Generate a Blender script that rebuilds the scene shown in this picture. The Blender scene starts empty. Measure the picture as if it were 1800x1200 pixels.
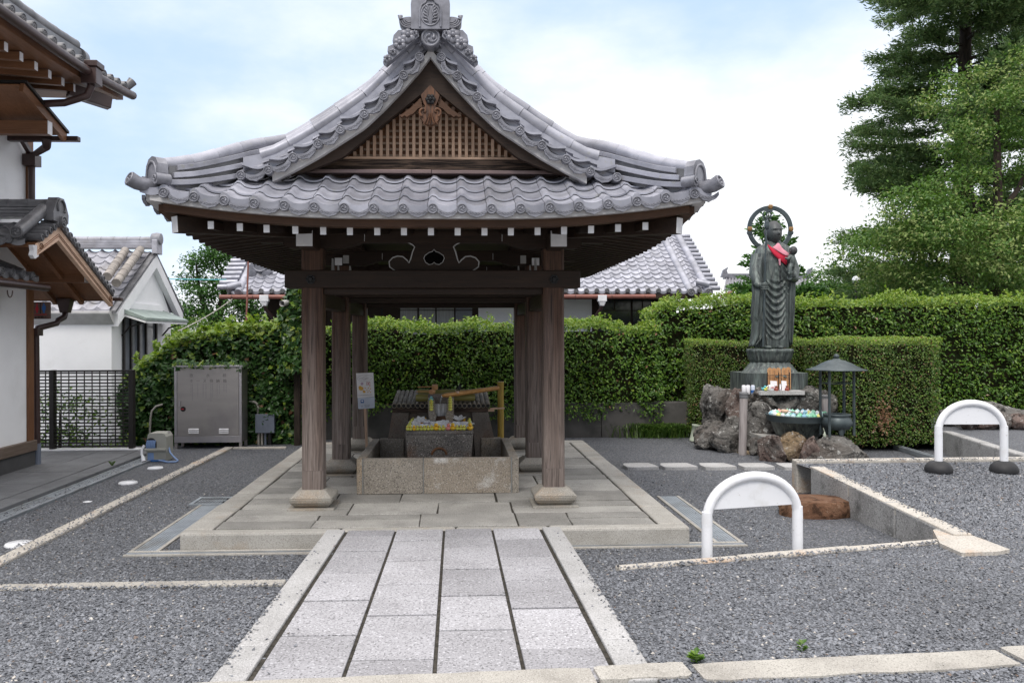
import bpy, math, random
import numpy as np
from mathutils import Vector, Matrix
random.seed(7); RNG = np.random.default_rng(11)
S = bpy.context.scene; COL = S.collection
PI = math.pi; R = math.radians

# ------------------------------------------------------------------ camera
CAM = Vector((0, 0, 1.785)); YAW = 0.04; ROLL = 0.003; F = 1400.0; CX, CY = 856.0, 590.0
_fw = Vector((math.sin(YAW), math.cos(YAW), 0)); _rt0 = Vector((math.cos(YAW), -math.sin(YAW), 0)); _up0 = Vector((0, 0, 1))
_rt = _rt0*math.cos(ROLL) - _up0*math.sin(ROLL); _up = _up0*math.cos(ROLL) + _rt0*math.sin(ROLL)
cd = bpy.data.cameras.new('camera'); cam = bpy.data.objects.new('camera', cd); COL.objects.link(cam)
cam.matrix_world = Matrix(((_rt.x, _up.x, -_fw.x, CAM.x), (_rt.y, _up.y, -_fw.y, CAM.y), (_rt.z, _up.z, -_fw.z, CAM.z), (0, 0, 0, 1)))
cd.sensor_width = 36; cd.lens = 36*F/1800; cd.shift_x = (900-CX)/1800; cd.shift_y = (CY-600)/1800
cd.clip_start = 0.05; cd.clip_end = 3000
S.camera = cam

# ------------------------------------------------------------------ sky, sun, exposure
SUN_EL, SUN_AZ = 50, 200         # degrees; azimuth clockwise from +Y (behind the camera, slightly left)
w = bpy.data.worlds.new('World'); S.world = w; w.use_nodes = True
nt = w.node_tree; nd = nt.nodes; lk = nt.links
bg = nd['Background']; bg.inputs['Strength'].default_value = 0.1
sky = nd.new('ShaderNodeTexSky'); sky.sky_type = 'NISHITA'; sky.sun_disc = False
sky.sun_elevation = R(SUN_EL); sky.sun_rotation = R(SUN_AZ); sky.air_density = 1.0; sky.dust_density = 1.5
tc = nd.new('ShaderNodeTexCoord'); sep = nd.new('ShaderNodeSeparateXYZ'); lk.new(tc.outputs['Generated'], sep.inputs[0])
mp = nd.new('ShaderNodeMapping'); mp.inputs['Scale'].default_value = (1, 1, 2.2); mp.inputs['Location'].default_value = (3.1, 0.4, 0.2); lk.new(tc.outputs['Generated'], mp.inputs[0])
nz = nd.new('ShaderNodeTexNoise'); nz.inputs['Scale'].default_value = 2.1; nz.inputs['Detail'].default_value = 7; nz.inputs['Roughness'].default_value = .55; lk.new(mp.outputs[0], nz.inputs['Vector'])
def wm(op, a, b=None, c=None):
    n = nd.new('ShaderNodeMath'); n.operation = op
    for i, q in enumerate((a, b, c)):
        if q is None: continue
        if isinstance(q, (int, float)): n.inputs[i].default_value = q
        else: lk.new(q, n.inputs[i])
    return n.outputs[0]
# cloud cover: thicker to the right and towards the horizon, thinner high on the left
cover = wm('MULTIPLY_ADD', sep.outputs['X'], .42, wm('MULTIPLY_ADD', nz.outputs['Fac'], 1.7, -.35))
cover = wm('ADD', cover, wm('MULTIPLY_ADD', sep.outputs['Z'], -1.45, .36))
mr = nd.new('ShaderNodeMapRange'); mr.interpolation_type = 'SMOOTHSTEP'; lk.new(cover, mr.inputs[0])
mr.inputs[1].default_value = 0.10; mr.inputs[2].default_value = 0.78; mr.inputs[3].default_value = 0; mr.inputs[4].default_value = 1
veil = nd.new('ShaderNodeMix'); veil.data_type = 'RGBA'; lk.new(mr.outputs[0], veil.inputs[0]); veil.inputs[6].default_value = (4.7, 6.15, 8.5, 1); veil.inputs[7].default_value = (9.6, 9.6, 9.75, 1)   # thin blue-white veil, thick white cloud
# an overcast sky is brightest overhead
vs_ = nd.new('ShaderNodeVectorMath'); vs_.operation = 'SCALE'; zr = nd.new('ShaderNodeMapRange'); zr.interpolation_type = 'SMOOTHSTEP'; lk.new(sep.outputs['Z'], zr.inputs[0]); zr.inputs[1].default_value = .36; zr.inputs[2].default_value = .62; up_ = nd.new('ShaderNodeMix'); up_.data_type = 'RGBA'; lk.new(zr.outputs[0], up_.inputs[0]); lk.new(veil.outputs[2], up_.inputs[6]); up_.inputs[7].default_value = (8.6, 8.3, 8.15, 1); lk.new(up_.outputs[2], vs_.inputs[0]); lk.new(wm('MULTIPLY_ADD', wm('MAXIMUM', wm('SUBTRACT', sep.outputs['Z'], .40), 0), 2.6, 1.0), vs_.inputs['Scale'])
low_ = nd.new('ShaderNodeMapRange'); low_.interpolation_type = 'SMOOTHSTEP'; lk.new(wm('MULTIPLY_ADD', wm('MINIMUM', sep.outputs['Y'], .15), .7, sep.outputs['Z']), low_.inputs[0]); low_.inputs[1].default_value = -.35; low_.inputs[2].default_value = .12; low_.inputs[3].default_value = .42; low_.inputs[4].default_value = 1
dim = nd.new('ShaderNodeVectorMath'); dim.operation = 'SCALE'; lk.new(vs_.outputs[0], dim.inputs[0]); lk.new(low_.outputs[0], dim.inputs['Scale'])   # added dimming of the unseen low sky behind the viewer, deepens shade under roofs
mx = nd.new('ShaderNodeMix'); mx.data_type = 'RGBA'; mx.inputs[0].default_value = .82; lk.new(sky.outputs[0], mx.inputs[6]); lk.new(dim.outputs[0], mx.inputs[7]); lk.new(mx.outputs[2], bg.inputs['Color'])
sl = bpy.data.lights.new('sun', 'SUN'); sun = bpy.data.objects.new('sun', sl); COL.objects.link(sun)
sl.energy = 1.3; sl.angle = R(20); sl.color = (1, .955, .89)
_sd = Vector((math.sin(R(SUN_AZ))*math.cos(R(SUN_EL)), math.cos(R(SUN_AZ))*math.cos(R(SUN_EL)), math.sin(R(SUN_EL))))
sun.rotation_euler = (-_sd).to_track_quat('-Z', 'Y').to_euler()
S.view_settings.view_transform = 'Standard'; S.view_settings.look = 'None'; S.view_settings.gamma = 1; S.view_settings.exposure = 0.53

# ------------------------------------------------------------------ measuring helpers: a pixel of the photo and one known distance give a point
def ray(px, py): return _fw + _rt*((px-CX)/F) + _up*((CY-py)/F)
def PY(px, py, Y):
    d = ray(px, py); return CAM + d*(Y/d.y)
def PZ(px, py, z=0.0):
    d = ray(px, py); return CAM + d*((z-CAM.z)/d.z)
def PXc(px, py, X):
    d = ray(px, py); return CAM + d*(X/d.x)
def PF(px, py):                      # the sloping front yard
    d = ray(px, py); return CAM + d*((.267-CAM.z)/(d.z+.036*d.y))

# ------------------------------------------------------------------ mesh helpers
class MB:
    def __init__(s): s.v = []; s.f = []; s.sm = []
    def add(s, vs, fs, smooth=False):
        o = len(s.v); s.v += [tuple(p) for p in vs]; s.f += [tuple(i+o for i in q) for q in fs]; s.sm += [smooth]*len(fs); return s
    def box(s, x0, y0, z0, x1, y1, z1):
        return s.add([(x0,y0,z0),(x1,y0,z0),(x1,y1,z0),(x0,y1,z0),(x0,y0,z1),(x1,y0,z1),(x1,y1,z1),(x0,y1,z1)],
                     [(0,3,2,1),(4,5,6,7),(0,1,5,4),(1,2,6,5),(2,3,7,6),(3,0,4,7)])
    def frustum(s, c, b, t, z0, z1):     # centre xy, half sizes at bottom and top
        x, y = c
        return s.add([(x-b[0],y-b[1],z0),(x+b[0],y-b[1],z0),(x+b[0],y+b[1],z0),(x-b[0],y+b[1],z0),(x-t[0],y-t[1],z1),(x+t[0],y-t[1],z1),(x+t[0],y+t[1],z1),(x-t[0],y+t[1],z1)],
                     [(0,3,2,1),(4,5,6,7),(0,1,5,4),(1,2,6,5),(2,3,7,6),(3,0,4,7)])
    def bar(s, p, q, w, h, up=(0, 0, 1)):
        p = Vector(p); q = Vector(q); d = (q-p).normalized(); a = d.cross(Vector(up))
        a = a.normalized() if a.length > 1e-6 else Vector((1, 0, 0)); b = a.cross(d).normalized()
        vs = [e + a*(i*w/2) + b*(j*h/2) for e in (p, q) for i, j in ((-1,-1),(1,-1),(1,1),(-1,1))]
        return s.add(vs, [(0,1,2,3),(7,6,5,4),(0,4,5,1),(1,5,6,2),(2,6,7,3),(3,7,4,0)])
    def tube(s, path, r, n=10, caps=True, smooth=True, closed=False, flat=1.0, up=None):
        path = [Vector(p) for p in path]; m = len(path)
        rs = [r]*m if isinstance(r, (int, float)) else list(r)
        vs = []; ref = None
        for i, p in enumerate(path):
            if closed: d = path[(i+1) % m]-path[i-1]
            else: d = path[min(i+1, m-1)]-path[max(i-1, 0)]
            d.normalize()
            if up is not None: ref = Vector(up)
            if ref is None: ref = Vector((0, 0, 1)) if abs(d.z) < .9 else Vector((1, 0, 0))
            a = d.cross(ref); 
            if a.length < 1e-5: a = d.cross(Vector((1, 0.01, 0)))
            a.normalize(); b = a.cross(d).normalized(); ref = b if up is None else ref
            for k in range(n):
                t = 2*PI*k/n; vs.append(p + a*(math.cos(t)*rs[i]) + b*(math.sin(t)*rs[i]*flat))
        fs = [(i*n+k, i*n+(k+1) % n, (i+1)*n+(k+1) % n, (i+1)*n+k) for i in range(m-1) for k in range(n)]
        if closed: fs += [((m-1)*n+k, (m-1)*n+(k+1) % n, (k+1) % n, k) for k in range(n)]
        s.add(vs, fs, smooth)
        if caps and not closed:
            s.add(vs[:n], [tuple(range(n))[::-1]]); s.add(vs[-n:], [tuple(range(n))])
        return s
    def lathe(s, prof, c=(0, 0, 0), n=24, smooth=True, sx=1, sy=1):
        vs = [(c[0]+sx*r*math.cos(2*PI*k/n), c[1]+sy*r*math.sin(2*PI*k/n), c[2]+z) for r, z in prof for k in range(n)]
        m = len(prof)
        s.add(vs, [(i*n+k, i*n+(k+1) % n, (i+1)*n+(k+1) % n, (i+1)*n+k) for i in range(m-1) for k in range(n)], smooth)
        if prof[0][0] > 1e-4: s.add(vs[:n], [tuple(range(n))[::-1]])
        if prof[-1][0] > 1e-4: s.add(vs[-n:], [tuple(range(n))])
        return s
    def prism(s, poly, o, a, b, ext, smooth=False):   # polygon (u,v) in the plane o+u*a+v*b, extruded by vector ext
        o = Vector(o); a = Vector(a); b = Vector(b); e = Vector(ext); n = len(poly)
        f = [o+a*u+b*v for u, v in poly]; k = [p+e for p in f]
        s.add(f, [tuple(range(n))]); s.add(k, [tuple(range(n))[::-1]])
        return s.add(f+k, [(i, n+i, n+(i+1) % n, (i+1) % n) for i in range(n)], smooth)
    def ball(s, c, r, n=10, m=7):
        rx, ry, rz = (r, r, r) if isinstance(r, (int, float)) else r
        vs = [(c[0], c[1], c[2]-rz)]
        for i in range(1, m):
            t = PI*i/m - PI/2
            vs += [(c[0]+rx*math.cos(t)*math.cos(2*PI*k/n), c[1]+ry*math.cos(t)*math.sin(2*PI*k/n), c[2]+rz*math.sin(t)) for k in range(n)]
        vs.append((c[0], c[1], c[2]+rz)); L = len(vs)-1
        fs = [(0, 1+(k+1) % n, 1+k) for k in range(n)] + [(L, L-n+k, L-n+(k+1) % n) for k in range(n)]
        fs += [(1+i*n+k, 1+i*n+(k+1) % n, 1+(i+1)*n+(k+1) % n, 1+(i+1)*n+k) for i in range(m-2) for k in range(n)]
        return s.add(vs, fs, True)
    def xf(s, M):
        s.v = [tuple(M @ Vector(p)) for p in s.v]; return s
    def join(s, o): return s.add(o.v, o.f) if False else s._j(o)
    def _j(s, o):
        k = len(s.v); s.v += o.v; s.f += [tuple(i+k for i in q) for q in o.f]; s.sm += o.sm; return s

WL = {}
def wl(o): return WL.get(o.name, Vector((0, 0, 0)))
def mesh_of(mb, name, mat, off=Vector((0, 0, 0))):
    me = bpy.data.meshes.new(name); ox, oy, oz = off
    me.from_pydata([(x-ox, y-oy, z-oz) for x, y, z in mb.v], [], mb.f)
    me.polygons.foreach_set('use_smooth', mb.sm)
    for m in (mat if isinstance(mat, (list, tuple)) else [mat]): me.materials.append(m)
    me.update(); return me
def part(name, mb, mat, parent, bevel=0, label=None):
    off = wl(parent); o = bpy.data.objects.new(name, mesh_of(mb, name, mat, off)); COL.objects.link(o); o.parent = parent
    WL[o.name] = off
    if bevel: bev(o, bevel)
    if label: o['label'] = label
    return o
def bev(o, wd):
    m = o.modifiers.new('edge', 'BEVEL'); m.width = wd; m.segments = 2; m.limit_method = 'ANGLE'; m.angle_limit = R(40)
def tag(o, label, cat, group=None, kind=None):
    if label: o['label'] = label
    if cat: o['category'] = cat
    if group: o['group'] = group
    if kind: o['kind'] = kind
    return o
def thing(name, label, cat, loc, group=None):
    o = bpy.data.objects.new(name, None); COL.objects.link(o); o.location = loc; o.empty_display_size = .1
    WL[o.name] = Vector(loc); return tag(o, label, cat, group)
def solo(name, mb, mat, label, cat, loc=(0, 0, 0), group=None, bevel=0):
    o = bpy.data.objects.new(name, mesh_of(mb, name, mat, Vector(loc))); COL.objects.link(o); o.location = loc; WL[o.name] = Vector(loc)
    if bevel: bev(o, bevel)
    return tag(o, label, cat, group)
def struct(name, mb, mat, bevel=0, kind='structure'):
    o = bpy.data.objects.new(name, mesh_of(mb, name, mat)); COL.objects.link(o); o['kind'] = kind
    if bevel: bev(o, bevel)
    return o
def inst(name, me, parent, M):       # another part sharing a mesh; M in world space
    o = bpy.data.objects.new(name, me); COL.objects.link(o); o.parent = parent
    o.matrix_local = Matrix.Translation(-wl(parent)) @ M; return o
def copy_tree(o, parent=None):
    c = o.copy(); COL.objects.link(c)
    if parent: c.parent = parent
    for ch in list(o.children): copy_tree(ch, c)
    return c
def npmesh(name, V, Fq, mats, idx=None, smooth=False, parent=None):
    V = np.asarray(V, np.float32).reshape(-1, 3); Fq = np.asarray(Fq, np.int32); n, k = Fq.shape
    me = bpy.data.meshes.new(name); me.vertices.add(len(V)); 
    if parent is not None: V = V - np.array(wl(parent), np.float32)
    me.vertices.foreach_set('co', V.ravel()); me.loops.add(n*k); me.loops.foreach_set('vertex_index', Fq.ravel())
    me.polygons.add(n); me.polygons.foreach_set('loop_start', np.arange(0, n*k, k, dtype=np.int32)); me.polygons.foreach_set('loop_total', np.full(n, k, np.int32))
    for m in (mats if isinstance(mats, (list, tuple)) else [mats]): me.materials.append(m)
    if idx is not None: me.polygons.foreach_set('material_index', np.asarray(idx, np.int32))
    me.polygons.foreach_set('use_smooth', np.full(n, smooth)); me.update(calc_edges=True)
    o = bpy.data.objects.new(name, me); COL.objects.link(o)
    if parent is not None: o.parent = parent; WL[o.name] = wl(parent)
    return o

# ------------------------------------------------------------------ materials
def C(*c): return (c[0], c[1], c[2], 1) if len(c) == 3 else (c[0], c[0], c[0], 1)
class NB:
    def __init__(s, name):
        s.m = bpy.data.materials.new(name); s.m.use_nodes = True; s.t = s.m.node_tree; s.n = s.t.nodes; s.l = s.t.links; s.b = s.n['Principled BSDF']; s.tc = s.n.new('ShaderNodeTexCoord')
    def put(s, inp, v):
        if isinstance(v, (int, float, tuple)): inp.default_value = v
        else: s.l.new(v, inp)
    def coord(s, stretch=(1, 1, 1), src='Object', rnd=True):
        v = s.tc.outputs[src]; mp = s.n.new('ShaderNodeMapping'); mp.inputs['Scale'].default_value = stretch; s.l.new(v, mp.inputs[0])
        if rnd:
            oi = s.n.new('ShaderNodeObjectInfo'); mu = s.n.new('ShaderNodeMath'); mu.operation = 'MULTIPLY'; mu.inputs[1].default_value = 37.0; s.l.new(oi.outputs['Random'], mu.inputs[0]); s.l.new(mu.outputs[0], mp.inputs['Location'])
        return mp.outputs[0]
    def noise(s, vec, sc, det=5, ro=.55, dist=0):
        n = s.n.new('ShaderNodeTexNoise'); s.l.new(vec, n.inputs['Vector']); n.inputs['Scale'].default_value = sc; n.inputs['Detail'].default_value = det; n.inputs['Roughness'].default_value = ro; n.inputs['Distortion'].default_value = dist; return n.outputs['Fac']
    def voro(s, vec, sc, out='Distance', feat='F1'):
        n = s.n.new('ShaderNodeTexVoronoi'); n.feature = feat; s.l.new(vec, n.inputs['Vector']); n.inputs['Scale'].default_value = sc; return n.outputs[out]
    def rng(s, v, a, b, c=0.0, d=1.0):
        n = s.n.new('ShaderNodeMapRange'); s.l.new(v, n.inputs[0]); n.inputs[1].default_value = a; n.inputs[2].default_value = b; n.inputs[3].default_value = c; n.inputs[4].default_value = d; return n.outputs[0]
    def mix(s, f, a, b, mode='MIX'):
        n = s.n.new('ShaderNodeMix'); n.data_type = 'RGBA'; n.blend_type = mode; s.put(n.inputs[0], f); s.put(n.inputs[6], a); s.put(n.inputs[7], b); return n.outputs[2]
    def math(s, op, a, b=0.0):
        n = s.n.new('ShaderNodeMath'); n.operation = op; s.put(n.inputs[0], a); s.put(n.inputs[1], b); return n.outputs[0]
    def isl(s): 
        g = s.n.new('ShaderNodeNewGeometry'); return g.outputs['Random Per Island']
    def hsv(s, col, v, sat=1.0, hue=.5):
        n = s.n.new('ShaderNodeHueSaturation'); s.put(n.inputs['Color'], col); s.put(n.inputs['Value'], v); s.put(n.inputs['Saturation'], sat); s.put(n.inputs['Hue'], hue); return n.outputs[0]
    def bump(s, h, strength=.4, dist=.01):
        n = s.n.new('ShaderNodeBump'); n.inputs['Strength'].default_value = strength; n.inputs['Distance'].default_value = dist; s.l.new(h, n.inputs['Height']); s.l.new(n.outputs[0], s.b.inputs['Normal'])
    def fin(s, col, rough=.6, spec=.4, metal=0.0):
        s.put(s.b.inputs['Base Color'], col); s.put(s.b.inputs['Roughness'], rough); s.b.inputs['Specular IOR Level'].default_value = spec; s.b.inputs['Metallic'].default_value = metal; return s.m

def gen(name, c1, c2, sc=4, st=(1, 1, 1), lo=.35, hi=.65, isl=0, rough=.6, spec=.4, metal=0, speck=None, stain=None, bump=None, rv=.08):
    k = NB(name); v = k.coord(st); vi = k.coord((1, 1, 1))
    col = k.mix(k.rng(k.noise(v, sc), lo, hi), C(*c1), C(*c2))
    if stain: col = k.mix(k.rng(k.noise(vi, stain[1], 6, .6), stain[2], stain[3]), col, C(*stain[0]))
    if speck:
        for (cc, ss, a, b, am) in speck: col = k.mix(k.rng(k.noise(vi, ss, 2, .5), a, b, 0, am), col, C(*cc))
    if isl: col = k.hsv(col, k.rng(k.isl(), 0, 1, 1-isl, 1+isl))
    if bump: k.bump(k.noise(v if len(bump) < 4 else vi, bump[0], 4), bump[1], bump[2])
    return k.fin(col, k.rng(k.noise(vi, 9), .3, .7, max(0, rough-rv), min(1, rough+rv)), spec, metal)
def plain(name, c, rough=.5, spec=.4, metal=0): return gen(name, c, tuple(x*.86 for x in c), 6, rough=rough, spec=spec, metal=metal)

M = {}
M['tile'] = gen('roof_tile_silver', (.375,.38,.432), (.25,.255,.298), 5, isl=.24, rough=.40, spec=.5, metal=.25, speck=[((.30,.30,.27), 14, .66, .72, .5)], bump=(40, .08, .004), stain=((.22,.22,.235), 1.7, .56, .8))
M['tile_relief'] = gen('roof_tile_relief', (.255,.258,.295), (.15,.152,.175), 9, isl=.05, rough=.42, spec=.5, metal=.2)
M['tile_dark'] = gen('roof_tile_dark', (.17,.17,.18), (.10,.10,.107), 5, isl=.18, rough=.4, spec=.6, stain=((.04,.04,.042), 1.7, .5, .75))
M['tile_old'] = gen('roof_tile_old', (.36,.36,.40), (.24,.24,.27), 4, isl=.2, rough=.45, spec=.5, stain=((.2,.18,.16), 2.3, .52, .8))
M['tile_patch'] = gen('roof_tile_weathered', (.34,.31,.28), (.2,.18,.165), 5, isl=.1, rough=.7, spec=.3)
def wood(name, c1, c2, ax, isl=.1, rough=.6, gap=1.0):
    st = [16, 16, 16]; st[ax] = .8
    k = NB(name); v = k.coord(tuple(st)); vi = k.coord()
    g = k.noise(v, 2.2*gap, 7, .65, 1.2)
    col = k.mix(k.rng(g, .3, .72), C(*c1), C(*c2)); col = k.mix(k.rng(k.noise(v, 9, 3), .58, .75, 0, .6), col, C(*[x*.45 for x in c1]))
    col = k.hsv(col, k.rng(k.noise(vi, 1.3), .3, .7, .75, 1.25)); col = k.hsv(col, k.rng(k.isl(), 0, 1, 1-isl, 1+isl))
    k.bump(g, .25, .006); return k.fin(col, rough, .3)
for i, a in enumerate('xyz'):
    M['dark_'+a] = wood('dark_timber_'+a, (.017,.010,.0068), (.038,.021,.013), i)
    M['brown_'+a] = wood('brown_timber_'+a, (.145,.066,.031), (.225,.108,.056), i, rough=.5)
    M['pale_'+a] = wood('pale_timber_'+a, (.53,.345,.235), (.70,.50,.375), i, isl=.28)
k = NB('weathered_post'); v = k.coord((17, 17, .6)); vi = k.coord(); g = k.noise(v, 1.6, 8, .68, 1.6)
warm = k.mix(k.rng(g, .32, .7), C(.022,.012,.008), C(.125,.064,.040)); grey = k.mix(k.rng(g, .3, .7), C(.06,.045,.039), C(.29,.24,.215))
sp = k.n.new('ShaderNodeSeparateXYZ'); k.l.new(k.tc.outputs['Object'], sp.inputs[0])
hz = k.math('ADD', sp.outputs['Z'], k.rng(k.noise(v, .55, 4), .2, .8, -.75, .75))
col = k.mix(k.rng(hz, .6, 2.2), grey, warm); col = k.mix(k.rng(k.noise(v, 4, 3), .6, .72, 0, .8), col, C(.012,.008,.007)); k.bump(g, .35, .008); M['post'] = k.fin(col, .6, .3)
k = NB('worn_beam'); v = k.coord((1, 18, 18)); g = k.noise(v, 2, 8, .7, 1)
M['worn'] = k.fin(k.mix(k.rng(g, .45, .68), C(.018,.013,.011), C(.17,.115,.085)), .7, .2)
M['white_paint'] = gen('white_end_paint', (.78,.78,.80), (.66,.66,.68), 8, rough=.6)
M['plaster'] = gen('white_plaster', (.86,.865,.88), (.81,.815,.83), 2, rough=.8, spec=.2, bump=(60, .05, .002), stain=((.68,.68,.68), 1.3, .56, .85))
M['grey_plaster'] = gen('grey_plaster', (.50,.50,.50), (.42,.42,.42), 2, rough=.8, spec=.2)
M['verge_pale'] = gen('pale_verge_board', (.56,.55,.55), (.46,.45,.45), 6, rough=.6)
def granite(name, a, b, dark, light, isl=.08, sc=2.2, stain=None, fine=140):
    return gen(name, a, b, sc, isl=isl, rough=.75, spec=.25, stain=stain, speck=[(dark, fine, .56, .62, .85), (light, fine*.83, .60, .66, .7), (dark, fine*.4, .62, .68, .4)], bump=(90, .25, .004, 1))
M['flag'] = granite('path_granite', (.385,.38,.40), (.315,.31,.325), (.15,.148,.153), (.60,.60,.63), .19, fine=75)
M['border'] = granite('border_granite', (.46,.455,.455), (.375,.37,.365), (.2,.198,.195), (.6,.6,.6), .08, fine=110, stain=((.33,.325,.32), 2.2, .52, .8))
M['paving'] = granite('platform_paving', (.35,.34,.317), (.245,.238,.222), (.15,.14,.13), (.46,.45,.42), .26, stain=((.165,.16,.15), 2.6, .54, .78))
M['base_stone'] = granite('base_granite', (.325,.308,.275), (.24,.225,.198), (.17,.155,.14), (.5,.48,.44), .06, 4, stain=((.36,.26,.17), 2.5, .5, .8))
M['plat_kerb'] = granite('platform_kerb', (.42,.405,.375), (.32,.305,.275), (.19,.18,.165), (.54,.52,.49), .12, 3, stain=((.35,.275,.20), 2.5, .55, .8))
M['kerb'] = granite('kerb_granite', (.44,.42,.38), (.34,.32,.29), (.2,.19,.17), (.55,.53,.5), .1, 3, stain=((.2,.19,.17), 3, .56, .8))
M['trough'] = granite('trough_granite', (.345,.31,.262), (.245,.218,.185), (.09,.08,.07), (.54,.50,.45), .08, 3, stain=((.42,.31,.2), 1.6, .5, .75), fine=95); M['trough_white'] = granite('trough_limescale', (.36,.31,.25), (.30,.255,.205), (.09,.08,.07), (.58,.55,.5), .08, 3, fine=95, stain=((.60,.58,.55), 4.2, .56, .70))
M['void'] = gen('void_black', (.006,.005,.005), (.004,.004,.004), 5, rough=1, spec=0)
M['basin'] = granite('basin_granite', (.22,.20,.18), (.13,.12,.11), (.04,.036,.033), (.50,.46,.42), .05, 4, stain=((.16,.075,.035), 3.1, .52, .75), fine=80)
M['dark_slab'] = gen('dark_sloped_stone', (.23,.195,.165), (.15,.13,.112), 3, rough=.75, speck=[((.06,.055,.05), 90, .55, .6, .7)], stain=((.18,.10,.06), 2, .5, .8))
M['mortar'] = gen('mortar', (.30,.30,.29), (.2,.2,.19), 5, rough=.9, spec=.1, bump=(60, .3, .005))
M['joint'] = gen('dark_joint', (.075,.068,.058), (.03,.029,.025), 30, rough=.95, spec=.1)
M['walk'] = gen('walkway_slab', (.155,.16,.168), (.115,.118,.125), 3, isl=.09, rough=.7, speck=[((.07,.07,.075), 120, .56, .62, .6)])
M['concrete'] = gen('old_concrete', (.36,.35,.33), (.25,.245,.23), 3, rough=.85, stain=((.10,.10,.09), 2.2, .5, .75), bump=(70, .2, .004))
M['wall_stone'] = granite('wall_granite', (.40,.395,.39), (.30,.295,.29), (.14,.14,.135), (.52,.52,.51), .06, 3, stain=((.11,.11,.105), 2.8, .53, .72), fine=70)
M['top_stone'] = granite('rust_topped_granite', (.52,.485,.435), (.44,.415,.375), (.3,.27,.23), (.66,.62,.56), .05, 3, stain=((.50,.28,.13), 2.4, .56, .78), fine=80)
# gravel: ground sheet under the loose chips
k = NB('gravel_sheet'); v = k.coord(rnd=False); cc = k.voro(v, 62, 'Color'); sx = k.n.new('ShaderNodeSeparateColor'); k.l.new(cc, sx.inputs[0])
col = k.mix(sx.outputs[0], C(.085,.091,.104), C(.21,.222,.247)); col = k.mix(k.rng(sx.outputs[1], .96, .985), col, C(.36,.34,.31))
col = k.hsv(col, k.rng(k.noise(v, .8, 4), .3, .7, .86, 1.16)); d = k.voro(v, 62); col = k.mix(k.rng(d, .35, .75), col, C(.045,.046,.05))
k.bump(d, .9, -.012); M['gravel'] = k.fin(col, .7, .35)
k = NB('gravel_chip'); r = k.isl(); col = k.mix(r, C(.102,.108,.121), C(.228,.238,.262)); wn = k.n.new('ShaderNodeTexWhiteNoise'); wn.noise_dimensions = '1D'; k.l.new(r, wn.inputs['W'])
col = k.mix(k.rng(wn.outputs['Value'], .985, .988), col, C(.46,.43,.39)); col = k.mix(k.rng(wn.outputs['Value'], .0, .03, 1, 0), col, C(.16,.11,.08)); col = k.hsv(col, k.rng(k.noise(k.coord(rnd=False), .75, 5), .3, .7, .84, 1.15)); M['chip'] = k.fin(col, .62, .4)
def leaf(name, cols, trans=.25, rough=.34):
    k = NB(name); wn = k.n.new('ShaderNodeTexWhiteNoise'); wn.noise_dimensions = '1D'; k.l.new(k.isl(), wn.inputs['W'])
    cr = k.n.new('ShaderNodeValToRGB'); k.l.new(wn.outputs['Value'], cr.inputs[0]); e = cr.color_ramp.elements
    for i, c in enumerate(cols):
        p = i/(len(cols)-1)
        if i == 0: e[0].position = 0; e[0].color = C(*c)
        elif i == len(cols)-1: e[-1].position = 1; e[-1].color = C(*c)
        else: q = e.new(p); q.color = C(*c)
    k.fin(cr.outputs[0], rough, .4); out = k.n['Material Output']; tr = k.n.new('ShaderNodeBsdfTranslucent'); k.l.new(k.hsv(cr.outputs[0], 1.5, 1.1), tr.inputs[0])
    ms = k.n.new('ShaderNodeMixShader'); ms.inputs[0].default_value = trans; k.l.new(k.b.outputs[0], ms.inputs[1]); k.l.new(tr.outputs[0], ms.inputs[2]); k.l.new(ms.outputs[0], out.inputs[0]); return k.m
M['leaf_hedge'] = leaf('hedge_leaf', [(.036,.086,.012), (.06,.138,.018), (.098,.195,.025), (.155,.255,.034)])
M['leaf_young'] = leaf('young_leaf', [(.13,.23,.03), (.19,.29,.04), (.27,.34,.06)], .3)
M['leaf_ivy'] = leaf('ivy_leaf', [(.022,.065,.016), (.035,.09,.022), (.05,.12,.028), (.06,.105,.035)])
M['leaf_box'] = leaf('box_leaf', [(.046,.105,.018), (.075,.16,.025), (.125,.21,.038), (.14,.16,.045), (.075,.15,.027)])
M['leaf_dry'] = leaf('dry_leaf', [(.22,.12,.06), (.30,.17,.10), (.14,.07,.04)])
M['leaf_cedar'] = leaf('cedar_needle', [(.05,.10,.035), (.08,.145,.05), (.11,.175,.06), (.14,.19,.07)], .3, .6)
M['leaf_linden'] = leaf('linden_leaf', [(.05,.12,.02), (.085,.17,.028), (.13,.21,.038)], .28, .5)
M['leaf_bloom'] = leaf('linden_bloom', [(.22,.30,.08), (.30,.35,.13), (.16,.25,.055)], .2, .6)
M['leaf_hinoki'] = leaf('cypress_spray', [(.03,.09,.016), (.05,.13,.022), (.085,.19,.035)], .2, .6)
M['leaf_grass'] = leaf('grass_blade', [(.05,.12,.02), (.09,.17,.03), (.13,.2,.04)], .25)
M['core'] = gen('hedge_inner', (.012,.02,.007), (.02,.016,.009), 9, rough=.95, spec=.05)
M['bark'] = gen('bark', (.055,.042,.034), (.025,.02,.017), 6, (3, 3, .6), rough=.9, spec=.15, bump=(9, .6, .03))
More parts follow.
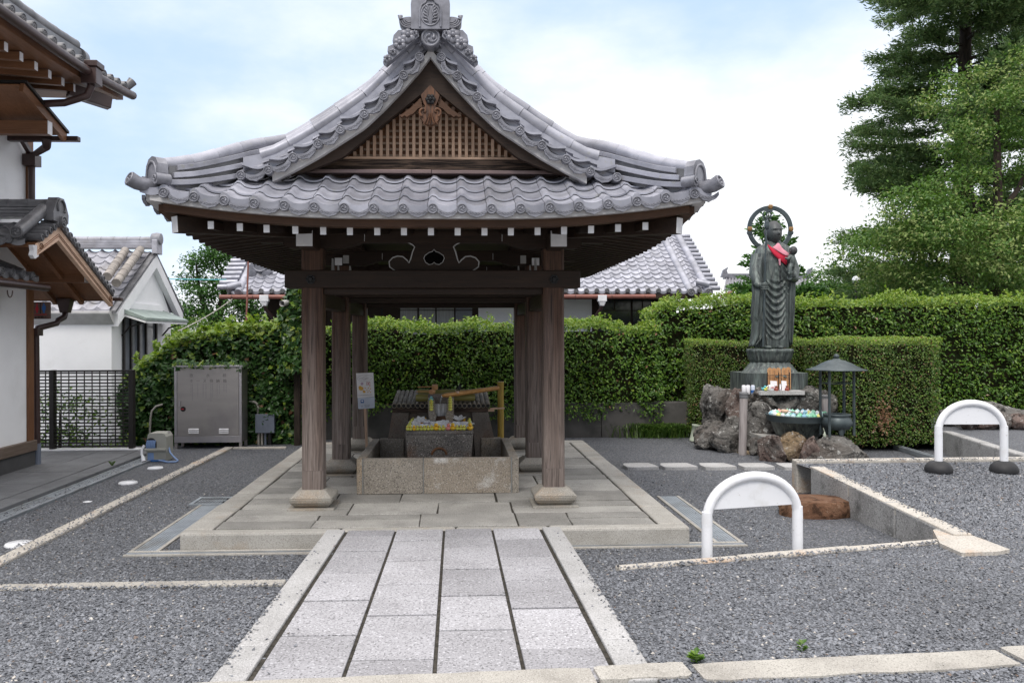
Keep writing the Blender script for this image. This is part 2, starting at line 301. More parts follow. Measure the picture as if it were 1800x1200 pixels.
def rockmat(name, c1, c2, c3, lich=(.46,.46,.44)):
    k = NB(name); v = k.coord(); n1 = k.noise(v, 2.6, 9, .65, .6)
    col = k.mix(k.rng(n1, .35, .62), C(*c1), C(*c2)); col = k.mix(k.rng(k.noise(v, 1.5, 6), .52, .66), col, C(*c3)); col = k.mix(k.rng(k.noise(v, 11, 6, .75), .56, .63, 0, .9), col, C(*lich))
    col = k.mix(k.rng(k.noise(v, 6, 6, .7), .38, .47, .95, 0), col, C(*[x*.3 for x in c1])); k.bump(k.noise(v, 5, 10, .7), 1.0, .09); return k.fin(col, .85, .2)
M['rock_grey'] = rockmat('rock_grey', (.085,.08,.075), (.19,.182,.17), (.10,.085,.075))
M['rock_red'] = rockmat('rock_red', (.12,.085,.075), (.21,.16,.14), (.13,.115,.105))
M['rock_tan'] = rockmat('rock_tan', (.21,.15,.09), (.28,.22,.15), (.12,.08,.06))
M['rock_brown'] = rockmat('rock_brown', (.19,.10,.058), (.14,.07,.042), (.25,.15,.095), (.3,.2,.14))
k = NB('bronze_patina'); v = k.coord((9, 9, 1.0), rnd=False); vi = k.coord(rnd=False); g = k.noise(v, 1.6, 7, .6, .8)
col = k.mix(k.rng(g, .38, .68), C(.05,.058,.06), C(.14,.17,.158)); col = k.mix(k.rng(k.noise(v, 3, 6, .65), .57, .72, 0, .8), col, C(.30,.32,.28)); col = k.mix(k.rng(k.noise(v, 2.3, 5), .32, .44, .85, 0), col, C(.02,.021,.023)); k.bump(k.noise(vi, 30, 4), .15, .004); M['bronze'] = k.fin(col, .52, .45, .25)
M['bronze_dark'] = gen('bronze_dark', (.04,.055,.062), (.075,.095,.10), 5, rough=.45, spec=.5, metal=.3, stain=((.10,.12,.12), 3, .55, .8))
M['bronze_head'] = gen('bronze_head', (.05,.048,.052), (.075,.085,.085), 5, rough=.5, spec=.5, metal=.25)
M['ochre'] = plain('halo_ornament', (.32,.19,.08), .5, .4, .3)
M['red_cloth'] = gen('red_cloth', (.60,.035,.07), (.42,.02,.045), 3, rough=.75, spec=.15)
M['pink_cloth'] = gen('faded_pink_cloth', (.72,.36,.42), (.62,.2,.27), 4, rough=.8, spec=.1)
M['white_plastic'] = gen('white_plastic', (.82,.83,.86), (.78,.79,.82), 2, rough=.32, spec=.5, stain=((.62,.615,.60), 3.4, .55, .8), speck=[((.45,.44,.42), 26, .68, .74, .6)])
M['rubber'] = gen('black_rubber', (.018,.018,.02), (.03,.03,.032), 6, rough=.6)
M['steel'] = gen('stainless', (.43,.405,.395), (.375,.355,.348), 1.2, (1, 1, 6), rough=.38, spec=.5, metal=.75, stain=((.30,.285,.29), 1.2, .5, .7))
M['steel_edge'] = gen('stainless_edge', (.52,.50,.52), (.42,.41,.43), 3, rough=.35, metal=.8)
M['grate'] = gen('galvanised_grate', (.36,.39,.42), (.26,.285,.31), 4, rough=.45, metal=.5, stain=((.2,.19,.17), 2, .5, .75))
M['grate_dark'] = plain('grate_gap', (.02,.02,.021), .9, .1)
M['letter'] = gen('worn_lettering', (.17,.165,.165), (.24,.23,.23), 30, rough=.6)
M['streak'] = gen('letter_streak', (.30,.29,.295), (.36,.35,.355), 12, (8, 8, 1), rough=.5, metal=.5)
M['black_metal'] = gen('black_lattice_metal', (.014,.012,.012), (.022,.019,.018), 5, rough=.45)
M['brown_metal'] = gen('brown_metal', (.055,.03,.027), (.04,.022,.02), 5, rough=.4, spec=.5)
M['rust_pipe'] = gen('rust_red_gutter', (.26,.10,.075), (.19,.075,.06), 4, rough=.45)
M['grey_box'] = plain('blue_grey_box', (.16,.185,.235), .5)
M['pvc'] = plain('beige_pipe', (.36,.34,.30), .5)
M['bamboo_y'] = gen('bamboo_yellow', (.43,.29,.055), (.33,.22,.035), 3, (3, 3, 1), rough=.4, stain=((.22,.15,.05), 4, .58, .8))
M['bamboo_o'] = gen('bamboo_orange', (.50,.27,.085), (.38,.18,.05), 5, (2, 6, 6), rough=.4)
M['bamboo_g'] = gen('bamboo_green', (.25,.225,.07), (.18,.165,.05), 3, (1, 5, 5), rough=.45)
M['bamboo_grey'] = gen('bamboo_grey', (.27,.235,.18), (.14,.12,.095), 9, rough=.65, isl=.15)
M['bamboo_dry'] = gen('bamboo_post', (.42,.385,.375), (.25,.22,.215), 2.4, (14, 14, .8), rough=.7)
M['black'] = plain('black', (.012,.012,.013), .6)
M['blue'] = plain('blue_print', (.03,.14,.42), .5); M['red'] = plain('red_print', (.55,.03,.05), .5); M['yel_print'] = plain('duck_print', (.75,.45,.08), .5)
M['paper'] = gen('white_paper', (.86,.85,.87), (.82,.81,.84), 3, rough=.6); M['paper_blue'] = plain('bluish_paper', (.62,.68,.80), .6); M['ink'] = plain('grey_ink', (.10,.10,.11), .7); M['pink_print'] = plain('pink_print', (.62,.48,.60), .6)
M['duck_lime'] = plain('lime_duck', (.66,.66,.12), .35, .5); M['duck_yel'] = plain('yellow_duck', (.80,.50,.03), .35, .5); M['duck_pink'] = plain('pink_duck', (.78,.30,.26), .35); M['duck_blue'] = plain('turquoise_duck', (.12,.50,.56), .35); M['beak'] = plain('orange_beak', (.72,.16,.03), .4)
M['petal'] = leaf('white_petal', [(.90,.90,.91), (.84,.84,.86)], .3, .5); M['petal_o'] = plain('orange_petal', (.74,.36,.03), .5); M['petal_p'] = plain('purple_petal', (.085,.02,.20), .5)
for nme, c in (('mint', (.30,.64,.46)), ('sky', (.27,.52,.66)), ('white', (.70,.72,.74)), ('pale', (.50,.68,.72)), ('pink', (.72,.36,.32)), ('lemon', (.72,.70,.24)), ('green', (.2,.55,.33))): M['ball_'+nme] = plain('ball_'+nme, c, .3, .5)
k = NB('water'); k.b.inputs['Transmission Weight'].default_value = .9; k.b.inputs['IOR'].default_value = 1.33; k.bump(k.noise(k.coord(), 14, 3), .3, .02); M['water'] = k.fin(C(.85,.9,.9), .03, .5)
k = NB('wet_sheen'); M['wet'] = k.fin(k.mix(k.rng(k.noise(k.coord((1, 1, .2)), 26, 5), .45, .62), C(.18,.18,.19), C(.52,.53,.56)), .15, .8)
M['rust'] = gen('iron_stain', (.17,.075,.03), (.08,.035,.018), 8, rough=.5)
M['glass_dark'] = plain('dark_window_glass', (.035,.04,.042), .12, .6); M['glass_blue'] = plain('curtained_glass', (.20,.22,.25), .2, .6); M['shoji'] = gen('shoji_curtain', (.40,.41,.40), (.26,.27,.265), 3, (14, 1, .4), rough=.7)
M['copper'] = plain('copper_flashing', (.20,.145,.14), .4, .5, .4); M['verdigris'] = gen('green_metal_roof', (.30,.36,.33), (.22,.27,.25), 4, rough=.5)
M['reel_grey'] = plain('reel_plastic', (.40,.40,.36), .45); M['hose_blue'] = plain('pale_blue_hose', (.24,.36,.62), .35)
M['tablet'] = gen('tablet_wood', (.55,.30,.14), (.42,.21,.09), 3, (10, 10, 1), rough=.6); M['cup_red'] = plain('brown_red_glaze', (.25,.05,.03), .25, .6)
M['pot_green'] = plain('pale_green_pot', (.38,.42,.34), .6)
M['far_roof'] = gen('far_roof_tile', (.26,.26,.28), (.17,.17,.19), 3, (14, 1, 1), rough=.55, isl=.15)
def text_part(txt, size, o, mat, parent, name='lettering', a=(1, 0, 0), b=(0, 0, 1), depth=.002):
    cu = bpy.data.curves.new(name, 'FONT'); cu.body = txt; cu.size = size; cu.align_x = 'CENTER'; cu.align_y = 'CENTER'; cu.extrude = depth; cu.resolution_u = 2
    t = bpy.data.objects.new('tmp', cu); COL.objects.link(t); dg = bpy.context.evaluated_depsgraph_get(); me = bpy.data.meshes.new_from_object(t.evaluated_get(dg)); bpy.data.objects.remove(t); bpy.data.curves.remove(cu)
    a = Vector(a); b = Vector(b); n = a.cross(b); Mx = Matrix(((a.x, b.x, n.x, o[0]), (a.y, b.y, n.y, o[1]), (a.z, b.z, n.z, o[2]), (0, 0, 0, 1)))
    me.transform(Matrix.Translation(-wl(parent)) @ Mx); me.materials.clear(); me.materials.append(mat); me.name = name
    ob = bpy.data.objects.new(name, me); COL.objects.link(ob); ob.parent = parent; WL[ob.name] = wl(parent); return ob
def ico_rock(c, r, seed, sub=4, rough=.33, flat_top=None, flat_bot=None, ang=.55):
    rn = np.random.default_rng(seed); t = (1+5**.5)/2
    V = np.array([(-1,t,0),(1,t,0),(-1,-t,0),(1,-t,0),(0,-1,t),(0,1,t),(0,-1,-t),(0,1,-t),(t,0,-1),(t,0,1),(-t,0,-1),(-t,0,1)], float); V /= np.linalg.norm(V, axis=1)[:, None]; V = [tuple(p) for p in V]
    Fs = [(0,11,5),(0,5,1),(0,1,7),(0,7,10),(0,10,11),(1,5,9),(5,11,4),(11,10,2),(10,7,6),(7,1,8),(3,9,4),(3,4,2),(3,2,6),(3,6,8),(3,8,9),(4,9,5),(2,4,11),(6,2,10),(8,6,7),(9,8,1)]
    for _ in range(sub):
        cache = {}; nf = []
        def mid(i, j):
            kk = (min(i, j), max(i, j))
            if kk not in cache:
                p = np.array(V[i])+np.array(V[j]); p /= np.linalg.norm(p); V.append(tuple(p)); cache[kk] = len(V)-1
            return cache[kk]
        for a, b, c2 in Fs:
            x, y, z = mid(a, b), mid(b, c2), mid(c2, a); nf += [(a,x,z),(b,y,x),(c2,z,y),(x,y,z)]
        Fs = nf
    P = np.array(V); d = np.ones(len(P))
    pl = rn.normal(size=(11, 3)); pl /= np.linalg.norm(pl, axis=1)[:, None]; cut = rn.uniform(ang, .95, 11)     # chipped facets
    for n_, c_ in zip(pl, cut):
        q = P@n_; d = np.minimum(d, np.where(q > .05, c_/np.maximum(q, .05), 9))
    ns = np.zeros(len(P))
    for sc_, am in ((2.3, .5), (5, .34), (11, .22), (21, .14), (38, .09)):
        for _ in range(3):
            kx = rn.normal(size=3); kx *= sc_/np.linalg.norm(kx); ns += am*np.sin(P@kx+rn.uniform(0, 6.3))*np.cos(P@np.roll(kx, 1)+rn.uniform(0, 6.3))
    d *= 1+rough*.24*ns
    Q = P*d[:, None]*np.array(r)+np.array(c)
    if flat_top is not None: Q[:, 2] = np.where(Q[:, 2] > flat_top, flat_top+(Q[:, 2]-flat_top)*.08, Q[:, 2])
    if flat_bot is not None: Q[:, 2] = np.maximum(Q[:, 2], flat_bot)
    mb = MB(); mb.add([tuple(q) for q in Q], Fs, True); return mb
# ------------------------------------------------------------------ ground, yard, kerbs, path
LOW = -.16                                           # level of the sunken yard round the pavilion
def sm01(t): t = max(0., min(1., t)); return t*t*(3-2*t)
def fz(y): return .036*(7.41-y)
def zt(y): return fz(y) + .28*sm01((y-5.8)/3.8)
mb = MB(); mb.add([(-900, -20, -.30), (900, -20, -.30), (900, 1500, -.30), (-900, 1500, -.30)], [(0, 1, 2, 3)]); struct('ground', mb, M['concrete'])
mb = MB(); mb.add([(-14, 5.0, LOW), (16, 5.0, LOW), (16, 30, LOW), (-14, 30, LOW)], [(0, 1, 2, 3)]); struct('gravel_yard', mb, M['gravel'])
a0, a1 = PF(345, 1195), PF(1155, 1167); b0, b1 = PF(580, 942), PF(982, 935)
PXL = (a0.x+b0.x)/2; PXR = (a1.x+b1.x)/2                 # outer edges of the stone path
YST = PF(480, 1030).y                                    # left kerb strip
SR0, SR1 = PF(1090, 1002), PF(1690, 957)                 # right kerb strip
W1 = PZ(1424, 824, .2); W2 = SR1.copy(); W2.y += .1
def ys(x): return SR0.y + (x-SR0.x)*(SR1.y-SR0.y)/(SR1.x-SR0.x)
def grid(fn, nu, nv, mb):
    vs = [fn(i/nu, j/nv) for j in range(nv+1) for i in range(nu+1)]
    return mb.add(vs, [(j*(nu+1)+i, j*(nu+1)+i+1, (j+1)*(nu+1)+i+1, (j+1)*(nu+1)+i) for j in range(nv) for i in range(nu)], True)
mb = MB()
grid(lambda u, v: (lambda y: (-12+u*(PXL+12), y, fz(y)))(1.5+v*(YST-1.5)), 6, 10, mb)
def fr(u, v):
    x = PXR+u*(11-PXR); y = 1.5+v*(min(ys(x), 7.2)-1.5); return (x, y, zt(y))
grid(fr, 30, 14, mb)
def ftr(u, v):
    y = W2.y-.05+v*(9.66-W2.y+.05); xw = W2.x+(W1.x-W2.x)*(y-W2.y)/(9.66-W2.y); return (xw+u*(11-xw), y, zt(y))
grid(ftr, 20, 14, mb); struct('gravel_forecourt', mb, M['gravel'])
# loose chips of the gravel, one object nobody could count
def chips(name, n, sampler, smin, smax):
    t = np.array([(-1,0,0),(0,-1,0),(1,0,0),(0,1,0),(0.2,.1,.55),(-.1,.1,-.55)], float)
    fcs = np.array([(0,1,4),(1,2,4),(2,3,4),(3,0,4),(1,0,5),(2,1,5),(3,2,5),(0,3,5)])
    P = sampler(n); n = len(P); s = RNG.uniform(smin, smax, n); a = RNG.uniform(0, 2*PI, n)
    T = np.repeat(t[None], n, 0)*(1+RNG.uniform(-.35, .35, (n, 6, 3))); T *= np.stack([s, s*RNG.uniform(.55, 1, n), s*RNG.uniform(.45, .9, n)], 1)[:, None, :]
    tx, ty = RNG.normal(0, .38, n), RNG.normal(0, .38, n); T[:, :, 2] += T[:, :, 0]*tx[:, None]+T[:, :, 1]*ty[:, None]
    c, s_ = np.cos(a)[:, None], np.sin(a)[:, None]; X = T[:, :, 0]*c-T[:, :, 1]*s_; Y = T[:, :, 0]*s_+T[:, :, 1]*c
    V = np.stack([X, Y, T[:, :, 2]], 2)+P[:, None, :]; V[:, :, 2] += (s*.12)[:, None]
    Fq = (fcs[None]+(np.arange(n)*6)[:, None, None]).reshape(-1, 3); o = npmesh(name, V, Fq, M['chip']); o['kind'] = 'stuff'; return o
vzt = np.vectorize(zt)
def s_front(n):
    y = 3.2+(7.2-3.2)*RNG.uniform(0, 1, n)**1.5; x = RNG.uniform(-1, 1, n)*(y*.72+.3)+y*.03
    lim = np.where(x < 0, YST, np.minimum(SR0.y+(x-SR0.x)*(SR1.y-SR0.y)/(SR1.x-SR0.x), 7.2)); ok = (y < lim) & ((x < PXL-.01) | (x > PXR+.01))
    x, y = x[ok], y[ok]; return np.stack([x, y, np.where(x < 0, .036*(7.41-y), vzt(y))], 1)
chips('gravel', 95000, s_front, .0065, .0135)
def s_terr(n):
    y = RNG.uniform(W2.y, 9.6, n); xw = W2.x+(W1.x-W2.x)*(y-W2.y)/(9.66-W2.y); x = xw+RNG.uniform(0, 1, n)*(y*.70+.4-xw); return np.stack([x, y, vzt(y)], 1)
chips('gravel', 20000, s_terr, .0075, .015)
def s_low(n):
    y = 5.6+5.5*RNG.uniform(0, 1, n)**1.4; x = RNG.uniform(-.62, .42, n)*y; ok = ((x < -2.62) | (x > 2.1) | (y < 7.38)) & ((x < PXL) | (x > PXR)) & ((x < 0) | (y > SR0.y+(x-SR0.x)*(SR1.y-SR0.y)/(SR1.x-SR0.x)+.1)) & (x < W2.x+(W1.x-W2.x)*(y-W2.y)/(9.66-W2.y)-.15) & (x > -4.9)
    x, y = x[ok], y[ok]; return np.stack([x, y, np.full(len(x), LOW)], 1)
chips('gravel', 34000, s_low, .0075, .015)

def s_path(n):
    y = RNG.uniform(3.9, 7.3, n); x = np.where(RNG.uniform(0, 1, n) < .5, PXL+np.abs(RNG.normal(0, .16, n)), PXR-np.abs(RNG.normal(0, .16, n))); return np.stack([x, y, .036*(7.41-y)+.007], 1)
chips('gravel', 60, s_path, .007, .014)
# stone path: slabs with dark mossy joints, raised granite borders
mb = MB(); y0, y1 = 3.78, 7.40; mb.add([(PXL, y0, fz(y0)-.012), (PXR, y0, fz(y0)-.012), (PXR, y1, -.012), (PXL, y1, -.012)], [(0, 1, 2, 3)])
mb.add([(PXL, y0, -.3), (PXL, y0, fz(y0)-.012), (PXL, y1, -.012), (PXL, y1, -.3)], [(0, 1, 2, 3)]); mb.add([(PXR, y0, -.3), (PXR, y0, fz(y0)-.012), (PXR, y1, -.012), (PXR, y1, -.3)], [(3, 2, 1, 0)]); struct('path_bed', mb, M['joint'])
def slab(mb, x0, x1, ya, yb, th=.08, up=0):
    mb.add([(x0,ya,fz(ya)-th),(x1,ya,fz(ya)-th),(x1,yb,fz(yb)-th),(x0,yb,fz(yb)-th),(x0,ya,fz(ya)+up),(x1,ya,fz(ya)+up),(x1,yb,fz(yb)+up),(x0,yb,fz(yb)+up)],
           [(0,3,2,1),(4,5,6,7),(0,1,5,4),(1,2,6,5),(2,3,7,6),(3,0,4,7)])
BW = .17; XI0, XI1 = PXL+BW+.022, PXR-BW-.022; cw = (XI1-XI0)/4
rows = [[1195, 1112, 1052, 1005, 966, 940], [1190, 1156, 1078, 1024, 983, 948], [1188, 1105, 1045, 999, 961, 942], [1240, 1140, 1068, 1018, 977, 946]]
mb = MB(); xm = 700
for c in range(4):
    yy = [3.80]+[PF(750+60*c, p).y for p in rows[c]]+[7.39]
    yy = sorted(q for q in yy if q >= 3.8)
    for a_, b_ in zip(yy[:-1], yy[1:]):
        if b_-a_ > .06: slab(mb, XI0+c*cw+.0105, XI0+(c+1)*cw-.0105, a_+.011, b_-.011, up=random.uniform(-.003, .003))
struct('path', mb, M['flag'], .004)
mb = MB()
for x0, x1 in ((PXL, PXL+BW), (PXR-BW, PXR)):
    for a_, b_ in ((3.79, 4.35), (4.355, 5.5), (5.505, 7.385)): slab(mb, x0, x1, a_, b_, .3, .006)
struct('path_border', mb, M['border'], .008)
# kerb strips, retaining wall of the gravel terrace
mb = MB()
for i, (xa, xb) in enumerate(((-12, -6.1), (-6.09, -4.2), (-4.19, -2.75), (-2.74, PXL-.005))): mb.box(xa, YST-.01+.012*(i % 2), -.3, xb, YST+.115, fz(YST)+.012+.004*(i % 2))
struct('kerb_strip', mb, M['kerb'], .01)
def strip(name, p, q, wd, zt0, zt1, mat, n=1, zb=-.3, bevel=.012):
    mb = MB(); p = Vector((p[0], p[1], 0)); q = Vector((q[0], q[1], 0)); d = (q-p); nrm = Vector((-d.y, d.x, 0)).normalized()*wd
    for i in range(n):
        t0, t1 = i/n+.002, (i+1)/n-.002; A, B = p+d*t0, p+d*t1; za, zb_ = zt0+(zt1-zt0)*t0, zt0+(zt1-zt0)*t1; j = random.uniform(-.005, .005)
        vs = [A, B, B+nrm, A+nrm]; mb.add([(v.x, v.y, zb) for v in vs]+[(vs[0].x, vs[0].y, za+j), (vs[1].x, vs[1].y, zb_+j), (vs[2].x, vs[2].y, zb_+j), (vs[3].x, vs[3].y, za+j)], [(0,3,2,1),(4,5,6,7),(0,1,5,4),(1,2,6,5),(2,3,7,6),(3,0,4,7)])
    return mb
struct('kerb_strip', strip('k', SR0, SR1, .11, zt(SR0.y)+.012, zt(SR1.y)+.016, M['top_stone'], 3), M['top_stone'], .012)
wall_n = strip('w', W2, W1, -.17, zt(W2.y)+.03, .225, None, 3, zb=-.3); o = solo('retaining_wall', wall_n, M['wall_stone'], 'low grey granite retaining wall holding up the gravel terrace on the right', 'wall', (W2.x, W2.y, -.3), bevel=.02)
part('coping', strip('w', W2+Vector((.004, 0, 0)), W1+Vector((.004, 0, 0)), -.165, zt(W2.y)+.036, .231, None, 5, zb=.05), M['top_stone'], o, .01)
P5 = [PZ(a, b, .10) for a, b in ((1640, 927), (1664, 921), (1722, 941), (1776, 961), (1752, 965), (1690, 967), (1652, 950))]; mb = MB(); mb.prism([(p.x, p.y) for p in P5], (0, 0, -.2), (1, 0, 0), (0, 1, 0), (0, 0, .2+zt(W2.y)+.022)); struct('kerb_corner', mb, M['top_stone'], .014)
FK0 = Vector((W1.x, 9.66, 0)); struct('kerb_strip', strip('k', (FK0.x, 9.66), (12, 9.72), .15, .235, .235, None, 5), M['top_stone'], .015)
# second, farther granite wall with its own gravel bed
V1, V2 = PZ(1655, 757, .2), PZ(1806, 803, .2); 
o = solo('retaining_wall', strip('w', V1, V2, .16, .2, .2, None, 4), M['wall_stone'], 'farther low granite wall behind the arched barrier on rubber feet', 'wall', (V1.x, V1.y, -.3), bevel=.02)
dv = (V2-V1); mb = MB(); E = V2+dv*1.5; mb.add([(V1.x+.02, V1.y, .17), (E.x, E.y, .17), (E.x+9, E.y, .17), (V1.x+9, V1.y+6, .17), (V1.x+.02, 15.4, .17)], [(0, 1, 2, 3, 4)]); struct('gravel_bed', mb, M['gravel'])
p, q = PZ(1574, 789, LOW), PZ(1648, 812, LOW); mb = MB(); mb.bar((p.x, p.y, LOW+.04), (q.x, q.y, LOW+.04), .09, .07); mb.bar((p.x, p.y, LOW+.081), (q.x, q.y, LOW+.081), .03, .012); solo('drain_channel', mb, M['grate'], 'short grey metal channel lying in the gravel behind the terrace kerb', 'drain', (p.x, p.y, LOW), bevel=.004)

# stone platform under the pavilion
PL0, PR0, YF0 = PZ(314, 938, 0).x, PZ(1217, 929, 0).x, PZ(760, 932, 0).y; YB0 = PZ(1020, 773, 0).y
mb = MB(); mb.box(PL0+.03, YF0+.03, -.3, PR0-.03, YB0-.03, -.012); struct('platform_bed', mb, M['joint'])
mb = MB(); kw = .26
def kerbrow(mb, axis, a, b, lo, hi, cuts, zt_=0.0):
    t = [a]+[a+(b-a)*c for c in cuts]+[b]
    for u, v in zip(t[:-1], t[1:]):
        j = random.uniform(-.004, .004)
        if axis == 'x': mb.box(u+.003, lo, -.3, v-.003, hi+0, zt_+j)
        else: mb.box(lo, u+.003, -.3, hi, v-.003, zt_+j)
kerbrow(mb, 'x', PL0, PXL+.12, YF0, YF0+.15, ()); kerbrow(mb, 'x', PXR-.1, PR0, YF0, YF0+.15, ()); kerbrow(mb, 'x', PXL+.125, PXR-.105, YF0+.02, YF0+.15, (.55,))
for lo, hi in ((PL0, PL0+kw), (PR0-kw, PR0)): kerbrow(mb, 'y', YF0+.153, YB0-.003-kw, lo, hi, (.13, .3, .44, .6, .74, .88))
kerbrow(mb, 'x', PL0, PR0, YB0-kw, YB0, (.2, .4, .62, .8)); struct('platform_kerb', mb, M['plat_kerb'], .022)
mb = MB(); y = YF0+.156; X0_, X1_ = PL0+kw+.012, PR0-kw-.012; rn = random.Random(3); rowi = 0
def irregular(mb, x0, x1, ya, yb, z):
    j = lambda: rn.uniform(-.012, .012)
    p = [(x0+.007+j()*.8, ya+.013+j()*.6), (x1-.007+j()*.8, ya+.013+j()*.6), (x1-.007+j()*.8, yb-.013+j()*.6), (x0+.007+j()*.8, yb-.013+j()*.6)]
    mb.add([(a, b, -.1) for a, b in p]+[(a, b, z) for a, b in p], [(0,3,2,1),(4,5,6,7),(0,1,5,4),(1,2,6,5),(2,3,7,6),(3,0,4,7)])
while y < YB0-kw-.1:
    h = rn.choice((.42, .55, .36, .62, .48)); 
    if y+h > YB0-kw-.25: h = YB0-kw-.012-y
    x = X0_
    while x < X1_-.05:
        wd = rn.uniform(.5, 1.15)
        if x+wd > X1_-.4: wd = X1_-x
        if rn.random() < .35 and wd > .7:
            irregular(mb, x, x+wd, y, y+h*.55, rn.uniform(-.005, .002)); irregular(mb, x, x+wd, y+h*.55, y+h, rn.uniform(-.005, .002))
        else: irregular(mb, x, x+wd, y, y+h, rn.uniform(-.006, .003))
        x += wd
    y += h; rowi += 1
struct('platform_paving', mb, M['paving'], .006)
# grated drains round the platform
def drain(label, x0, x1, y0, y1, along, nline=3):
    z = LOW+.015; t = thing('drain_channel', label, 'drain', ((x0+x1)/2, (y0+y1)/2, LOW)); mb = MB(); e = .035
    if along == 'y': mb.box(x0, y0, LOW-.05, x0+e, y1, z); mb.box(x1-e, y0, LOW-.05, x1, y1, z)
    else: mb.box(x0, y0, LOW-.05, x1, y0+e, z); mb.box(x0, y1-e, LOW-.05, x1, y1, z)
    part('concrete_edge', mb, M['kerb'], t, .003); mb = MB(); gx0, gx1, gy0, gy1 = (x0+e, x1-e, y0, y1) if along == 'y' else (x0, x1, y0+e, y1-e)
    n = nline*2+1
    for i in range(n):
        if along == 'y': a = gx0+(gx1-gx0)*i/n; b = gx0+(gx1-gx0)*(i+.86)/n; mb.box(a, gy0, LOW-.05, b, gy1, z-.006)
        else: a = gy0+(gy1-gy0)*i/n; b = gy0+(gy1-gy0)*(i+.8)/n; mb.box(gx0, a, LOW-.05, gx1, b, z-.006)
    part('grating', mb, M['grate'], t); mb = MB(); mb.box(gx0+.001, gy0+.001, LOW-.06, gx1-.001, gy1-.001, LOW+.001); part('trench', mb, M['grate_dark'], t); return t
dl0 = PZ(236, 972, LOW); dfy = PZ(400, 972, LOW).y; dle = PZ(372, 889, LOW)
dx0 = (dl0.x+dle.x)/2-.10; drain('narrow grated drain along the left side of the stone platform', dx0, dx0+.27, dfy+.075, dle.y, 'y')
drain('grated drain in the gravel before the platform, left of the paved path', dx0, PXL-.01, dfy-.075, dfy+.072, 'x', 2)
dr = PZ(1232, 920, LOW); dry = PZ(1150, 959, LOW).y; dre = PZ(1170, 873, LOW); drx = (PZ(1270, 957, LOW).x+PZ(1188, 874, LOW).x)/2
drain('narrow grated drain along the right side of the stone platform', drx-.14, drx+.13, dry+.075, dre.y, 'y'); drain('grated drain in the gravel before the platform, right of the paved path', PXR+.01, drx+.13, dry-.072, dry+.072, 'x', 2)
mb = MB(); p = PZ(337, 889, LOW); q = PZ(390, 879, LOW); zz = LOW+.022; x0, x1, y0, y1 = dx0-.12, dx0+.30, dle.y+.01, dle.y+.43
t = thing('drain_grate', 'square slotted drain grate at the end of the left drain', 'drain', (x0, y0, LOW)); mb.box(x0, y0, LOW, x1, y0+.04, zz); mb.box(x0, y1-.04, LOW, x1, y1, zz); mb.box(x0, y0+.04, LOW, x0+.04, y1-.04, zz); mb.box(x1-.04, y0+.04, LOW, x1, y1-.04, zz); part('frame', mb, M['grate'], t)
mb = MB(); mb.box(x0+.04, y0+.04, LOW-.03, x1-.04, y1-.04, LOW+.004); part('pit', mb, M['grate_dark'], t); mb = MB()
for i in range(9): a = x0+.06+i*(x1-x0-.12)/9; mb.box(a, y0+.04, LOW+.005, a+.014, y1-.04, zz-.004)
mb.box(x0+.04, (y0+y1)/2-.012, LOW+.005, x1-.04, (y0+y1)/2+.012, zz-.002); part('bars', mb, M['grate'], t)
# long kerb, walkway and its drain on the left
ka, kb = PZ(0, 996, LOW), PZ(396, 788, LOW); kx = (ka.x+kb.x)/2
mb = MB(); yy = [5.6, 6.9, 8.1, 9.6, 11.1, 12.5, kb.y]
for a_, b_ in zip(yy[:-1], yy[1:]): mb.box(kx-.075, a_+.003, -.3, kx+.075, b_-.003, LOW+.03+random.uniform(-.004, .004))
mb.box(kx+.08, kb.y-.1, -.3, PZ(510, 783, LOW).x, kb.y, LOW+.03); struct('kerb_strip', mb, M['top_stone'], .012)
wx = PZ(120, 858, LOW).x; wyb = PZ(150, 799, LOW).y
mb = MB(); y = 5.0; k0 = wx-.26
while y < wyb:
    for c in range(5):
        xa = k0-.005-(c+1)*.6; mb.box(xa+.004, y+.004+.0, -.3, xa+.596, min(y+.9, wyb)-.004, LOW+.075+random.uniform(-.002, .002))
    mb.box(k0+.002, y+.004, -.3, wx, min(y+.9, wyb)-.004, LOW+.07); y += .9
struct('walkway', mb, M['walk'], .006)
mb = MB(); mb.box(k0-3.2, 5, -.3, wx-.01, wyb, LOW+.06); struct('walkway_bed', mb, M['joint'])
t = thing('drain_channel', 'long slotted steel drain running along the edge of the grey walkway', 'drain', (wx+.1, 9, LOW)); mb = MB(); mb.box(wx+.005, 5, LOW-.05, wx+.05, wyb-.35, LOW+.03); mb.box(wx+.2, 5, LOW-.05, wx+.235, wyb-.35, LOW+.03); part('frame', mb, M['grate'], t)
mb = MB(); mb.box(wx+.051, 5, LOW-.05, wx+.199, wyb-.35, LOW+.002); part('trench', mb, M['grate_dark'], t); mb = MB(); y = 5
while y < wyb-.5: 
    for x in (.055, .105, .155): mb.box(wx+x, y, LOW+.003, wx+x+.04, y+.46, LOW+.026)
    mb.box(wx+.052, y+.461, LOW+.003, wx+.198, y+.497, LOW+.026); y += .5
part('grating', mb, M['grate'], t)
for px, py, r, lab in ((34, 957, .125, 'white round cap in the gravel nearest the viewer, between long kerb and walkway drain'), (225, 849, .12, 'white round cap in the gravel just behind the half buried one'), (273, 823, .11, 'small white round cap in the gravel nearest the hose reel'), (154, 881, .085, 'half buried white round cap showing only in patches')):
    p = PZ(px, py, LOW); mb = MB(); mb.lathe([(r, -.05), (r, .0), (r-.008, .012), (0, .018)] if r > .09 else [(r, -.05), (r, -.012), (0, -.002)], (p.x, p.y, LOW+.008), 28); solo('round_lid', mb, M['white_plastic'], lab, 'cap', (p.x, p.y, LOW))
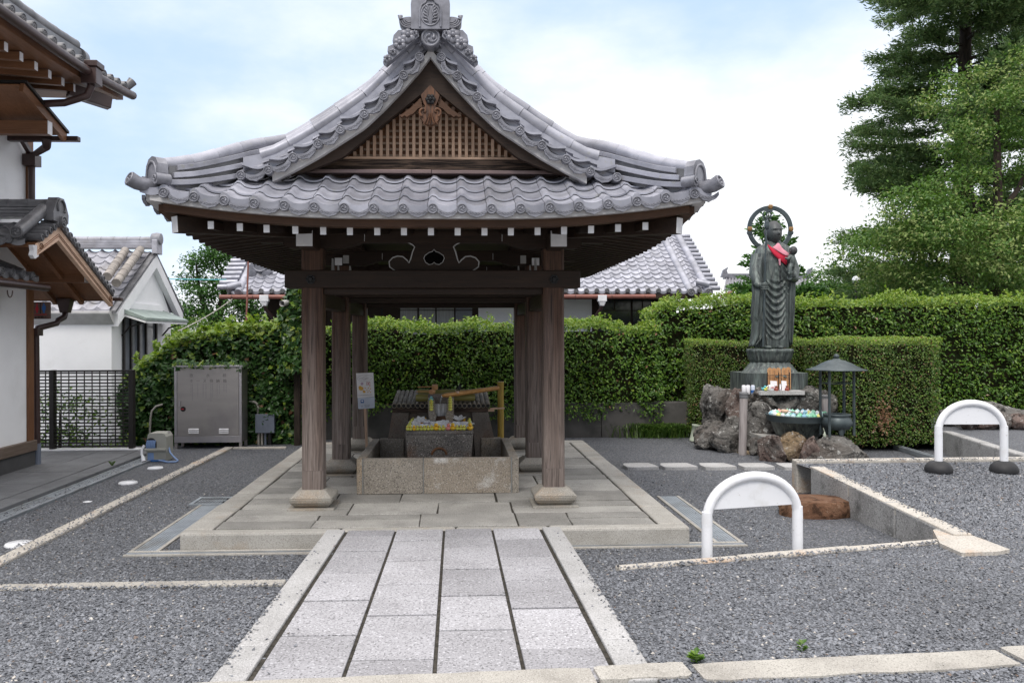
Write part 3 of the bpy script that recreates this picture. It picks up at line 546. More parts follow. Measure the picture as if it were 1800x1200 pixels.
def s_edge(n):
    P = []
    def line(p, q, off, k, z, w=.03): t = RNG.uniform(0, 1, k); nx, ny = (q[1]-p[1]), -(q[0]-p[0]); L_ = math.hypot(nx, ny); o = off+RNG.normal(0, w, k); P.append(np.stack([p[0]+(q[0]-p[0])*t+nx/L_*o, p[1]+(q[1]-p[1])*t+ny/L_*o, np.zeros(k)+(z if not callable(z) else z(t))], 1))
    line((-5.5, YST), (PXL, YST), .0, 900, fz(YST)+.014, .022); line((-5.5, YST+.11), (PXL, YST+.11), .0, 260, fz(YST)+.014, .02)
    line((kx+.07, 5.8), (kx+.07, 13), .0, 500, LOW+.036); line((kx-.07, 5.8), (kx-.07, 13), .0, 500, LOW+.036)
    line((wx+.12, 5.4), (wx+.12, 13), .0, 420, LOW+.03, .06)
    line((SR0.x, SR0.y), (SR1.x, SR1.y), .0, 600, lambda t: zt(SR0.y)+.016+t*(zt(SR1.y)-zt(SR0.y)), .025)
    line((W2.x+.15, W2.y), (W1.x+.15, W1.y), .0, 420, lambda t: zt(W2.y)+.036+t*(.231-zt(W2.y)-.036), .03); line((W1.x, 9.68), (8, 9.68), 0, 420, .238, .03)
    line((PXL, 4), (PXL, 5.4), 0, 160, lambda t: fz(4+1.4*t)+.01, .02); line((PXR, 4), (PXR, 5.8), 0, 160, lambda t: fz(4+1.8*t)+.01, .02)
    return np.concatenate(P)
chips('gravel', 0, s_edge, .0065, .013)
# stepping stones on the right
for i, (xa, xb) in enumerate(((1102, 1158), (1170, 1228), (1239, 1296), (1309, 1366), (1380, 1424))):
    p, q = PZ(xa, 826, LOW), PZ(xb, 826, LOW); rn2 = random.Random(i); w_ = (q.x-p.x); poly = [(0, 0), (w_*.3, -.015), (w_*.7, -.01), (w_, .0), (w_*.985, .16), (w_*.86, .36), (w_*.5, .375), (w_*.06, .36), (-.02, .2)]
    poly = [(a+rn2.uniform(-.012, .012), b+rn2.uniform(-.012, .012)) for a, b in poly]; mb = MB(); mb.prism(poly, (p.x, p.y, LOW-.03), (1, 0, 0), (0, 1, 0), (0, 0, .075))
    solo('stepping_stone', mb, M['border'], ('flat stepping stone closest to the platform', 'second stepping stone from the platform', 'middle one of the five flat stepping stones', 'fourth stepping stone, just before the half hidden last one', 'last stepping stone, at the corner of the terrace wall')[i], 'stepping stone', (p.x, p.y, LOW), 'stepping stones in the gravel', .012)
# front granite kerb stones at the bottom right, on a rough mortar bed
mb = MB(); mb.add([(-1.6, 2.2, fz(3.5)+.0), (9, 2.2, fz(3.5)+.0), (9, 4.3, fz(4.2)-.02), (2., 4.0, fz(4.)-.012), (-1.6, 3.79, fz(3.9)-.012)], [(0, 1, 2, 3, 4)]); struct('mortar_bed', mb, M['mortar'])
for (p0, p1, dpt, lab) in (((330, 1204), (1036, 1177.5), .2, 'grey weathered kerb stone across the foot of the paved path'), ((1042, 1176), (1198, 1168), .16, 'short rough granite kerb stone at the end of the paved path'), ((1215, 1171), (1746, 1147), .2, 'long rough granite kerb stone along the front of the gravel'), ((1756, 1143), (1990, 1132), .22, 'rough granite kerb stone cut off by the right edge of the picture')):
    a, b = PF(*p0), PF(*p1); n = Vector((b.y-a.y, -(b.x-a.x), 0)).normalized()*dpt; nn = 14; top = []; bot = []; rn2 = random.Random(p0[0])
    for i in range(nn+1):
        q = a+(b-a)*(i/nn); e = .02 if i in (0, nn) else 0; top.append((q.x+n.x*(e/dpt)*.5, q.y+n.y*(e/dpt)*.5+rn2.uniform(-.006, .006))); bot.append((q.x+n.x*(1-e/dpt*.6), q.y+n.y*(1-e/dpt*.6)+rn2.uniform(-.014, .01)))
    poly = top+bot[::-1]; mb = MB(); mb.prism(poly, (0, 0, fz(3.9)-.12), (1, 0, 0), (0, 1, 0), (0, 0, .135)); solo('kerb_stone', mb, M['kerb'], lab, 'kerb stone', (a.x, a.y, fz(3.9)), 'rough kerb stones at the front', .008)
mb = MB()
for xa, xb in ((1040, 1180), (1200, 1420), (1440, 1700), (1720, 1950)):
    a, b = PF(xa, 1197-(xa-1040)*.025), PF(xb, 1197-(xb-1040)*.025); a.y -= .035; b.y -= .035
    mb.prism([(a.x, a.y), (a.x+.02, a.y-.3), (b.x-.02, b.y-.3), (b.x, b.y)], (0, 0, fz(3.9)-.12), (1, 0, 0), (0, 1, 0), (0, 0, .09))
struct('road_edge_paving', mb, M['kerb'], .02)
M['fascia'] = wood('fascia_timber', (.05,.024,.013), (.085,.042,.022), 0); M['worn_pale'] = wood('weathered_lattice', (.24,.17,.12), (.36,.27,.2), 0)
# ------------------------------------------------------------------ the purification pavilion
FY, MY, BY = 8.47, 10.5, 12.55
PXL_, PXR_ = PY(552, 700, FY).x, PY(972, 700, FY).x; X0 = (PXL_+PXR_)/2; PW = (PXR_-PXL_)/2
YF, YR = 7.10, 13.9; A = 2.50; YC = (YF+YR)/2
_r = [0, .108, .26, .449, .632, .859, 1.07, 1.308, 1.54, 1.8, 2.2, 2.5]; _z = [4.60, 4.49, 4.31, 4.11, 3.935, 3.785, 3.65, 3.515, 3.40, 3.285, 3.07, 2.93]
def hs(s): return float(np.interp(A-s, _r, _z))
def f_(d): return max(0., 1-max(d, 0)/1.9)**2
def lift(dx, dy): return .16*f_(dx)*f_(dy)
pav = thing('purification_pavilion', 'dark timber water pavilion with curved grey tiled gable roof over the stone basin', 'pavilion', (X0, YC, 0))

def tilefield(name, P, u0, nu, pitch, v0, nv, course, mat, parent, clip=None, thick=.030, amp=.048, lap=.035, n=9, keep=None, flip=False):
    """courses of S-shaped pantiles; P(u,v) gives a point of the roof surface"""
    mb = MB(); tt = [i/(n-1) for i in range(n)]
    def w(t):
        if t < .34: return .66*math.sin(PI*t/.34)
        return -.42*math.sin(PI*(t-.34)/.66)**.8
    for j in range(nv):
        for i in range(nu):
            va = v0+j*course-lap; vb = v0+(j+1)*course
            if keep and not keep(u0+(i+.5)*pitch, (va+vb)/2): continue
            rows_ = []
            for v, h in ((va, thick), (vb, 0)):
                row = []
                for t in tt:
                    tq = 1-t if flip else t
                    u = u0+(i+t)*pitch+(.004 if t == 0 else 0); uu, vv = clip(u, v) if clip else (u, v)
                    p = P(uu, max(vv, v0-.02)); row.append((p[0], p[1], p[2]+amp*w(tq)+h))
                rows_.append(row)
            low = [(x, y, z-(.066 if j == 0 else .016)) for x, y, z in rows_[0]]
            m = len(tt)
            mb.add(rows_[0]+rows_[1], [(k, k+1, m+k+1, m+k) for k in range(m-1)], True)
            mb.add(low+rows_[0], [(k, k+1, m+k+1, m+k) for k in range(m-1)])
    return part(name, mb, mat, parent)
PT = .2607; UL = PY(290, 350, YF).x-X0-.047
def Pf(u, s): return (X0+u, YF+s, hs(s)+lift(A-abs(u), s))
def Pr(u, s): return (X0+u, YR-s, hs(s)+lift(A-abs(u), s))
def Ps(sg):
    return lambda y, s: (X0+sg*(A-s), y, hs(s)+lift(s, min(y-YF, YR-y)))
cf = lambda u, s: (max(-(A-s), min(A-s, u)), s)
tilefield('skirt_tiles', Pf, UL-PT, 21, PT, 0, 4, .24, M['tile'], pav, cf, keep=lambda u, s: abs(u) < A-s+.12)
tilefield('skirt_tiles', Pr, UL-PT, 21, PT, 0, 4, .24, M['tile'], pav, cf, keep=lambda u, s: abs(u) < A-s+.12)
VY = 7.60
def cs(y, s):
    d = min(y-YF, YR-y)
    if y < VY or y > YR-(VY-YF): s = min(s, max(d, 0)) if d > 0 else s
    return (max(YF+min(s, .5), min(YR-min(s, .5), y)), s)
for sg in (-1, 1):
    tilefield('main_tiles', Ps(sg), YF, 26, (YR-YF)/26, 0, 11, .2345, M['tile'], pav, cs, keep=lambda y, s: (min(y-YF, YR-y) > s-.1 or min(y-YF, YR-y) > VY-YF-.05), flip=sg > 0)
# boards closing the roof under the tiles
mb = MB(); ny = 20
for sg in (-1, 1):
    grid(lambda u, v: (lambda s, y: (X0+sg*(A-s), y, hs(s)+lift(s, min(y-YF, YR-y))-.05))(.03+u*(A-.03), (lambda q: YF+q+v*(YR-YF-2*q))(min(.03+u*(A-.03), .54))), 26, ny, mb)
for fn, sg in ((Pf, 1), (Pr, -1)):
    grid(lambda u, v: (lambda s: (lambda p: (p[0], p[1], p[2]-.05))(fn((u*2-1)*(A-s-.02), s)))(.03+v*.95), 30, 6, mb)
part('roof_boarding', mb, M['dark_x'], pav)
# end tiles with three-comma discs
def disc(mb, Rr, dep=.1):
    mb.tube([(0, dep, 0), (0, 0, 0)], Rr, 20); mb.tube([(Rr*.86*math.cos(a), -.004, Rr*.86*math.sin(a)) for a in [2*PI*k/20 for k in range(20)]], Rr*.13, 6, closed=True)
    for k in range(3):
        pth = []; rr = []
        for i in range(6):
            a = 2*PI*k/3+i*.38; q = Rr*(.30+.07*i); pth.append((q*math.cos(a), -.002, q*math.sin(a))); rr.append(Rr*(.21-.032*i))
        mb.tube(pth, rr, 6); mb.ball(pth[0], rr[0], 6, 4)
    return mb
def pendant(mb, x0, x1, dz=0):
    n = 14; top = []; bot = []
    for i in range(n+1):
        t = i/n; x = x0+(x1-x0)*t; top.append((x, .005+dz-.036*math.sin(PI*t))); c = 1-abs(2*t-1); bot.append((x, -.028-.030*min(1, c*3)-.024*c*c))
    mb.prism(top+bot[::-1], (0, .0, 0), (1, 0, 0), (0, 0, 1), (0, .03, 0))
    for i in range(1, 7):                              # scrolling relief
        t = i/7; x = x0+(x1-x0)*t; z = -.026-.02*math.sin(PI*t)*.9; mb.tube([(x+.011*math.cos(a), -.001, z+.009*math.sin(a)) for a in [2*PI*q/6 for q in range(6)]], .0035, 4, closed=True)
EM = MB(); disc(EM, .047); pendant(EM, .04, PT-.04); EM = mesh_of(EM, 'eave_end_tile', M['tile_relief'])
for k in range(19):
    u = UL+.047+k*PT; 
    if k == 18: pass
    z = hs(0)+lift(A-abs(u), 0)-.018; sl_ = math.atan2(lift(A-abs(u+PT), 0)-lift(A-abs(u), 0), PT)
    inst('eave_end_tile', EM, pav, Matrix.Translation((X0+u, YF-.035, z)) @ Matrix.Rotation(-sl_, 4, 'Y'))
# side eaves: disc ends facing sideways
SMm = MB(); disc(SMm, .047); pendant(SMm, .04, (YR-YF)/26-.04); SMm = mesh_of(SMm, 'side_end_tile', M['tile_relief'])
for sg in (-1, 1):
    for k in range(1, 26):
        y = YF+k*(YR-YF)/26; inst('side_end_tile', SMm, pav, Matrix.Translation((X0+sg*(A+.035), y, hs(0)+lift(0, min(y-YF, YR-y))-.018)) @ Matrix.Rotation(sg*PI/2, 4, 'Z'))
# verge tiles: discs where the photo has them, mirrored
vd = [(737, 102), (709, 134), (674, 170), (640, 202), (598, 229), (559, 254), (515.5, 278), (472, 300), (424, 309.5)]
VD = [(PY(756, 100, VY).x-PY(a, b, VY).x, PY(a, b, VY).z) for a, b in vd]; VXc = PY(756.5, 100, VY).x
for sg in (-1, 1):
    for i, (r, z) in enumerate(VD):
        r2, z2 = VD[i-1] if i else (0, PY(757, 66, VY).z+.02); L = math.hypot(r-r2, z-z2); mb = MB(); disc(mb, .045, .12)
        if i: pendant(mb, .04, L-.035, .012)
        sl_ = math.atan2(z2-z, r-r2); me = mesh_of(mb, 'verge_end_tile', M['tile_relief'])
        if sg < 0: Mx = Matrix.Translation((VXc-r, VY-.03, z)) @ Matrix.Rotation(-sl_, 4, 'Y')
        else: Mx = Matrix.Translation((VXc+r, VY-.03, z)) @ Matrix.Scale(-1, 4, (1, 0, 0)) @ Matrix.Rotation(-sl_, 4, 'Y')
        inst('verge_end_tile', me, pav, Mx)
        # the curved verge tile above each disc
        mb = MB(); r3 = r2 if i else max(r-.12, 0); pts = []
        for k in range(9):
            t = k/8; rr = r+(r3-r)*t; zz = z+(z2-z)*t; pts.append((VXc+sg*rr, zz+.062+.05*math.cos(PI*t)*.6-.035*math.sin(PI*t)+.012))
        vs = []
        for y_ in (VY-.02, VY+.3):
            for dz in (0, .022): vs += [(x, y_, zq+dz) for x, zq in pts]
        n = len(pts); fs = [(k, k+1, n+k+1, n+k) for k in range(n-1)]+[(n+k, n+k+1, 3*n+k+1, 3*n+k) for k in range(n-1)]+[(k+1, k, 2*n+k, 2*n+k+1) for k in range(n-1)]
        mb.add(vs, fs, False); part('verge_tile', mb, M['tile'], pav)
def vcurve(r): return float(np.interp(r, [0]+[a for a, b in VD], [PY(757, 66, VY).z-.06]+[b for a, b in VD]))
def pale(sg, r): return (VXc+sg*r, vcurve(r))
def inner(r): return float(np.interp(r, [0, .42, .84, 1.17, 1.5], [4.19, 3.855, 3.505, 3.37, 3.30]))
def ribbon(mb, sg, r0, r1, d0, d1, y0, y1, n=30):
    up_ = []; lo_ = []
    for i in range(n+1):
        r = r0+(r1-r0)*i/n; z = vcurve(r); up_.append((VXc+sg*r, z-d0)); lo_.append((VXc+sg*r, z-d1 if d1 is not None else min(inner(r), z-d0-.01)))
    mb.prism(up_+lo_[::-1], (0, y0, 0), (1, 0, 0), (0, 0, 1), (0, y1-y0, 0))
for sg in (-1, 1):
    mb = MB(); ribbon(mb, sg, 0.0, 1.5, .03, .115, VY+.03, VY+.2); part('pale_verge_board', mb, M['verge_pale'], pav, .003)
    mb = MB(); ribbon(mb, sg, 0.04, 1.78, -.19, -.0, VY+.055, VY+.085); part('verge_half_tiles', mb, M['tile'], pav)
    mb = MB(); ribbon(mb, sg, 0.0, 1.44, .105, None, VY+.10, VY+.17); part('bargeboard', mb, M['dark_x'], pav, .004)
    mb = MB(); ribbon(mb, sg, .05, 1.9, .02, .1, VY+.2, VY+.46); part('verge_soffit', mb, M['dark_y'], pav)
def rolls(name, pts, r, seg, parent, mat=None):       # row of round cover tiles with visible joints
    mb = MB(); pts = [Vector(p) for p in pts]; L = [0]
    for a, b in zip(pts[:-1], pts[1:]): L.append(L[-1]+(b-a).length)
    def at_(d):
        d = max(0, min(L[-1], d))
        for i in range(len(pts)-1):
            if d <= L[i+1]+1e-9: t = (d-L[i])/max(L[i+1]-L[i], 1e-9); return pts[i]+(pts[i+1]-pts[i])*t
        return pts[-1]
    n = max(1, round(L[-1]/seg)); sg_ = L[-1]/n
    for i in range(n): mb.tube([at_(i*sg_), at_((i+.5)*sg_), at_((i+1)*sg_-.004)], [r*.965, r*.985, r*1.03], 14)
    return part(name, mb, mat or M['tile'], parent)
def sweep(mb, pts, w_, h_, side):
    """box rail along pts; side = horizontal width direction"""
    sd = Vector(side).normalized()*(w_/2); vs = []; n = len(pts)
    for p in pts:
        p = Vector(p); vs += [p-sd, p+sd, p+sd+Vector((0, 0, h_)), p-sd+Vector((0, 0, h_))]
    fs = [(4*i+k, 4*i+(k+1) % 4, 4*i+4+(k+1) % 4, 4*i+4+k) for i in range(n-1) for k in range(4)]+[(3, 2, 1, 0), tuple(4*(n-1)+k for k in range(4))]
    return mb.add(vs, fs)
for sg in (-1, 1):
    pts = [(VXc+sg*r, VY+.10, vcurve(r)+.235-.05*sm01(r/1.6)) for r in np.linspace(.05, 1.62, 24)]; rolls('verge_cover_tiles', pts, .062, .3, pav)
    pts = [(X0+sg*r, 8.12, float(np.interp(r, _r, _z))+.36-.06*sm01((r-.8)/1)) for r in np.linspace(.10, 1.72, 24)]; rolls('descending_ridge_cover', pts, .068, .3, pav)
    mb = MB()
    for k in range(4): sweep(mb, [(X0+sg*r, 8.12, float(np.interp(r, _r, _z))+.03+k*.068) for r in np.linspace(.1, 1.78, 24)], .25-.02*k, .06, (0, 1, 0))
    part('descending_ridge', mb, M['tile'], pav)
    # hip ridge to the upturned corner
    for fr_, s_y in ((YF, 1), (YR, -1)):
        hp = lambda s: (X0+sg*(A-s), fr_+s_y*s, hs(s)+lift(s, s)); sd = (1, sg*s_y, 0)
        mb = MB()
        for k in range(3): sweep(mb, [(lambda p: (p[0], p[1], p[2]+.015+.055*k*(1+s*1.1)))(hp(s)) for s in np.linspace(.13+.03*k, 1.0, 14)], .24-.03*k, .048, sd)
        part('hip_ridge', mb, M['tile'], pav, .004); mb = MB(); sweep(mb, [(lambda p: (p[0], p[1], p[2]-.06+.10*s))(hp(s)) for s in np.linspace(.14, 1.08, 14)], .12, .25, sd); part('hip_ridge_core', mb, M['tile_dark'], pav)
        rolls('hip_ridge_cover', [(lambda p: (p[0], p[1], p[2]+.20+.12*sm01(s/.9)))(hp(s)) for s in np.linspace(.12, 1.02, 14)], .066, .27, pav)
        # demon-face style end tile (plain arch with scroll feet) and the corner tile below it
        d = Vector((sg, -s_y, 0)).normalized(); rt_ = Vector((0, 0, 1)).cross(d)*-1; c = Vector(hp(.10)); arch = [(-.125, 0), (-.13, .09), (-.115, .17), (-.07, .225), (0, .245), (.07, .225), (.115, .17), (.13, .09), (.125, 0)]
        mb = MB(); mb.prism(arch, c+Vector((0, 0, .03))-d*.02, rt_, (0, 0, 1), d*.09)
        rim = [c+Vector((0, 0, .03))+rt_*(u*.72)+Vector((0, 0, v*.8))+d*.075 for u, v in arch]; mb.tube(rim, .012, 6)
        for q in (-1, 1): 
            o_ = c+rt_*(q*.125)+Vector((0, 0, .06)); mb.tube([o_-d*.03, o_+d*.10], .05, 14); mb.tube([o_+d*.105+rt_*(.03*math.cos(a)*(1-a/12))+Vector((0, 0, .03*math.sin(a)*(1-a/12))) for a in np.linspace(0, 8, 16)], .007, 5)
        part('hip_end_tile', mb, M['tile_relief'], pav)
        mb = MB(); p0 = Vector(hp(.18)); mb.tube([p0+Vector((0, 0, .02)), Vector(hp(0))+Vector((0, 0, .025)), Vector(hp(0))+d*.06+Vector((0, 0, .035)), Vector(hp(0))+d*.125+Vector((0, 0, .065))], [.06, .06, .062, .066], 16)
        e_ = Vector(hp(0))+d*.125+Vector((0, 0, .065)); dd = (d*.10+Vector((0, 0, .04))).normalized(); a_ = dd.cross(Vector((0, 0, 1))).normalized(); b_ = a_.cross(dd); mb.tube([e_+dd*.003+(a_*math.cos(t)+b_*math.sin(t))*.052 for t in [2*PI*k/18 for k in range(18)]], .010, 6, closed=True)
        for k in range(3): mb.ball(tuple(e_+dd*.002+(a_*math.cos(2*PI*k/3)+b_*math.sin(2*PI*k/3))*.02), .013, 6, 4)
        part('corner_tile', mb, M['tile_relief'], pav)
# main ridge and its great end tile
mb = MB()
for k in range(4): mb.box(X0-.15+.012*k, VY+.02, 4.58+k*.075, X0+.15-.012*k, YR-.52, 4.645+k*.075)
part('ridge', mb, M['tile'], pav, .005); rolls('ridge_cover', [(X0, VY+.02, 4.93), (X0, YR-.5, 4.93)], .08, .3, pav)
OY = 7.46
def oz(px, py): p = PY(px, py, OY); return (p.x, p.z)
mb = MB(); body = [(723, 51), (722, 8), (724, -6), (731, -20), (743, -29), (756.5, -32), (770, -29), (782, -20), (789, -6), (791, 8), (790, 51)]
mb.prism([oz(*q) for q in body], (0, OY, 0), (1, 0, 0), (0, 0, 1), (0, .16, 0))
rim = [(738, 48), (738, 18), (741, 9), (748, 5), (750, 0), (763, 0), (765, 5), (772, 9), (775, 18), (775, 48)]
mb.tube([(oz(*q)[0], OY-.004, oz(*q)[1]) for q in rim], .011, 6)
cx_, cz_ = oz(756.5, 26); 
mb.tube([(cx_+.088*math.cos(a), OY-.002, cz_+.10*math.sin(a)) for a in [2*PI*k/24 for k in range(24)]], .008, 5, closed=True)
for q in (-1, 1):                                     # two mirrored leaf sprays of the crest
    for i in range(6):
        a = -1.1+i*.42; bx, bz = cx_+q*.018, cz_-.065+i*.022; ex, ez = bx+q*.052*math.cos(a*.6+.5), bz+.045*math.sin(a*.6+.7)+.012; mb.tube([(bx, OY-.004, bz), ((bx+ex)/2, OY-.012, (bz+ez)/2), (ex, OY-.004, ez)], [.004, .012, .003], 6)
    mb.tube([(cx_+q*.008, OY-.004, cz_-.09), (cx_+q*.028, OY-.008, cz_), (cx_+q*.012, OY-.006, cz_+.07), (cx_+q*.04, OY-.004, cz_+.08)], .006, 5)
    c0 = oz(756.5+q*37.5, 38); 
    mb.prism([(c0[0]+.093*math.cos(a), c0[1]+.062*math.sin(a) if math.sin(a) < 0 else c0[1]+.05*math.sin(a)) for a in [2*PI*k/20 for k in range(20)]], (0, OY+.015, 0), (1, 0, 0), (0, 0, 1), (0, .10, 0))
    for k in range(4): mb.tube([(c0[0]+(.088-.019*k)*math.cos(a), OY+.008, c0[1]+.02+(.075-.017*k)*math.sin(a)) for a in np.linspace(PI*1.02, PI*1.98, 12)], .0085, 6)
    mb.tube([(c0[0]+q*.075, OY+.01, c0[1]+.02), (c0[0]+q*.085, OY+.01, c0[1]+.05), (c0[0]+q*.06, OY+.01, c0[1]+.055)], [.02, .024, .01], 8)
    wing = [(756.5+q*a, b) for a, b in ((22, 50), (57, 51), (65, 60), (67, 70), (62, 74), (75, 80), (76, 88), (68, 92), (80, 98), (84, 107), (78, 112), (20, 62))]
    mb.prism([oz(*k) for k in wing], (0, OY+.03, 0), (1, 0, 0), (0, 0, 1), (0, .09, 0))
    for (fx, fy, fr2) in ((39.5, 61, .066), (54, 75, .056), (76, 102, .036), (66, 90, .03), (28, 57, .03)):
        c1 = oz(756.5+q*fx, fy)
        for k in range(6): a = 2*PI*k/6+.5; mb.ball((c1[0]+fr2*.62*math.cos(a), OY+.02, c1[1]+fr2*.62*math.sin(a)), (fr2*.5, .016, fr2*.5), 10, 5)
        mb.ball((c1[0], OY+.0, c1[1]), (fr2*.3, .034, fr2*.3), 8, 5)
part('ridge_end_tile', mb, M['tile_relief'], pav)
mb = MB(); disc(mb, .092, .16); mb.xf(Matrix.Translation((PY(757, 66, VY-.1).x, VY-.1, PY(757, 66, VY-.1).z))); part('ridge_disc_tile', mb, M['tile_relief'], pav)
# gable: lattice, pendant, worn beam, flashing
GY = 8.02
def gx(px, py=280): return PY(px, py, GY).x
bz0, bz1 = PY(756, 281, GY).z, PY(756, 277, GY).z
mb = MB(); tri = [(VXc-1.25, bz0), (VXc+1.25, bz0)]+[(VXc+r, max(inner(abs(r))+.09, bz0+.01)) for r in np.linspace(1.2, -1.2, 25)]; mb.prism(tri, (0, GY+.05, 0), (1, 0, 0), (0, 0, 1), (0, .04, 0)); part('gable_board', mb, M['brown_x'], pav)
mb = MB(); z = bz0+.035
for i in range(13):
    zz = bz0+.045+i*.0625; half = 0
    for r in np.linspace(1.3, 0, 60):
        if inner(r)+.06 > zz+.02: half = r; break
    if half > .05: mb.box(VXc-half, GY+.025, zz-.011, VXc+half, GY+.048, zz+.011)
part('lattice_rails', mb, M['worn_pale'], pav)
for i in range(27):
    x = gx(612+i*11.55); r = abs(x-VXc); zt_ = inner(r)+.07
    if zt_ > bz1+.01: mb = MB(); mb.box(x-.0155, GY, bz1+.001, x+.0155, GY+.024, zt_); part('lattice_slat', mb, M['pale_z'], pav, .002)
mb = MB(); mb.box(VXc-1.02, GY-.03, bz0-.003, VXc+1.02, GY+.05, bz1); part('lattice_sill', mb, M['pale_x'], pav, .004)
mb = MB(); mb.box(VXc-1.35, GY-.045, PY(756, 301, GY).z, VXc+1.35, GY+.05, bz0-.004); part('gable_beam', mb, M['worn'], pav, .008)
mb = MB(); mb.box(VXc-1.42, GY-.16, PY(756, 305, GY-.1).z-.01, VXc-.002, GY+.0, PY(756, 300.5, GY-.1).z); mb.box(VXc+.002, GY-.16, PY(756, 305, GY-.1).z-.012, VXc+1.42, GY+.0, PY(756, 300.5, GY-.1).z-.003); part('flashing', mb, M['copper'], pav, .004); mb = MB(); mb.box(VXc-1.75, GY-.03, 3.1, VXc+1.75, GY+.09, bz0-.01); part('gable_sill', mb, M['dark_x'], pav)
GE = VY+.05
def ge(px, py): p = PY(px, py, GE); return (p.x, p.z)
mb = MB(); sil = [(756.5, 152), (740, 170), (744, 182), (748, 190), (742, 193), (738, 199), (739, 208), (744, 216), (751, 220), (756.5, 223)]; sil = sil+[(1513-a, b) for a, b in sil[-2:0:-1]]
mb.prism([ge(*q) for q in sil], (0, GE-.05, 0), (1, 0, 0), (0, 0, 1), (0, .09, 0))
for q in (-1, 1):
    c1 = ge(756.5+q*11, 199); mb.tube([(c1[0]+q*(.05-.0045*k)*math.cos(k*.5-1.2), GE-.055, c1[1]+(.05-.0045*k)*math.sin(k*.5-1.2)) for k in range(12)], .012, 6)
    for k in range(3): mb.tube([(VXc+q*.008*k, GE-.055, ge(0, 196)[1]), (VXc+q*.02*k, GE-.058, ge(0, 208)[1]), (VXc+q*.034*k, GE-.055, ge(0, 216)[1])], .007, 5)
part('gable_pendant', mb, gen('pendant_wood', (.15,.065,.03), (.035,.017,.010), 5, (10, 10, 1.2), rough=.5), pav, .004)
mb = MB(); c1 = ge(757, 178)
for k in range(6): a = 2*PI*k/6; mb.ball((c1[0]+.03*math.cos(a), GE-.06, c1[1]+.03*math.sin(a)), (.022, .018, .022), 8, 5)
mb.ball((c1[0], GE-.07, c1[1]), (.02, .03, .02), 8, 5); mb.tube([(c1[0], GE-.05, c1[1]), (c1[0], GE-.06, c1[1])], .05, 6); part('hexagon_boss', mb, M['black'], pav)
for q in (-1, 1):
    wing = [(756.5+q*a, b) for a, b in ((17, 174), (36, 192), (54, 205), (50, 207), (45, 204), (41, 207), (36, 203), (30, 201), (22, 192), (14, 189))]
    mb = MB(); mb.prism([ge(*k) for k in wing], (0, GE-.02, 0), (1, 0, 0), (0, 0, 1), (0, .06, 0)); part('pendant_wing', mb, M['fascia'], pav, .004)
# eaves: pale tile bed, brown fascia, rafters with whitened ends, soffit
def edge_pts(d, dz, n=40):
    return [(X0+u, YF+d, hs(0)+lift(A-abs(u), 0)+dz) for u in np.linspace(-(A-d), A-d, n)], [(X0+u, YR-d, hs(0)+lift(A-abs(u), 0)+dz) for u in np.linspace(-(A-d), A-d, n)]
def side_pts(sg, d, dz, n=40): return [(X0+sg*(A-d), y, hs(0)+lift(0, min(y-YF, YR-y))+dz) for y in np.linspace(YF+d, YR-d, n)]
for nme, d, dz, w_, h_, mat in (('eave_board', .05, -.098, .1, .055, 'verge_pale'), ('fascia', .14, -.165, .13, .066, 'fascia')):
    for pts in edge_pts(d, dz): mb = MB(); sweep(mb, pts, w_, h_, (0, 1, 0)); part(nme, mb, M[mat], pav)
    for sg in (-1, 1): mb = MB(); sweep(mb, side_pts(sg, d, dz), w_, h_, (1, 0, 0)); part(nme, mb, M[mat], pav)
RZ = 2.735
def soff(s, l): return RZ+.075+.14*s+l
mb = MB()
for sg in (-1, 1): grid(lambda u, v: (lambda s, y: (X0+sg*(A-s), y, soff(s, lift(s, min(y-YF, YR-y)))))(.16+v*1.3, YF+.16+v*1.3+u*(YR-YF-.32-v*2.6)), 30, 8, mb)
for (yy, q) in ((YF, 1), (YR, -1)): grid(lambda u, v: (lambda s, x: (X0+x, yy+q*s, soff(s, lift(A-abs(x), s))))(.16+v*1.3, (2*u-1)*(A-.16-v*1.3)), 30, 8, mb)
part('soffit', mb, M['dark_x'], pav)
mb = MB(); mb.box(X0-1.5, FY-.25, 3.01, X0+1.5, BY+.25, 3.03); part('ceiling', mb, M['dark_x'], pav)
rx = [370.5, 421.5, 468.5, 519, 568, 615, 663, 710, 757.5, 804.5, 851.6, 898, 945, 991.5, 1039, 1086.5, 1134.5]
for px in rx:
    x = PY(px, 405, YF+.16).x; l = lift(A-abs(x-X0), .15)*.75; y1 = YF+min(1.55, max(.5, A-abs(x-X0)-.1)); p = Vector((x, YF+.165, RZ+l)); q = Vector((x, y1, RZ+.14*(y1-YF-.16)+l*.5))
    mb = MB(); mb.bar(p, q, .056, .072); ra = part('rafter', mb, M['dark_y'], pav, .003); mb = MB(); d = (p-q).normalized(); mb.bar(p+d*.001, p+d*.006, .054, .070); part('white_rafter_end', mb, M['white_paint'], ra, .004)
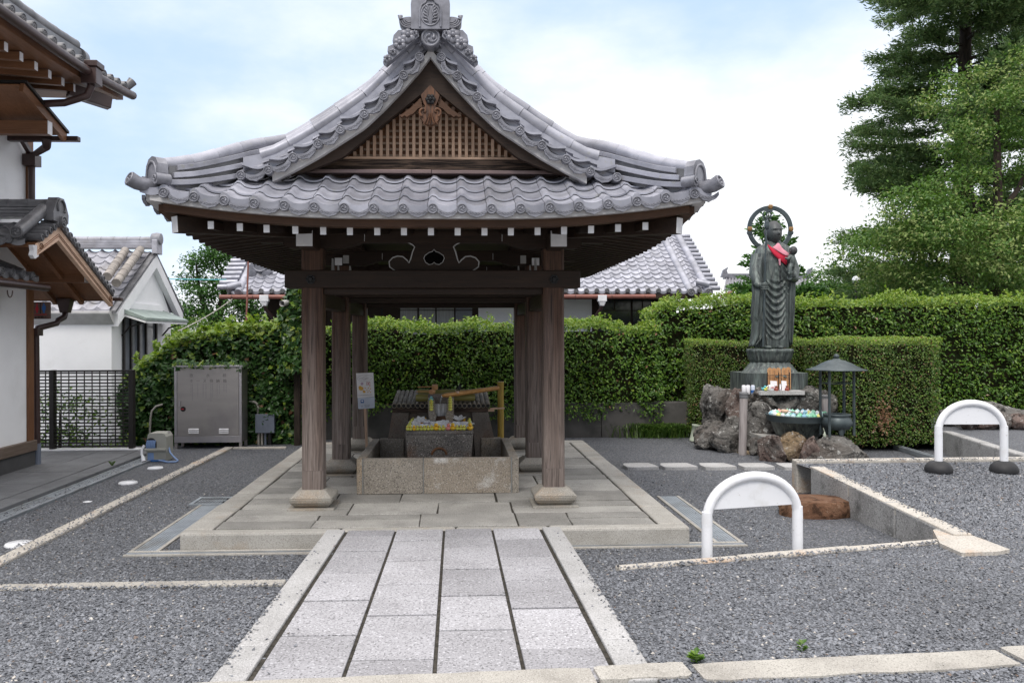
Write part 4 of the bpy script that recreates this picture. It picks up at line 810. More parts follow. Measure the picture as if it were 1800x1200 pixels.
for sg in (-1, 1):
    for i in range(32):
        y = YF+.42+i*(YR-YF-.84)/31; dc = min(y-YF, YR-y); l = lift(.15, dc)*.75; x1 = min(1.55, max(.4, dc-.1)); p = Vector((X0+sg*(A-.165), y, RZ+l)); q = Vector((X0+sg*(A-x1), y, RZ+.14*(x1-.16)+l*.5))
        mb = MB(); mb.bar(p, q, .056, .072); ra = part('rafter', mb, M['dark_x'], pav)
    for (yy, q_) in ((YF, 1), (YR, -1)):
        d = Vector((sg, -q_, 0)).normalized(); p = Vector((X0+sg*(A-.20), yy+q_*.20, RZ+lift(.2, .2)*.9-.03)); q = Vector((X0+sg*(A-1.5), yy+q_*1.5, RZ+.14*1.3-.02))
        mb = MB(); mb.bar(p, q, .11, .15); hr = part('hip_rafter', mb, M['dark_y'], pav, .006)
        mb = MB(); mb.bar(p-(q-p).normalized()*.001, p-(q-p).normalized()*.007, .107, .147); part('white_rafter_end', mb, M['white_paint'], hr, .004)
# posts on pillowed base stones
oct_ = lambda h, c: [(-h+c, -h), (h-c, -h), (h, -h+c), (h, h-c), (h-c, h), (-h+c, h), (-h, h-c), (-h, -h+c)]
for y in (FY, MY, BY):
    for sg in (-1, 1):
        x = X0+sg*PW; mb = MB(); mb.prism(oct_(.111, .022), (x, y, .386), (1, 0, 0), (0, 1, 0), (0, 0, 2.70-.386)); part('post', mb, M['post'], pav, .003); mb = MB(); mb.prism(oct_(.1115, .022), (x, y, .185), (1, 0, 0), (0, 1, 0), (0, 0, .1995)); part('post_foot', mb, M['post'], pav, .003)
        mb = MB(); mb.frustum((x, y), (.165, .165), (.212, .212), .016, .06); b1 = MB(); b1.frustum((x, y), (.212, .212), (.225, .225), .0605, .115); mb._j(b1); b0 = MB(); b0.frustum((x, y), (.225, .225), (.137, .137), .1155, .19); mb._j(b0); pb = part('base_stone', mb, M['base_stone'], pav, .012)
        mb = MB(); mb.box(x-.24, y-.24, -.05, x+.24, y+.24, .014); part('foot_slab', mb, M['base_stone'], pav, .006)
BZ0, BZ1 = 2.288, 2.472
for y in (FY, MY, BY):
    mb = MB(); mb.box(X0-PW-.28, y-.125, BZ0, X0+PW+.28, y+.125, BZ1); part('tie_beam', mb, M['dark_x'], pav, .01)
    mb = MB(); mb.box(X0-PW+.112, y-.05, 2.225, X0+PW-.112, y+.05, BZ0-.003); part('lower_rail', mb, M['dark_x'], pav, .004)
    mb = MB(); mb.box(X0-PW-.55, y-.07, 2.765, X0+PW+.55, y+.07, 2.9); part('purlin', mb, M['dark_x'], pav, .006)
    for sg in (-1, 1):
        x = X0+sg*PW; prof = [(-.30, 2.87), (-.30, 2.745), (-.24, 2.705), (.30, 2.705), (.42, 2.735), (.54, 2.775), (.54, 2.87)]
        mb = MB(); mb.prism([(x-sg*a, b) for a, b in prof], (0, y-.085, 0), (1, 0, 0), (0, 0, 1), (0, .17, 0)); part('bracket_arm', mb, M['dark_x'], pav, .008)
        mb = MB(); xe = x-sg*.542; mb.box(min(xe, xe-sg*.004), y-.08, 2.78, max(xe, xe-sg*.004), y+.08, 2.865); part('white_bracket_end', mb, M['white_paint'], pav)
        mb = MB(); nf, nw, n0, n1 = (-.52, .083, 2.675, 2.838) if y == FY else (-.24, .05, 2.69, 2.79); mb.box(x-nw, y+nf+.007, n0, x+nw, y-.086, n1); nb = part('nose_beam', mb, M['dark_y'], pav, .012)
        mb = MB(); mb.box(x-nw+.002, y+nf, n0+.002, x+nw-.002, y+nf+.006, n1-.002); part('white_beam_end', mb, M['white_paint'], nb, .012)
        if y == FY: mb = MB(); mb.prism([(x-.062, 2.842), (x+.062, 2.842), (x+.062, 2.893), (x-.03, 2.893)], (0, y+nf+.02, 0), (1, 0, 0), (0, 0, 1), (0, .3, 0)); part('white_block', mb, M['white_paint'], nb)
        if y == FY:
            for (dx, z0, z1, wd) in ((.145, 2.475, 2.64, .016), (.205, 2.475, 2.57, .009), (.335, 2.475, 2.56, .011)):
                mb = MB(); xx = x-sg*dx; mb.prism([(xx-wd, z0), (xx+wd, z0), (xx+wd*.8, (z0+z1)/2), (xx+wd*.3, z1), (xx-wd*.6, z1), (xx-wd*.7, (z0+z1)/2)], (0, y+.35, 0), (1, 0, 0), (0, 0, 1), (0, .05, 0)); part('carved_bracket', mb, M['grey_plaster'], pav, .003)
            mb = MB(); xx = x-sg*.27; mb.box(xx-.032, y+.5, 2.60, xx+.032, y+.53, 2.69); part('carved_bracket', mb, M['grey_plaster'], pav, .003)
            c = (PY(546 if sg < 0 else 974, 491, y-.13).x, y-.126, PY(546, 491, y-.13).z); mb = MB(); mb.tube([c, (c[0], c[1]-.012, c[2])], .052, 6); mb.tube([(c[0], c[1]-.012, c[2]), (c[0], c[1]-.03, c[2])], [.03, .02], 12)
            for k in range(6): a = 2*PI*k/6; mb.ball((c[0]+.04*math.cos(a), c[1]-.012, c[2]+.04*math.sin(a)), .009, 6, 4)
            part('hexagon_boss', mb, M['black'], pav)
for sg in (-1, 1):
    x = X0+sg*PW; mb = MB(); mb.box(x-.07, FY+.113, BZ0-.19, x+.07, BY-.113, BZ0-.02); part('side_beam', mb, M['dark_y'], pav, .008)
    mb = MB(); mb.box(x-.08, FY-.5, 2.90, x+.08, BY+.5, 3.0); part('side_plate', mb, M['dark_y'], pav, .006)
# frog-leg strut with the dark of the heart cut-out painted on as a black plate, between tie beam and purlin
KY = FY-.04
def ky(px, py): p = PY(px, py, KY); return (p.x, p.z)
half = [(763-40, 476), (763-68, 476), (763-78, 469), (763-79, 460), (763-73, 453), (763-64, 450), (763-55, 451), (763-48, 457), (763-44, 462), (763-41, 455), (763-38, 443), (763-34, 434), (763-38, 430), (763-46, 426), (763-51, 419), (763-51, 411)]
sil = half+[(1526-a, b) for a, b in half[::-1]]; mb = MB(); mb.prism([ky(*q) for q in sil], (0, KY, 0), (1, 0, 0), (0, 0, 1), (0, .09, 0)); kk = part('frog_leg_strut', mb, M['dark_x'], pav, .003)
for q in (0, 1):
    pts = [(1526-a, b) if q else (a, b) for a, b in half[1:]]; mb = MB(); mb.tube([(ky(*p_)[0], KY+.002, ky(*p_)[1]) for p_ in pts], .0075, 5); part('whitened_edge', mb, M['grey_plaster'], kk)
heart = [(763, 438), (766, 442), (772, 444), (779, 449), (781, 454), (778, 461), (772, 465), (766, 464), (763, 461)]; heart = heart+[(1526-a, b) for a, b in heart[-2:0:-1]]
mb = MB(); mb.prism([ky(*q) for q in heart], (0, KY-.003, 0), (1, 0, 0), (0, 0, 1), (0, .004, 0)); part('heart_black_plate', mb, M['void'], kk); mb = MB(); mb.tube([(ky(*p_)[0], KY-.003, ky(*p_)[1]) for p_ in heart], .004, 5, closed=True); part('whitened_edge', mb, M['grey_plaster'], kk)
# ------------------------------------------------------------------ stone trough, basin, spout and everything on them
TY = PZ(770, 867.5, 0).y; tx0, tx1 = PZ(627, 869, 0).x, PZ(912, 866, 0).x; tz = PY(770, 805.5, TY).z; TYB = PZ(660, 771, tz).y; TH = .10
t = thing('stone_trough', 'low open granite trough on the paving, rust stained, with mortar seams', 'trough', ((tx0+tx1)/2, TY, 0))
for a, b in ((tx0+.075, tx0+.745), (tx0+.757, tx1-.09)): mb = MB(); mb.box(a, TY, 0.002, b, TY+TH, tz); part('front_slab', mb, M['trough' if a < tx0+.3 else 'trough_white'], t, .008)
for a, b in ((tx0+.062, tx0+.074), (tx0+.746, tx0+.756), (tx1-.089, tx1-.075)): mb = MB(); mb.box(a, TY+.004, 0.002, b, TY+TH-.004, tz-.004); part('mortar_seam', mb, M['mortar'], t)
for a, b in ((tx0, tx0+TH), (tx1-TH, tx1)):
    a2, b2 = (a, a+.061) if a == tx0 else (b-.074, b)
    mb = MB(); mb.box(a2, TY, 0.002, b2, TY+TH, tz); mb.box(a, TY+TH+.002, 0.002, b, TYB, tz+.002); part('side_slab', mb, M['trough'], t, .008)
for px0, px1 in ((655, 711), (845, 893)):
    a, b = PY(px0, 780, TYB).x, PY(px1, 780, TYB).x; a, b = (tx0+TH+.003, b) if px0 < 700 else (a, tx1-TH-.003); mb = MB(); mb.box(a, TYB-TH, 0.002, b, TYB, tz+.012); part('back_slab', mb, M['trough'], t, .008)
mb = MB(); mb.box(tx0+TH, TY+TH, .003, tx1-TH, TYB-TH, .05); part('floor', mb, M['dark_slab'], t)
# granite basin
BZ = .64; BYF = PZ(770, 757, BZ).y; bx0, bx1 = PY(712, 757, BYF).x, PY(832, 757, BYF).x; BYR = PZ(770, 739.5, BZ).y; bcx, bcy = (bx0+bx1)/2, (BYF+BYR)/2; bw, bd = (bx1-bx0)/2, (BYR-BYF)/2
t = thing('stone_basin', 'dark speckled granite water basin filled with flowers and lined with rubber ducks', 'basin', (bcx, bcy, .05))
mb = MB(); mb.frustum((bcx, bcy), (bw-.05, bd-.03), (bw, bd), .052, BZ-.045); part('body', mb, M['basin'], t, .015)
mb = MB()
for q in ((bcx-bw, bcy-bd, bcx+bw, bcy-bd+.07), (bcx-bw, bcy+bd-.07, bcx+bw, bcy+bd), (bcx-bw, bcy-bd+.072, bcx-bw+.07, bcy+bd-.072), (bcx+bw-.07, bcy-bd+.072, bcx+bw, bcy+bd-.072)): mb.box(q[0], q[1], BZ-.044, q[2], q[3], BZ)
part('rim', mb, M['basin'], t, .008)
mb = MB(); mb.box(bcx-bw+.07, bcy-bd+.07, BZ-.044, bcx+bw-.07, bcy+bd-.07, BZ-.02); part('water', mb, M['water'], t)
c = PY(772, 797, BYF); mb = MB(); mb.tube([(c.x+.09*math.cos(a), BYF+.02-.012, c.z-.02+.085*math.sin(a)) for a in np.linspace(.1, PI-.1, 12)], .016, 6); part('drain_lip', mb, M['rust'], t)
# sloped stone back with bamboo roof
KYF = 10.78; k0, k1, k2, k3 = [PY(a, b, KYF) for a, b in ((683, 768), (868, 766), (858, 722), (690, 724))]
zk = k3.z; t = thing('stone_pedestal', 'dark sloping stone structure behind the basin carrying the bamboo cover', 'stone base', ((k0.x+k1.x)/2, KYF, 0))
cut = [(-1, .245), (.24, .76), (.765, 1)]
def lerp(a, b, f): return a+(b-a)*f
for i, (f0, f1) in enumerate(((0, .17), (.175, .825), (.83, 1))):
    a, b = lerp(k0, k1, f0), lerp(k0, k1, f1); c_, d_ = lerp(k3, k2, f1), lerp(k3, k2, f0); ex0 = (k0.x-k3.x)*1.2*(1 if f0 == 0 else 0); ex1 = (k1.x-k2.x)*1.2*(1 if f1 == 1 else 0); yo = -.05 if i != 1 else .02
    mb = MB(); mb.prism([(a.x+ex0, .002), (b.x+ex1, .002), (c_.x, zk), (d_.x, zk)], (0, KYF+yo, 0), (1, 0, 0), (0, 0, 1), (0, .6-yo, 0)); part('slab', mb, M['dark_slab'], t, .01)
mb = MB(); mb.box(k3.x+.004, KYF-.09, zk+.003, k2.x-.004, KYF-.02, zk+.075); mb.box(k3.x+.004, KYF+.5, zk+.003, k2.x-.004, KYF+.56, zk+.14)
t2 = thing('bamboo_cover', 'row of short weathered bamboo poles tied side by side as a cover behind the basin', 'bamboo cover', ((k0.x+k1.x)/2, KYF, zk)); part('support_board', mb, M['worn'], t2, .004)
yA, yB = KYF-.13, KYF+.62
for i in range(21):
    px = 693+i*8.235; a = PY(px, 713, yA); b = Vector((a.x+(a.x-(k0.x+k1.x)/2)*-.02, yB, a.z+.13)); mb = MB(); n = 13; pts = [a+(b-a)*(j/(n-1)) for j in range(n)]; rs = [.031+(.0055 if j % 3 == (i % 3) else 0) for j in range(n)]
    mb.tube(pts, rs, 10); po = part('bamboo_pole', mb, M['bamboo_grey'], t2); d = (a-b).normalized(); mb = MB(); mb.tube([a+d*.0005, a+d*.003], .024, 10); part('hollow', mb, M['black'], po)
# ladle rest: two green bamboo tubes, ladles
ladz = PY(780, 698, KYF-.02).z
for (p, q, Y, r, lab) in (((731, 699), (835, 698), KYF-.06, .047, 'front thick green bamboo tube lying on the bamboo cover'), ((735, 690.5), (834, 690), KYF+.16, .047, 'rear green bamboo tube lying on the bamboo cover')):
    a, b = PY(*p, Y), PY(*q, Y); mb = MB(); n = 13; mb.tube([a+(b-a)*(j/(n-1)) for j in range(n)], [r+(.005 if j in (1, 6, 11) else 0) for j in range(n)], 14); solo('bamboo_tube', mb, M['bamboo_g'], lab, 'bamboo', tuple((a+b)/2), 'bamboo tubes of the ladle rest')
def ladle(px, py, Y, lab, ang, r=.035):
    c = PY(px, py, Y); t = thing('wooden_ladle', lab, 'ladle', tuple(c)); mb = MB(); d = Vector((math.cos(ang), math.sin(ang), .12)).normalized(); s = d.cross(Vector((0, 0, 1))).normalized()
    ax = s if r < .04 else Vector((0, -.2, 1)).normalized(); mb.tube([c-ax*.03, c+ax*.03], r, 14); part('cup', mb, M['tablet'], t, .003); mb = MB(); mb.bar(c+d*r, c+d*.24-Vector((0, 0, .03)), .012, .012); part('handle', mb, M['bamboo_o'], t)
ladle(764.5, 680, KYF+.0, 'upper wooden ladle with its cup resting on the bamboo tubes', PI*.95, .041); ladle(759.5, 688.5, KYF-.13, 'lower wooden ladle with its round cup end facing forward', PI*.85, .034)
# spout stone with ducks on its shoulders
SY = 10.42; sx0, sx1 = PY(752, 700, SY).x, PY(798, 700, SY).x; scx = (sx0+sx1)/2; sz1 = PY(775, 694.5, SY).z; hw = (sx1-sx0)/2
t = thing('spout_stone', 'upright notched stone spout with water running down its channel into the basin', 'spout', (scx, SY, BZ-.05))
mb = MB(); zt_ = sz1; zb_ = BZ-.02; a = .52*hw
def arcpts(r, n=9): return [(scx+r*math.cos(PI+PI*i/n), 0, zt_-.07+0) for i in range(n+1)]
mb.box(scx-hw, SY+.06, zb_, scx+hw, SY+.24, zt_); part('back_block', mb, M['dark_slab'], t, .01)
for q in (-1, 1): mb = MB(); mb.prism([(scx+q*hw, zt_-.075), (scx+q*hw*.97, zt_-.03), (scx+q*hw*.62, zt_-.028), (scx+q*hw*.5, zt_-.06), (scx+q*hw*.44, zt_-.13), (scx+q*hw*.46, zt_-.22), (scx+q*hw*.34, zb_+.12), (scx+q*hw*.5, zb_), (scx+q*hw*.86, zb_)], (0, SY-.06, 0), (1, 0, 0), (0, 0, 1), (0, .118, 0)); part('channel_cheek', mb, M['trough'], t, .006)
mb = MB(); mb.prism([(scx-hw*.44, zt_-.11), (scx+hw*.44, zt_-.11), (scx+hw*.44, zt_-.22), (scx+hw*.34, zb_+.12), (scx-hw*.34, zb_+.12), (scx-hw*.44, zt_-.22)], (0, SY+.0, 0), (1, 0, 0), (0, 0, 1), (0, .055, 0)); part('wet_channel', mb, M['wet'], t)
mb = MB(); mb.box(scx-hw*.4, SY+.01, zb_, scx+hw*.4, SY+.055, zb_+.118); part('stained_foot', mb, M['rust'], t)
# bamboo pipe and post
pp = PY(880, 690, 10.95); t = thing('bamboo_post', 'upright yellow bamboo post feeding the water pipe, right of the basin', 'bamboo post', (pp.x, pp.y, 0)); n = 17; ztop = PY(880, 670.5, 10.95).z
zs = np.linspace(.0, ztop, n); mb = MB(); mb.tube([(pp.x, pp.y, z) for z in zs], [.043+(.004 if j in (5, 9, 16) else 0) for j in range(n)], 14); part('culm', mb, M['bamboo_y'], t)
a, b = PY(861, 718, 10.9), PY(887, 717, 10.9); mb = MB(); mb.bar(a, b, .022, .022); mb.bar(PY(858, 721, 10.88), PY(869, 721, 10.88), .03, .03); part('brace', mb, M['pale_x'], t)
t = thing('bamboo_spout', 'sloping orange bamboo pipe pouring water onto the spout stone', 'bamboo pipe', tuple(PY(776, 697, 10.35))); a, b = PY(777, 695.5, 10.36), PY(876, 681.5, 10.9); n = 15
mb = MB(); mb.tube([a+(b-a)*(j/(n-1)) for j in range(n)], [.018]+[.03+(.003 if j in (4, 9) else 0) for j in range(1, n)], 12); part('pipe', mb, M['bamboo_o'], t)
c = PY(805, 684, 10.5); mb = MB()
for j in range(5): mb.tube([c+Vector((.006*j, .0, -.02+.016*j)), c+Vector((.006*j+.001, .0, -.012+.016*j))], .026-.0015*j, 10)
part('rope_binding', mb, M['black'], t); mb = MB(); mb.tube([c+Vector((-.012, -.01, -.05)), c+Vector((-.012, -.01, -.022))], .027, 10); part('wooden_plug', mb, M['pale_x'], t)
mb = MB(); mb.tube([a, a+Vector((-.012, -.02, -.05)), a+Vector((-.03, -.03, -.13))], [.006, .005, .004], 6); part('water', mb, M['water'], t)
# rubber ducks
DM = {}
def duckmesh(s):
    b = MB(); b.ball((0, 0, .022), (.026, .031, .022), 10, 6); b.ball((0, -.016, .052), (.018, .018, .0175), 10, 6); b.tube([(0, .022, .026), (0, .036, .044)], [.012, .003], 6); b.ball((.024, .002, .026), (.006, .017, .011), 6, 4); b.ball((-.024, .002, .026), (.006, .017, .011), 6, 4)
    return b
beak = MB(); beak.ball((0, -.037, .049), (.008, .009, .004), 6, 4)
for nme in ('lime', 'yel', 'pink', 'blue'): DM[nme] = mesh_of(duckmesh(1), 'rubber_duck', M['duck_'+nme])
BK = mesh_of(beak, 'beak', M['beak'])
def duck(p, col, lab, grp='rubber ducks on the stone basin', s=1.0, rz=0.0):
    o = bpy.data.objects.new('rubber_duck', DM[col]); COL.objects.link(o); o.location = p; o.scale = (s, s, s); o.rotation_euler = (0, 0, rz); tag(o, lab, 'rubber duck', grp); k = bpy.data.objects.new('beak', BK); COL.objects.link(k); k.parent = o; return o
fr_ = [640, 665, 697, 730, 765, 800, 835, 868, 908, 943, 978, 1025, 1068, 1112, 1145, 1178, 1235]
big = {908: ('yel', 1.35, 'larger bright yellow rubber duck in the middle of the front rim'), 1025: ('pink', 1.25, 'pinkish orange rubber duck on the front rim of the basin'), 1068: ('yel', 1.35, 'larger yellow rubber duck just right of the pink duck'), 1235: ('yel', 1.35, 'larger yellow rubber duck at the right end of the front rim'), 697: ('yel', 1.0, 'small orange yellow rubber duck near the left end of the front rim')}
for i, X in enumerate(fr_):
    p = PZ(600+X/5.4545, 757, BZ); p.y = BYF+.035; p.z = BZ
    if X in big: duck(p, big[X][0], big[X][2], s=big[X][1])
    else: duck(p, 'lime', 'small pale lime rubber duck lined up along the front rim of the basin', rz=random.uniform(-.4, .4))
for sg, nme in ((-1, 'left'), (1, 'right')):
    for j in range(8): duck((bcx+sg*(bw-.035), BYF+.13+j*.1, BZ), 'lime', 'small lime rubber duck lined up along the %s rim of the basin' % nme, rz=-sg*random.uniform(-.2, .8))
for px in (724, 731, 738, 745, 801, 807, 813): p = PZ(px, 740, BZ); duck((p.x+.02, BYR-.04, BZ), 'yel' if px % 2 else 'lime', 'tiny yellow rubber duck on the back rim of the basin' if px % 2 else 'tiny lime rubber duck on the back rim of the basin', s=.8)
for q, pxs in ((-1, 760), (1, 787)):
    for j in range(5):
        c = PY(pxs, 722-j*4.4, SY-.09); col = 'blue' if q < 0 and j == 4 else 'lime'; duck((scx+q*hw*.72, SY-.10, c.z), col, ('turquoise rubber duck atop the left column of ducks on the spout' if col == 'blue' else 'lime rubber duck stacked on the %s cheek of the spout stone' % ('left' if q < 0 else 'right')), s=.92)
    mb = MB(); mb.box(scx+q*hw*.72-.018, SY-.125, BZ-.0, scx+q*hw*.72+.018, SY-.065, PY(pxs, 722, SY-.09).z)
# flowers floating on the basin
def petals(n, L, wd, up, curl, mb, c, rz=0, tilt=0):
    for k in range(n):
        a = 2*PI*k/n+rz; d = Vector((math.cos(a), math.sin(a), 0)); s = Vector((-math.sin(a), math.cos(a), 0)); rows_ = []
        for t_, wf in ((0, .25), (.35, .9), (.7, 1), (1, .05)): 
            q = Vector(c)+d*(L*t_)+Vector((0, 0, L*(up*t_-curl*t_*t_))); rows_.append((q-s*wd*wf, q+Vector((0, 0, -.004)), q+s*wd*wf))
        vs = [p for r_ in rows_ for p in r_]; mb.add(vs, [(3*i+j, 3*i+j+1, 3*i+j+4, 3*i+j+3) for i in range(3) for j in range(2)], True)
rn = random.Random(5)
for i, (X, Y_) in enumerate(((340, 742), (420, 705), (480, 790), (640, 765), (720, 790), (800, 742), (905, 780), (1000, 690), (1110, 775), (390, 780), (560, 800), (960, 745), (720, 735), (330, 800), (610, 735), (840, 800), (1140, 740), (520, 720), (690, 745), (1050, 735), (440, 800), (780, 720))):
    p = PZ(690+X/8.571, 660+Y_/8.571+3, BZ); p.z = BZ+.02; p.y = max(BYF+.1, min(BYR-.1, p.y)); mb = MB(); upr = .95 if i in (1, 7) else .5
    petals(6, .10 if i in (0, 7) else .085, .028, upr, .35, mb, p, rn.uniform(0, 1)); petals(3, .045, .016, .8, .2, mb, p, rn.uniform(0, 1)); mb.tube([p, (p.x, p.y, p.z-.03)], .006, 5)
    mb.xf(Matrix.Translation(p+Vector((0, 0, .004))) @ Matrix.Rotation(R(rn.uniform(12, 28)), 4, 'X') @ Matrix.Translation(-p))
    solo('lily_bloom', mb, M['petal'], 'tall white lily standing up at the back right of the basin' if i == 7 else 'white lily standing up at the back left of the basin' if i == 1 else 'white lily bloom floating among the flowers in the basin', 'flower', tuple(p), 'white lilies in the basin')
for (X, Y_) in ((580, 767), (680, 722), (1085, 712), (1020, 797), (405, 815), (430, 735), (870, 745)):
    p = PZ(690+X/8.571, 660+Y_/8.571+3, BZ); p.z = BZ+.03; p.y = max(BYF+.09, min(BYR-.1, p.y)); mb = MB(); petals(9, .042, .012, .4, .2, mb, p); petals(7, .025, .009, .9, .2, mb, p, .3); mb.ball(tuple(p), .010, 6, 4); solo('orange_flower', mb, M['petal_o'], 'small orange flower floating among the white lilies', 'flower', tuple(p), 'orange flowers in the basin')
for (X, Y_) in ((515, 747), (1090, 765), (925, 722), (775, 775)):
    p = PZ(690+X/8.571, 660+Y_/8.571+3, BZ); p.z = BZ+.04; p.y = max(BYF+.09, min(BYR-.1, p.y)); mb = MB(); petals(5, .05, .026, .4, .3, mb, p, rn.uniform(0, 1)); mb.ball(tuple(p), .010, 6, 4); solo('purple_flower', mb, M['petal_p'], 'dark purple and white pansy like flower floating in the basin', 'flower', tuple(p), 'purple flowers in the basin')
# notice on a stake
NY = 11.05; t = thing('notice_board', 'white notice with printed ducks pinned to a thin wooden stake behind the trough', 'notice', tuple(PY(645, 790, NY)))
def nq(px, py): p = PY(px, py, NY-.02); return (p.x, p.z)
mb = MB(); mb.bar(PY(641.5, 716, NY), Vector((PY(646, 790, NY).x, NY, 0)), .034, .02, up=(0, 1, 0)); part('stake', mb, M['pale_z'], t)
def sheet(name, pts, mat, yo, th=.003, par=t): mb = MB(); mb.prism([nq(*q) for q in pts], (0, NY-.02-yo, 0), (1, 0, 0), (0, 0, 1), (0, th, 0)); return part(name, mb, mat, par)
up_sh = sheet('upper_sheet', [(626, 655.8), (656.3, 654.6), (658.2, 696.8), (628.3, 699)], M['paper'], 0); lo_sh = sheet('lower_sheet', [(628.6, 699), (658.3, 697.2), (658.7, 716), (657.5, 717), (631, 718.5), (629.5, 717.5)], M['paper_blue'], 0)
def n2(X, Y_): return (610+X/12, 640+Y_/12)
def blob(name, X, Y_, rx_, ry_, mat, par, n=14, yo=.002):
    return sheet(name, [n2(X+rx_*math.cos(2*PI*k/n), Y_+ry_*math.sin(2*PI*k/n)) for k in range(n)], mat, yo, .0015, par)
def squig(name, pts, mat, par, r=.0018): mb = MB(); mb.tube([(nq(*n2(*q))[0], NY-.0215, nq(*n2(*q))[1]) for q in pts], r, 4); return part(name, mb, mat, par)
squig('oval_line', [(378+160*math.cos(a), 290+66*math.sin(a)-.08*160*math.cos(a)) for a in np.linspace(0, 2*PI, 30)], M['ink'], up_sh, .0007)
for (x0, y0, x1, y1) in ((255, 305, 330, 288), (345, 272, 425, 243), (305, 320, 440, 285), (350, 330, 450, 295)): squig('handwriting', [(x0+(x1-x0)*i/12, y0+(y1-y0)*i/12+(9 if i % 2 else -9)) for i in range(13)], M['ink'], up_sh, .0011)
mb = MB(); mb.tube([(nq(*n2(*q))[0], NY-.0215, nq(*n2(*q))[1]) for q in ((415, 375), (482, 373), (484, 440), (417, 443))], .0035, 4, closed=True); part('red_stamp', mb, M['red'], up_sh); blob('red_stamp', 449, 407, 14, 16, M['red'], up_sh); blob('pink_stamp', 317, 410, 30, 32, M['pink_print'], up_sh)
for k, (X, Y_, s) in enumerate(((298, 512, 50), (362, 578, 30), (385, 505, 12), (450, 500, 12), (495, 517, 12), (420, 542, 12), (468, 556, 12), (440, 585, 12), (497, 590, 12), (481, 465, 11))):
    o = blob('duck_picture', X, Y_, s, s*.85, M['yel_print'], up_sh); blob('duck_picture', X-s*.45, Y_-s*.7, s*.48, s*.48, M['yel_print'], up_sh, yo=.0024)
    if s > 20: blob('duck_picture', X-s*.95, Y_-s*.55, s*.2, s*.12, M['red'], up_sh, yo=.003)
squig('caption', [(235+i*12, 660-(i*.8)+(6 if i % 2 else -6)) for i in range(26)], M['ink'], up_sh, .0016)
sheet('blue_icon', [n2(285, 750), n2(357, 747), n2(358, 815), n2(288, 818)], M['blue'], .002, .0015, lo_sh); blob('icon_mark', 322, 775, 22, 14, M['paper'], lo_sh, yo=.003)
for (x0, y0, x1) in ((303, 872, 330), (370, 866, 430), (450, 862, 478), (303, 897, 330), (378, 892, 420), (430, 888, 468)): squig('caption', [(x0+(x1-x0)*i/6, y0+(5 if i % 2 else -5)) for i in range(7)], M['ink'], lo_sh, .0018)
# ------------------------------------------------------------------ the bronze statue on its rockery, tub, incense burner
SYY = 13.7
def sp(px, py, Y=SYY): return PY(px, py, Y)
def zy(py, Y=SYY): return PY(1357, py, Y).z
rocks = [(1263, 722, 62, 78, 13.75, 'rock_grey', 'tall pitted grey rock at the upper left of the rockery'), (1259, 770, 56, 50, 13.4, 'rock_grey', 'grey rock at the lower left of the rockery'), (1290, 772, 64, 64, 13.15, 'rock_grey', 'rounded grey rock behind the foot of the bamboo lamp post'),
 (1240, 778, 26, 28, 13.3, 'rock_grey', 'small grey rock beside the pale green pot'), (1301, 720, 36, 62, 13.35, 'rock_red', 'narrow reddish rock left of the bamboo lamp post'), (1338, 708, 54, 42, 13.2, 'rock_grey', 'dark grey rock under the left end of the offering shelf'),
 (1342, 755, 58, 74, 12.95, 'rock_grey', 'big dark rock left of the bronze tub'), (1384, 709, 44, 44, 13.15, 'rock_grey', 'pale grey rock under the middle of the offering shelf'), (1402, 700, 36, 26, 13.2, 'rock_tan', 'brownish rock wedged under the offering shelf'), (1424, 706, 50, 46, 13.15, 'rock_grey', 'angular grey rock under the right end of the offering shelf'),
 (1453, 712, 38, 50, 13.3, 'rock_grey', 'grey rock behind the second lamp post'), (1336, 789, 24, 30, 12.6, 'rock_grey', 'small dark stone low between two large rocks'), (1364, 791, 50, 50, 12.05, 'rock_red', 'dark red rock supporting the tub, left one'), (1404, 791, 50, 50, 12.0, 'rock_tan', 'tan and rust coloured rock supporting the tub'),
 (1432, 796, 34, 58, 11.75, 'rock_red', 'pinkish rock at the left of the incense burner base'), (1477, 800, 106, 62, 11.85, 'rock_grey', 'broad dark rock with pale flecks carrying the incense burner'), (1318, 800, 26, 14, 12.8, 'rock_tan', 'low stone at the foot of the rockery behind the lamp post')]
for i, (px, py, w_, h_, Y, mt, lab) in enumerate(rocks):
    c = PY(px, py, Y); s = Y/F; ft = None
    if 'carrying' in lab: ft = .245
    mb = ico_rock((c.x, Y+.12, c.z), (w_*s*.66, min(w_*s*.58, .45), h_*s*.64), 40+i, 5, .40, flat_top=ft)
    solo('rock', mb, M[mt], lab, 'rock', (c.x, Y+.12, c.z-h_*s*.5), 'rockery stones')
PT_ = zy(692, 13.3); mb = MB(); xa, xb = sp(1262, 700, 13.5).x, sp(1452, 700, 13.5).x; mb.prism([(xa+.16, 13.55), (xb-.12, 13.55), (xb-.1, 14.6), (xa+.2, 14.6)], (0, 0, LOW), (1, 0, 0), (0, 1, 0), (0, 0, PT_-.12-LOW)); mb.prism([(xa+.2, 13.6), (xa+.4, 13.3), (xb-.2, 13.2), (xb+.02, 13.5), (xb, 14.6), (xa+.2, 14.7)], (0, 0, PT_-.12), (1, 0, 0), (0, 1, 0), (0, 0, .12)); mb.prism([(sp(1352, 700, 12.2).x, 12.3), (sp(1425, 700, 12.2).x, 12.3), (sp(1445, 700, 12.6).x, 13.3), (sp(1335, 700, 12.6).x, 13.3)], (0, 0, LOW), (1, 0, 0), (0, 1, 0), (0, 0, .33)); solo('rockery_core', mb, M['concrete'], 'grey cement top of the rockery under the statue plinth', 'rockery', ((xa+xb)/2, 14, LOW))
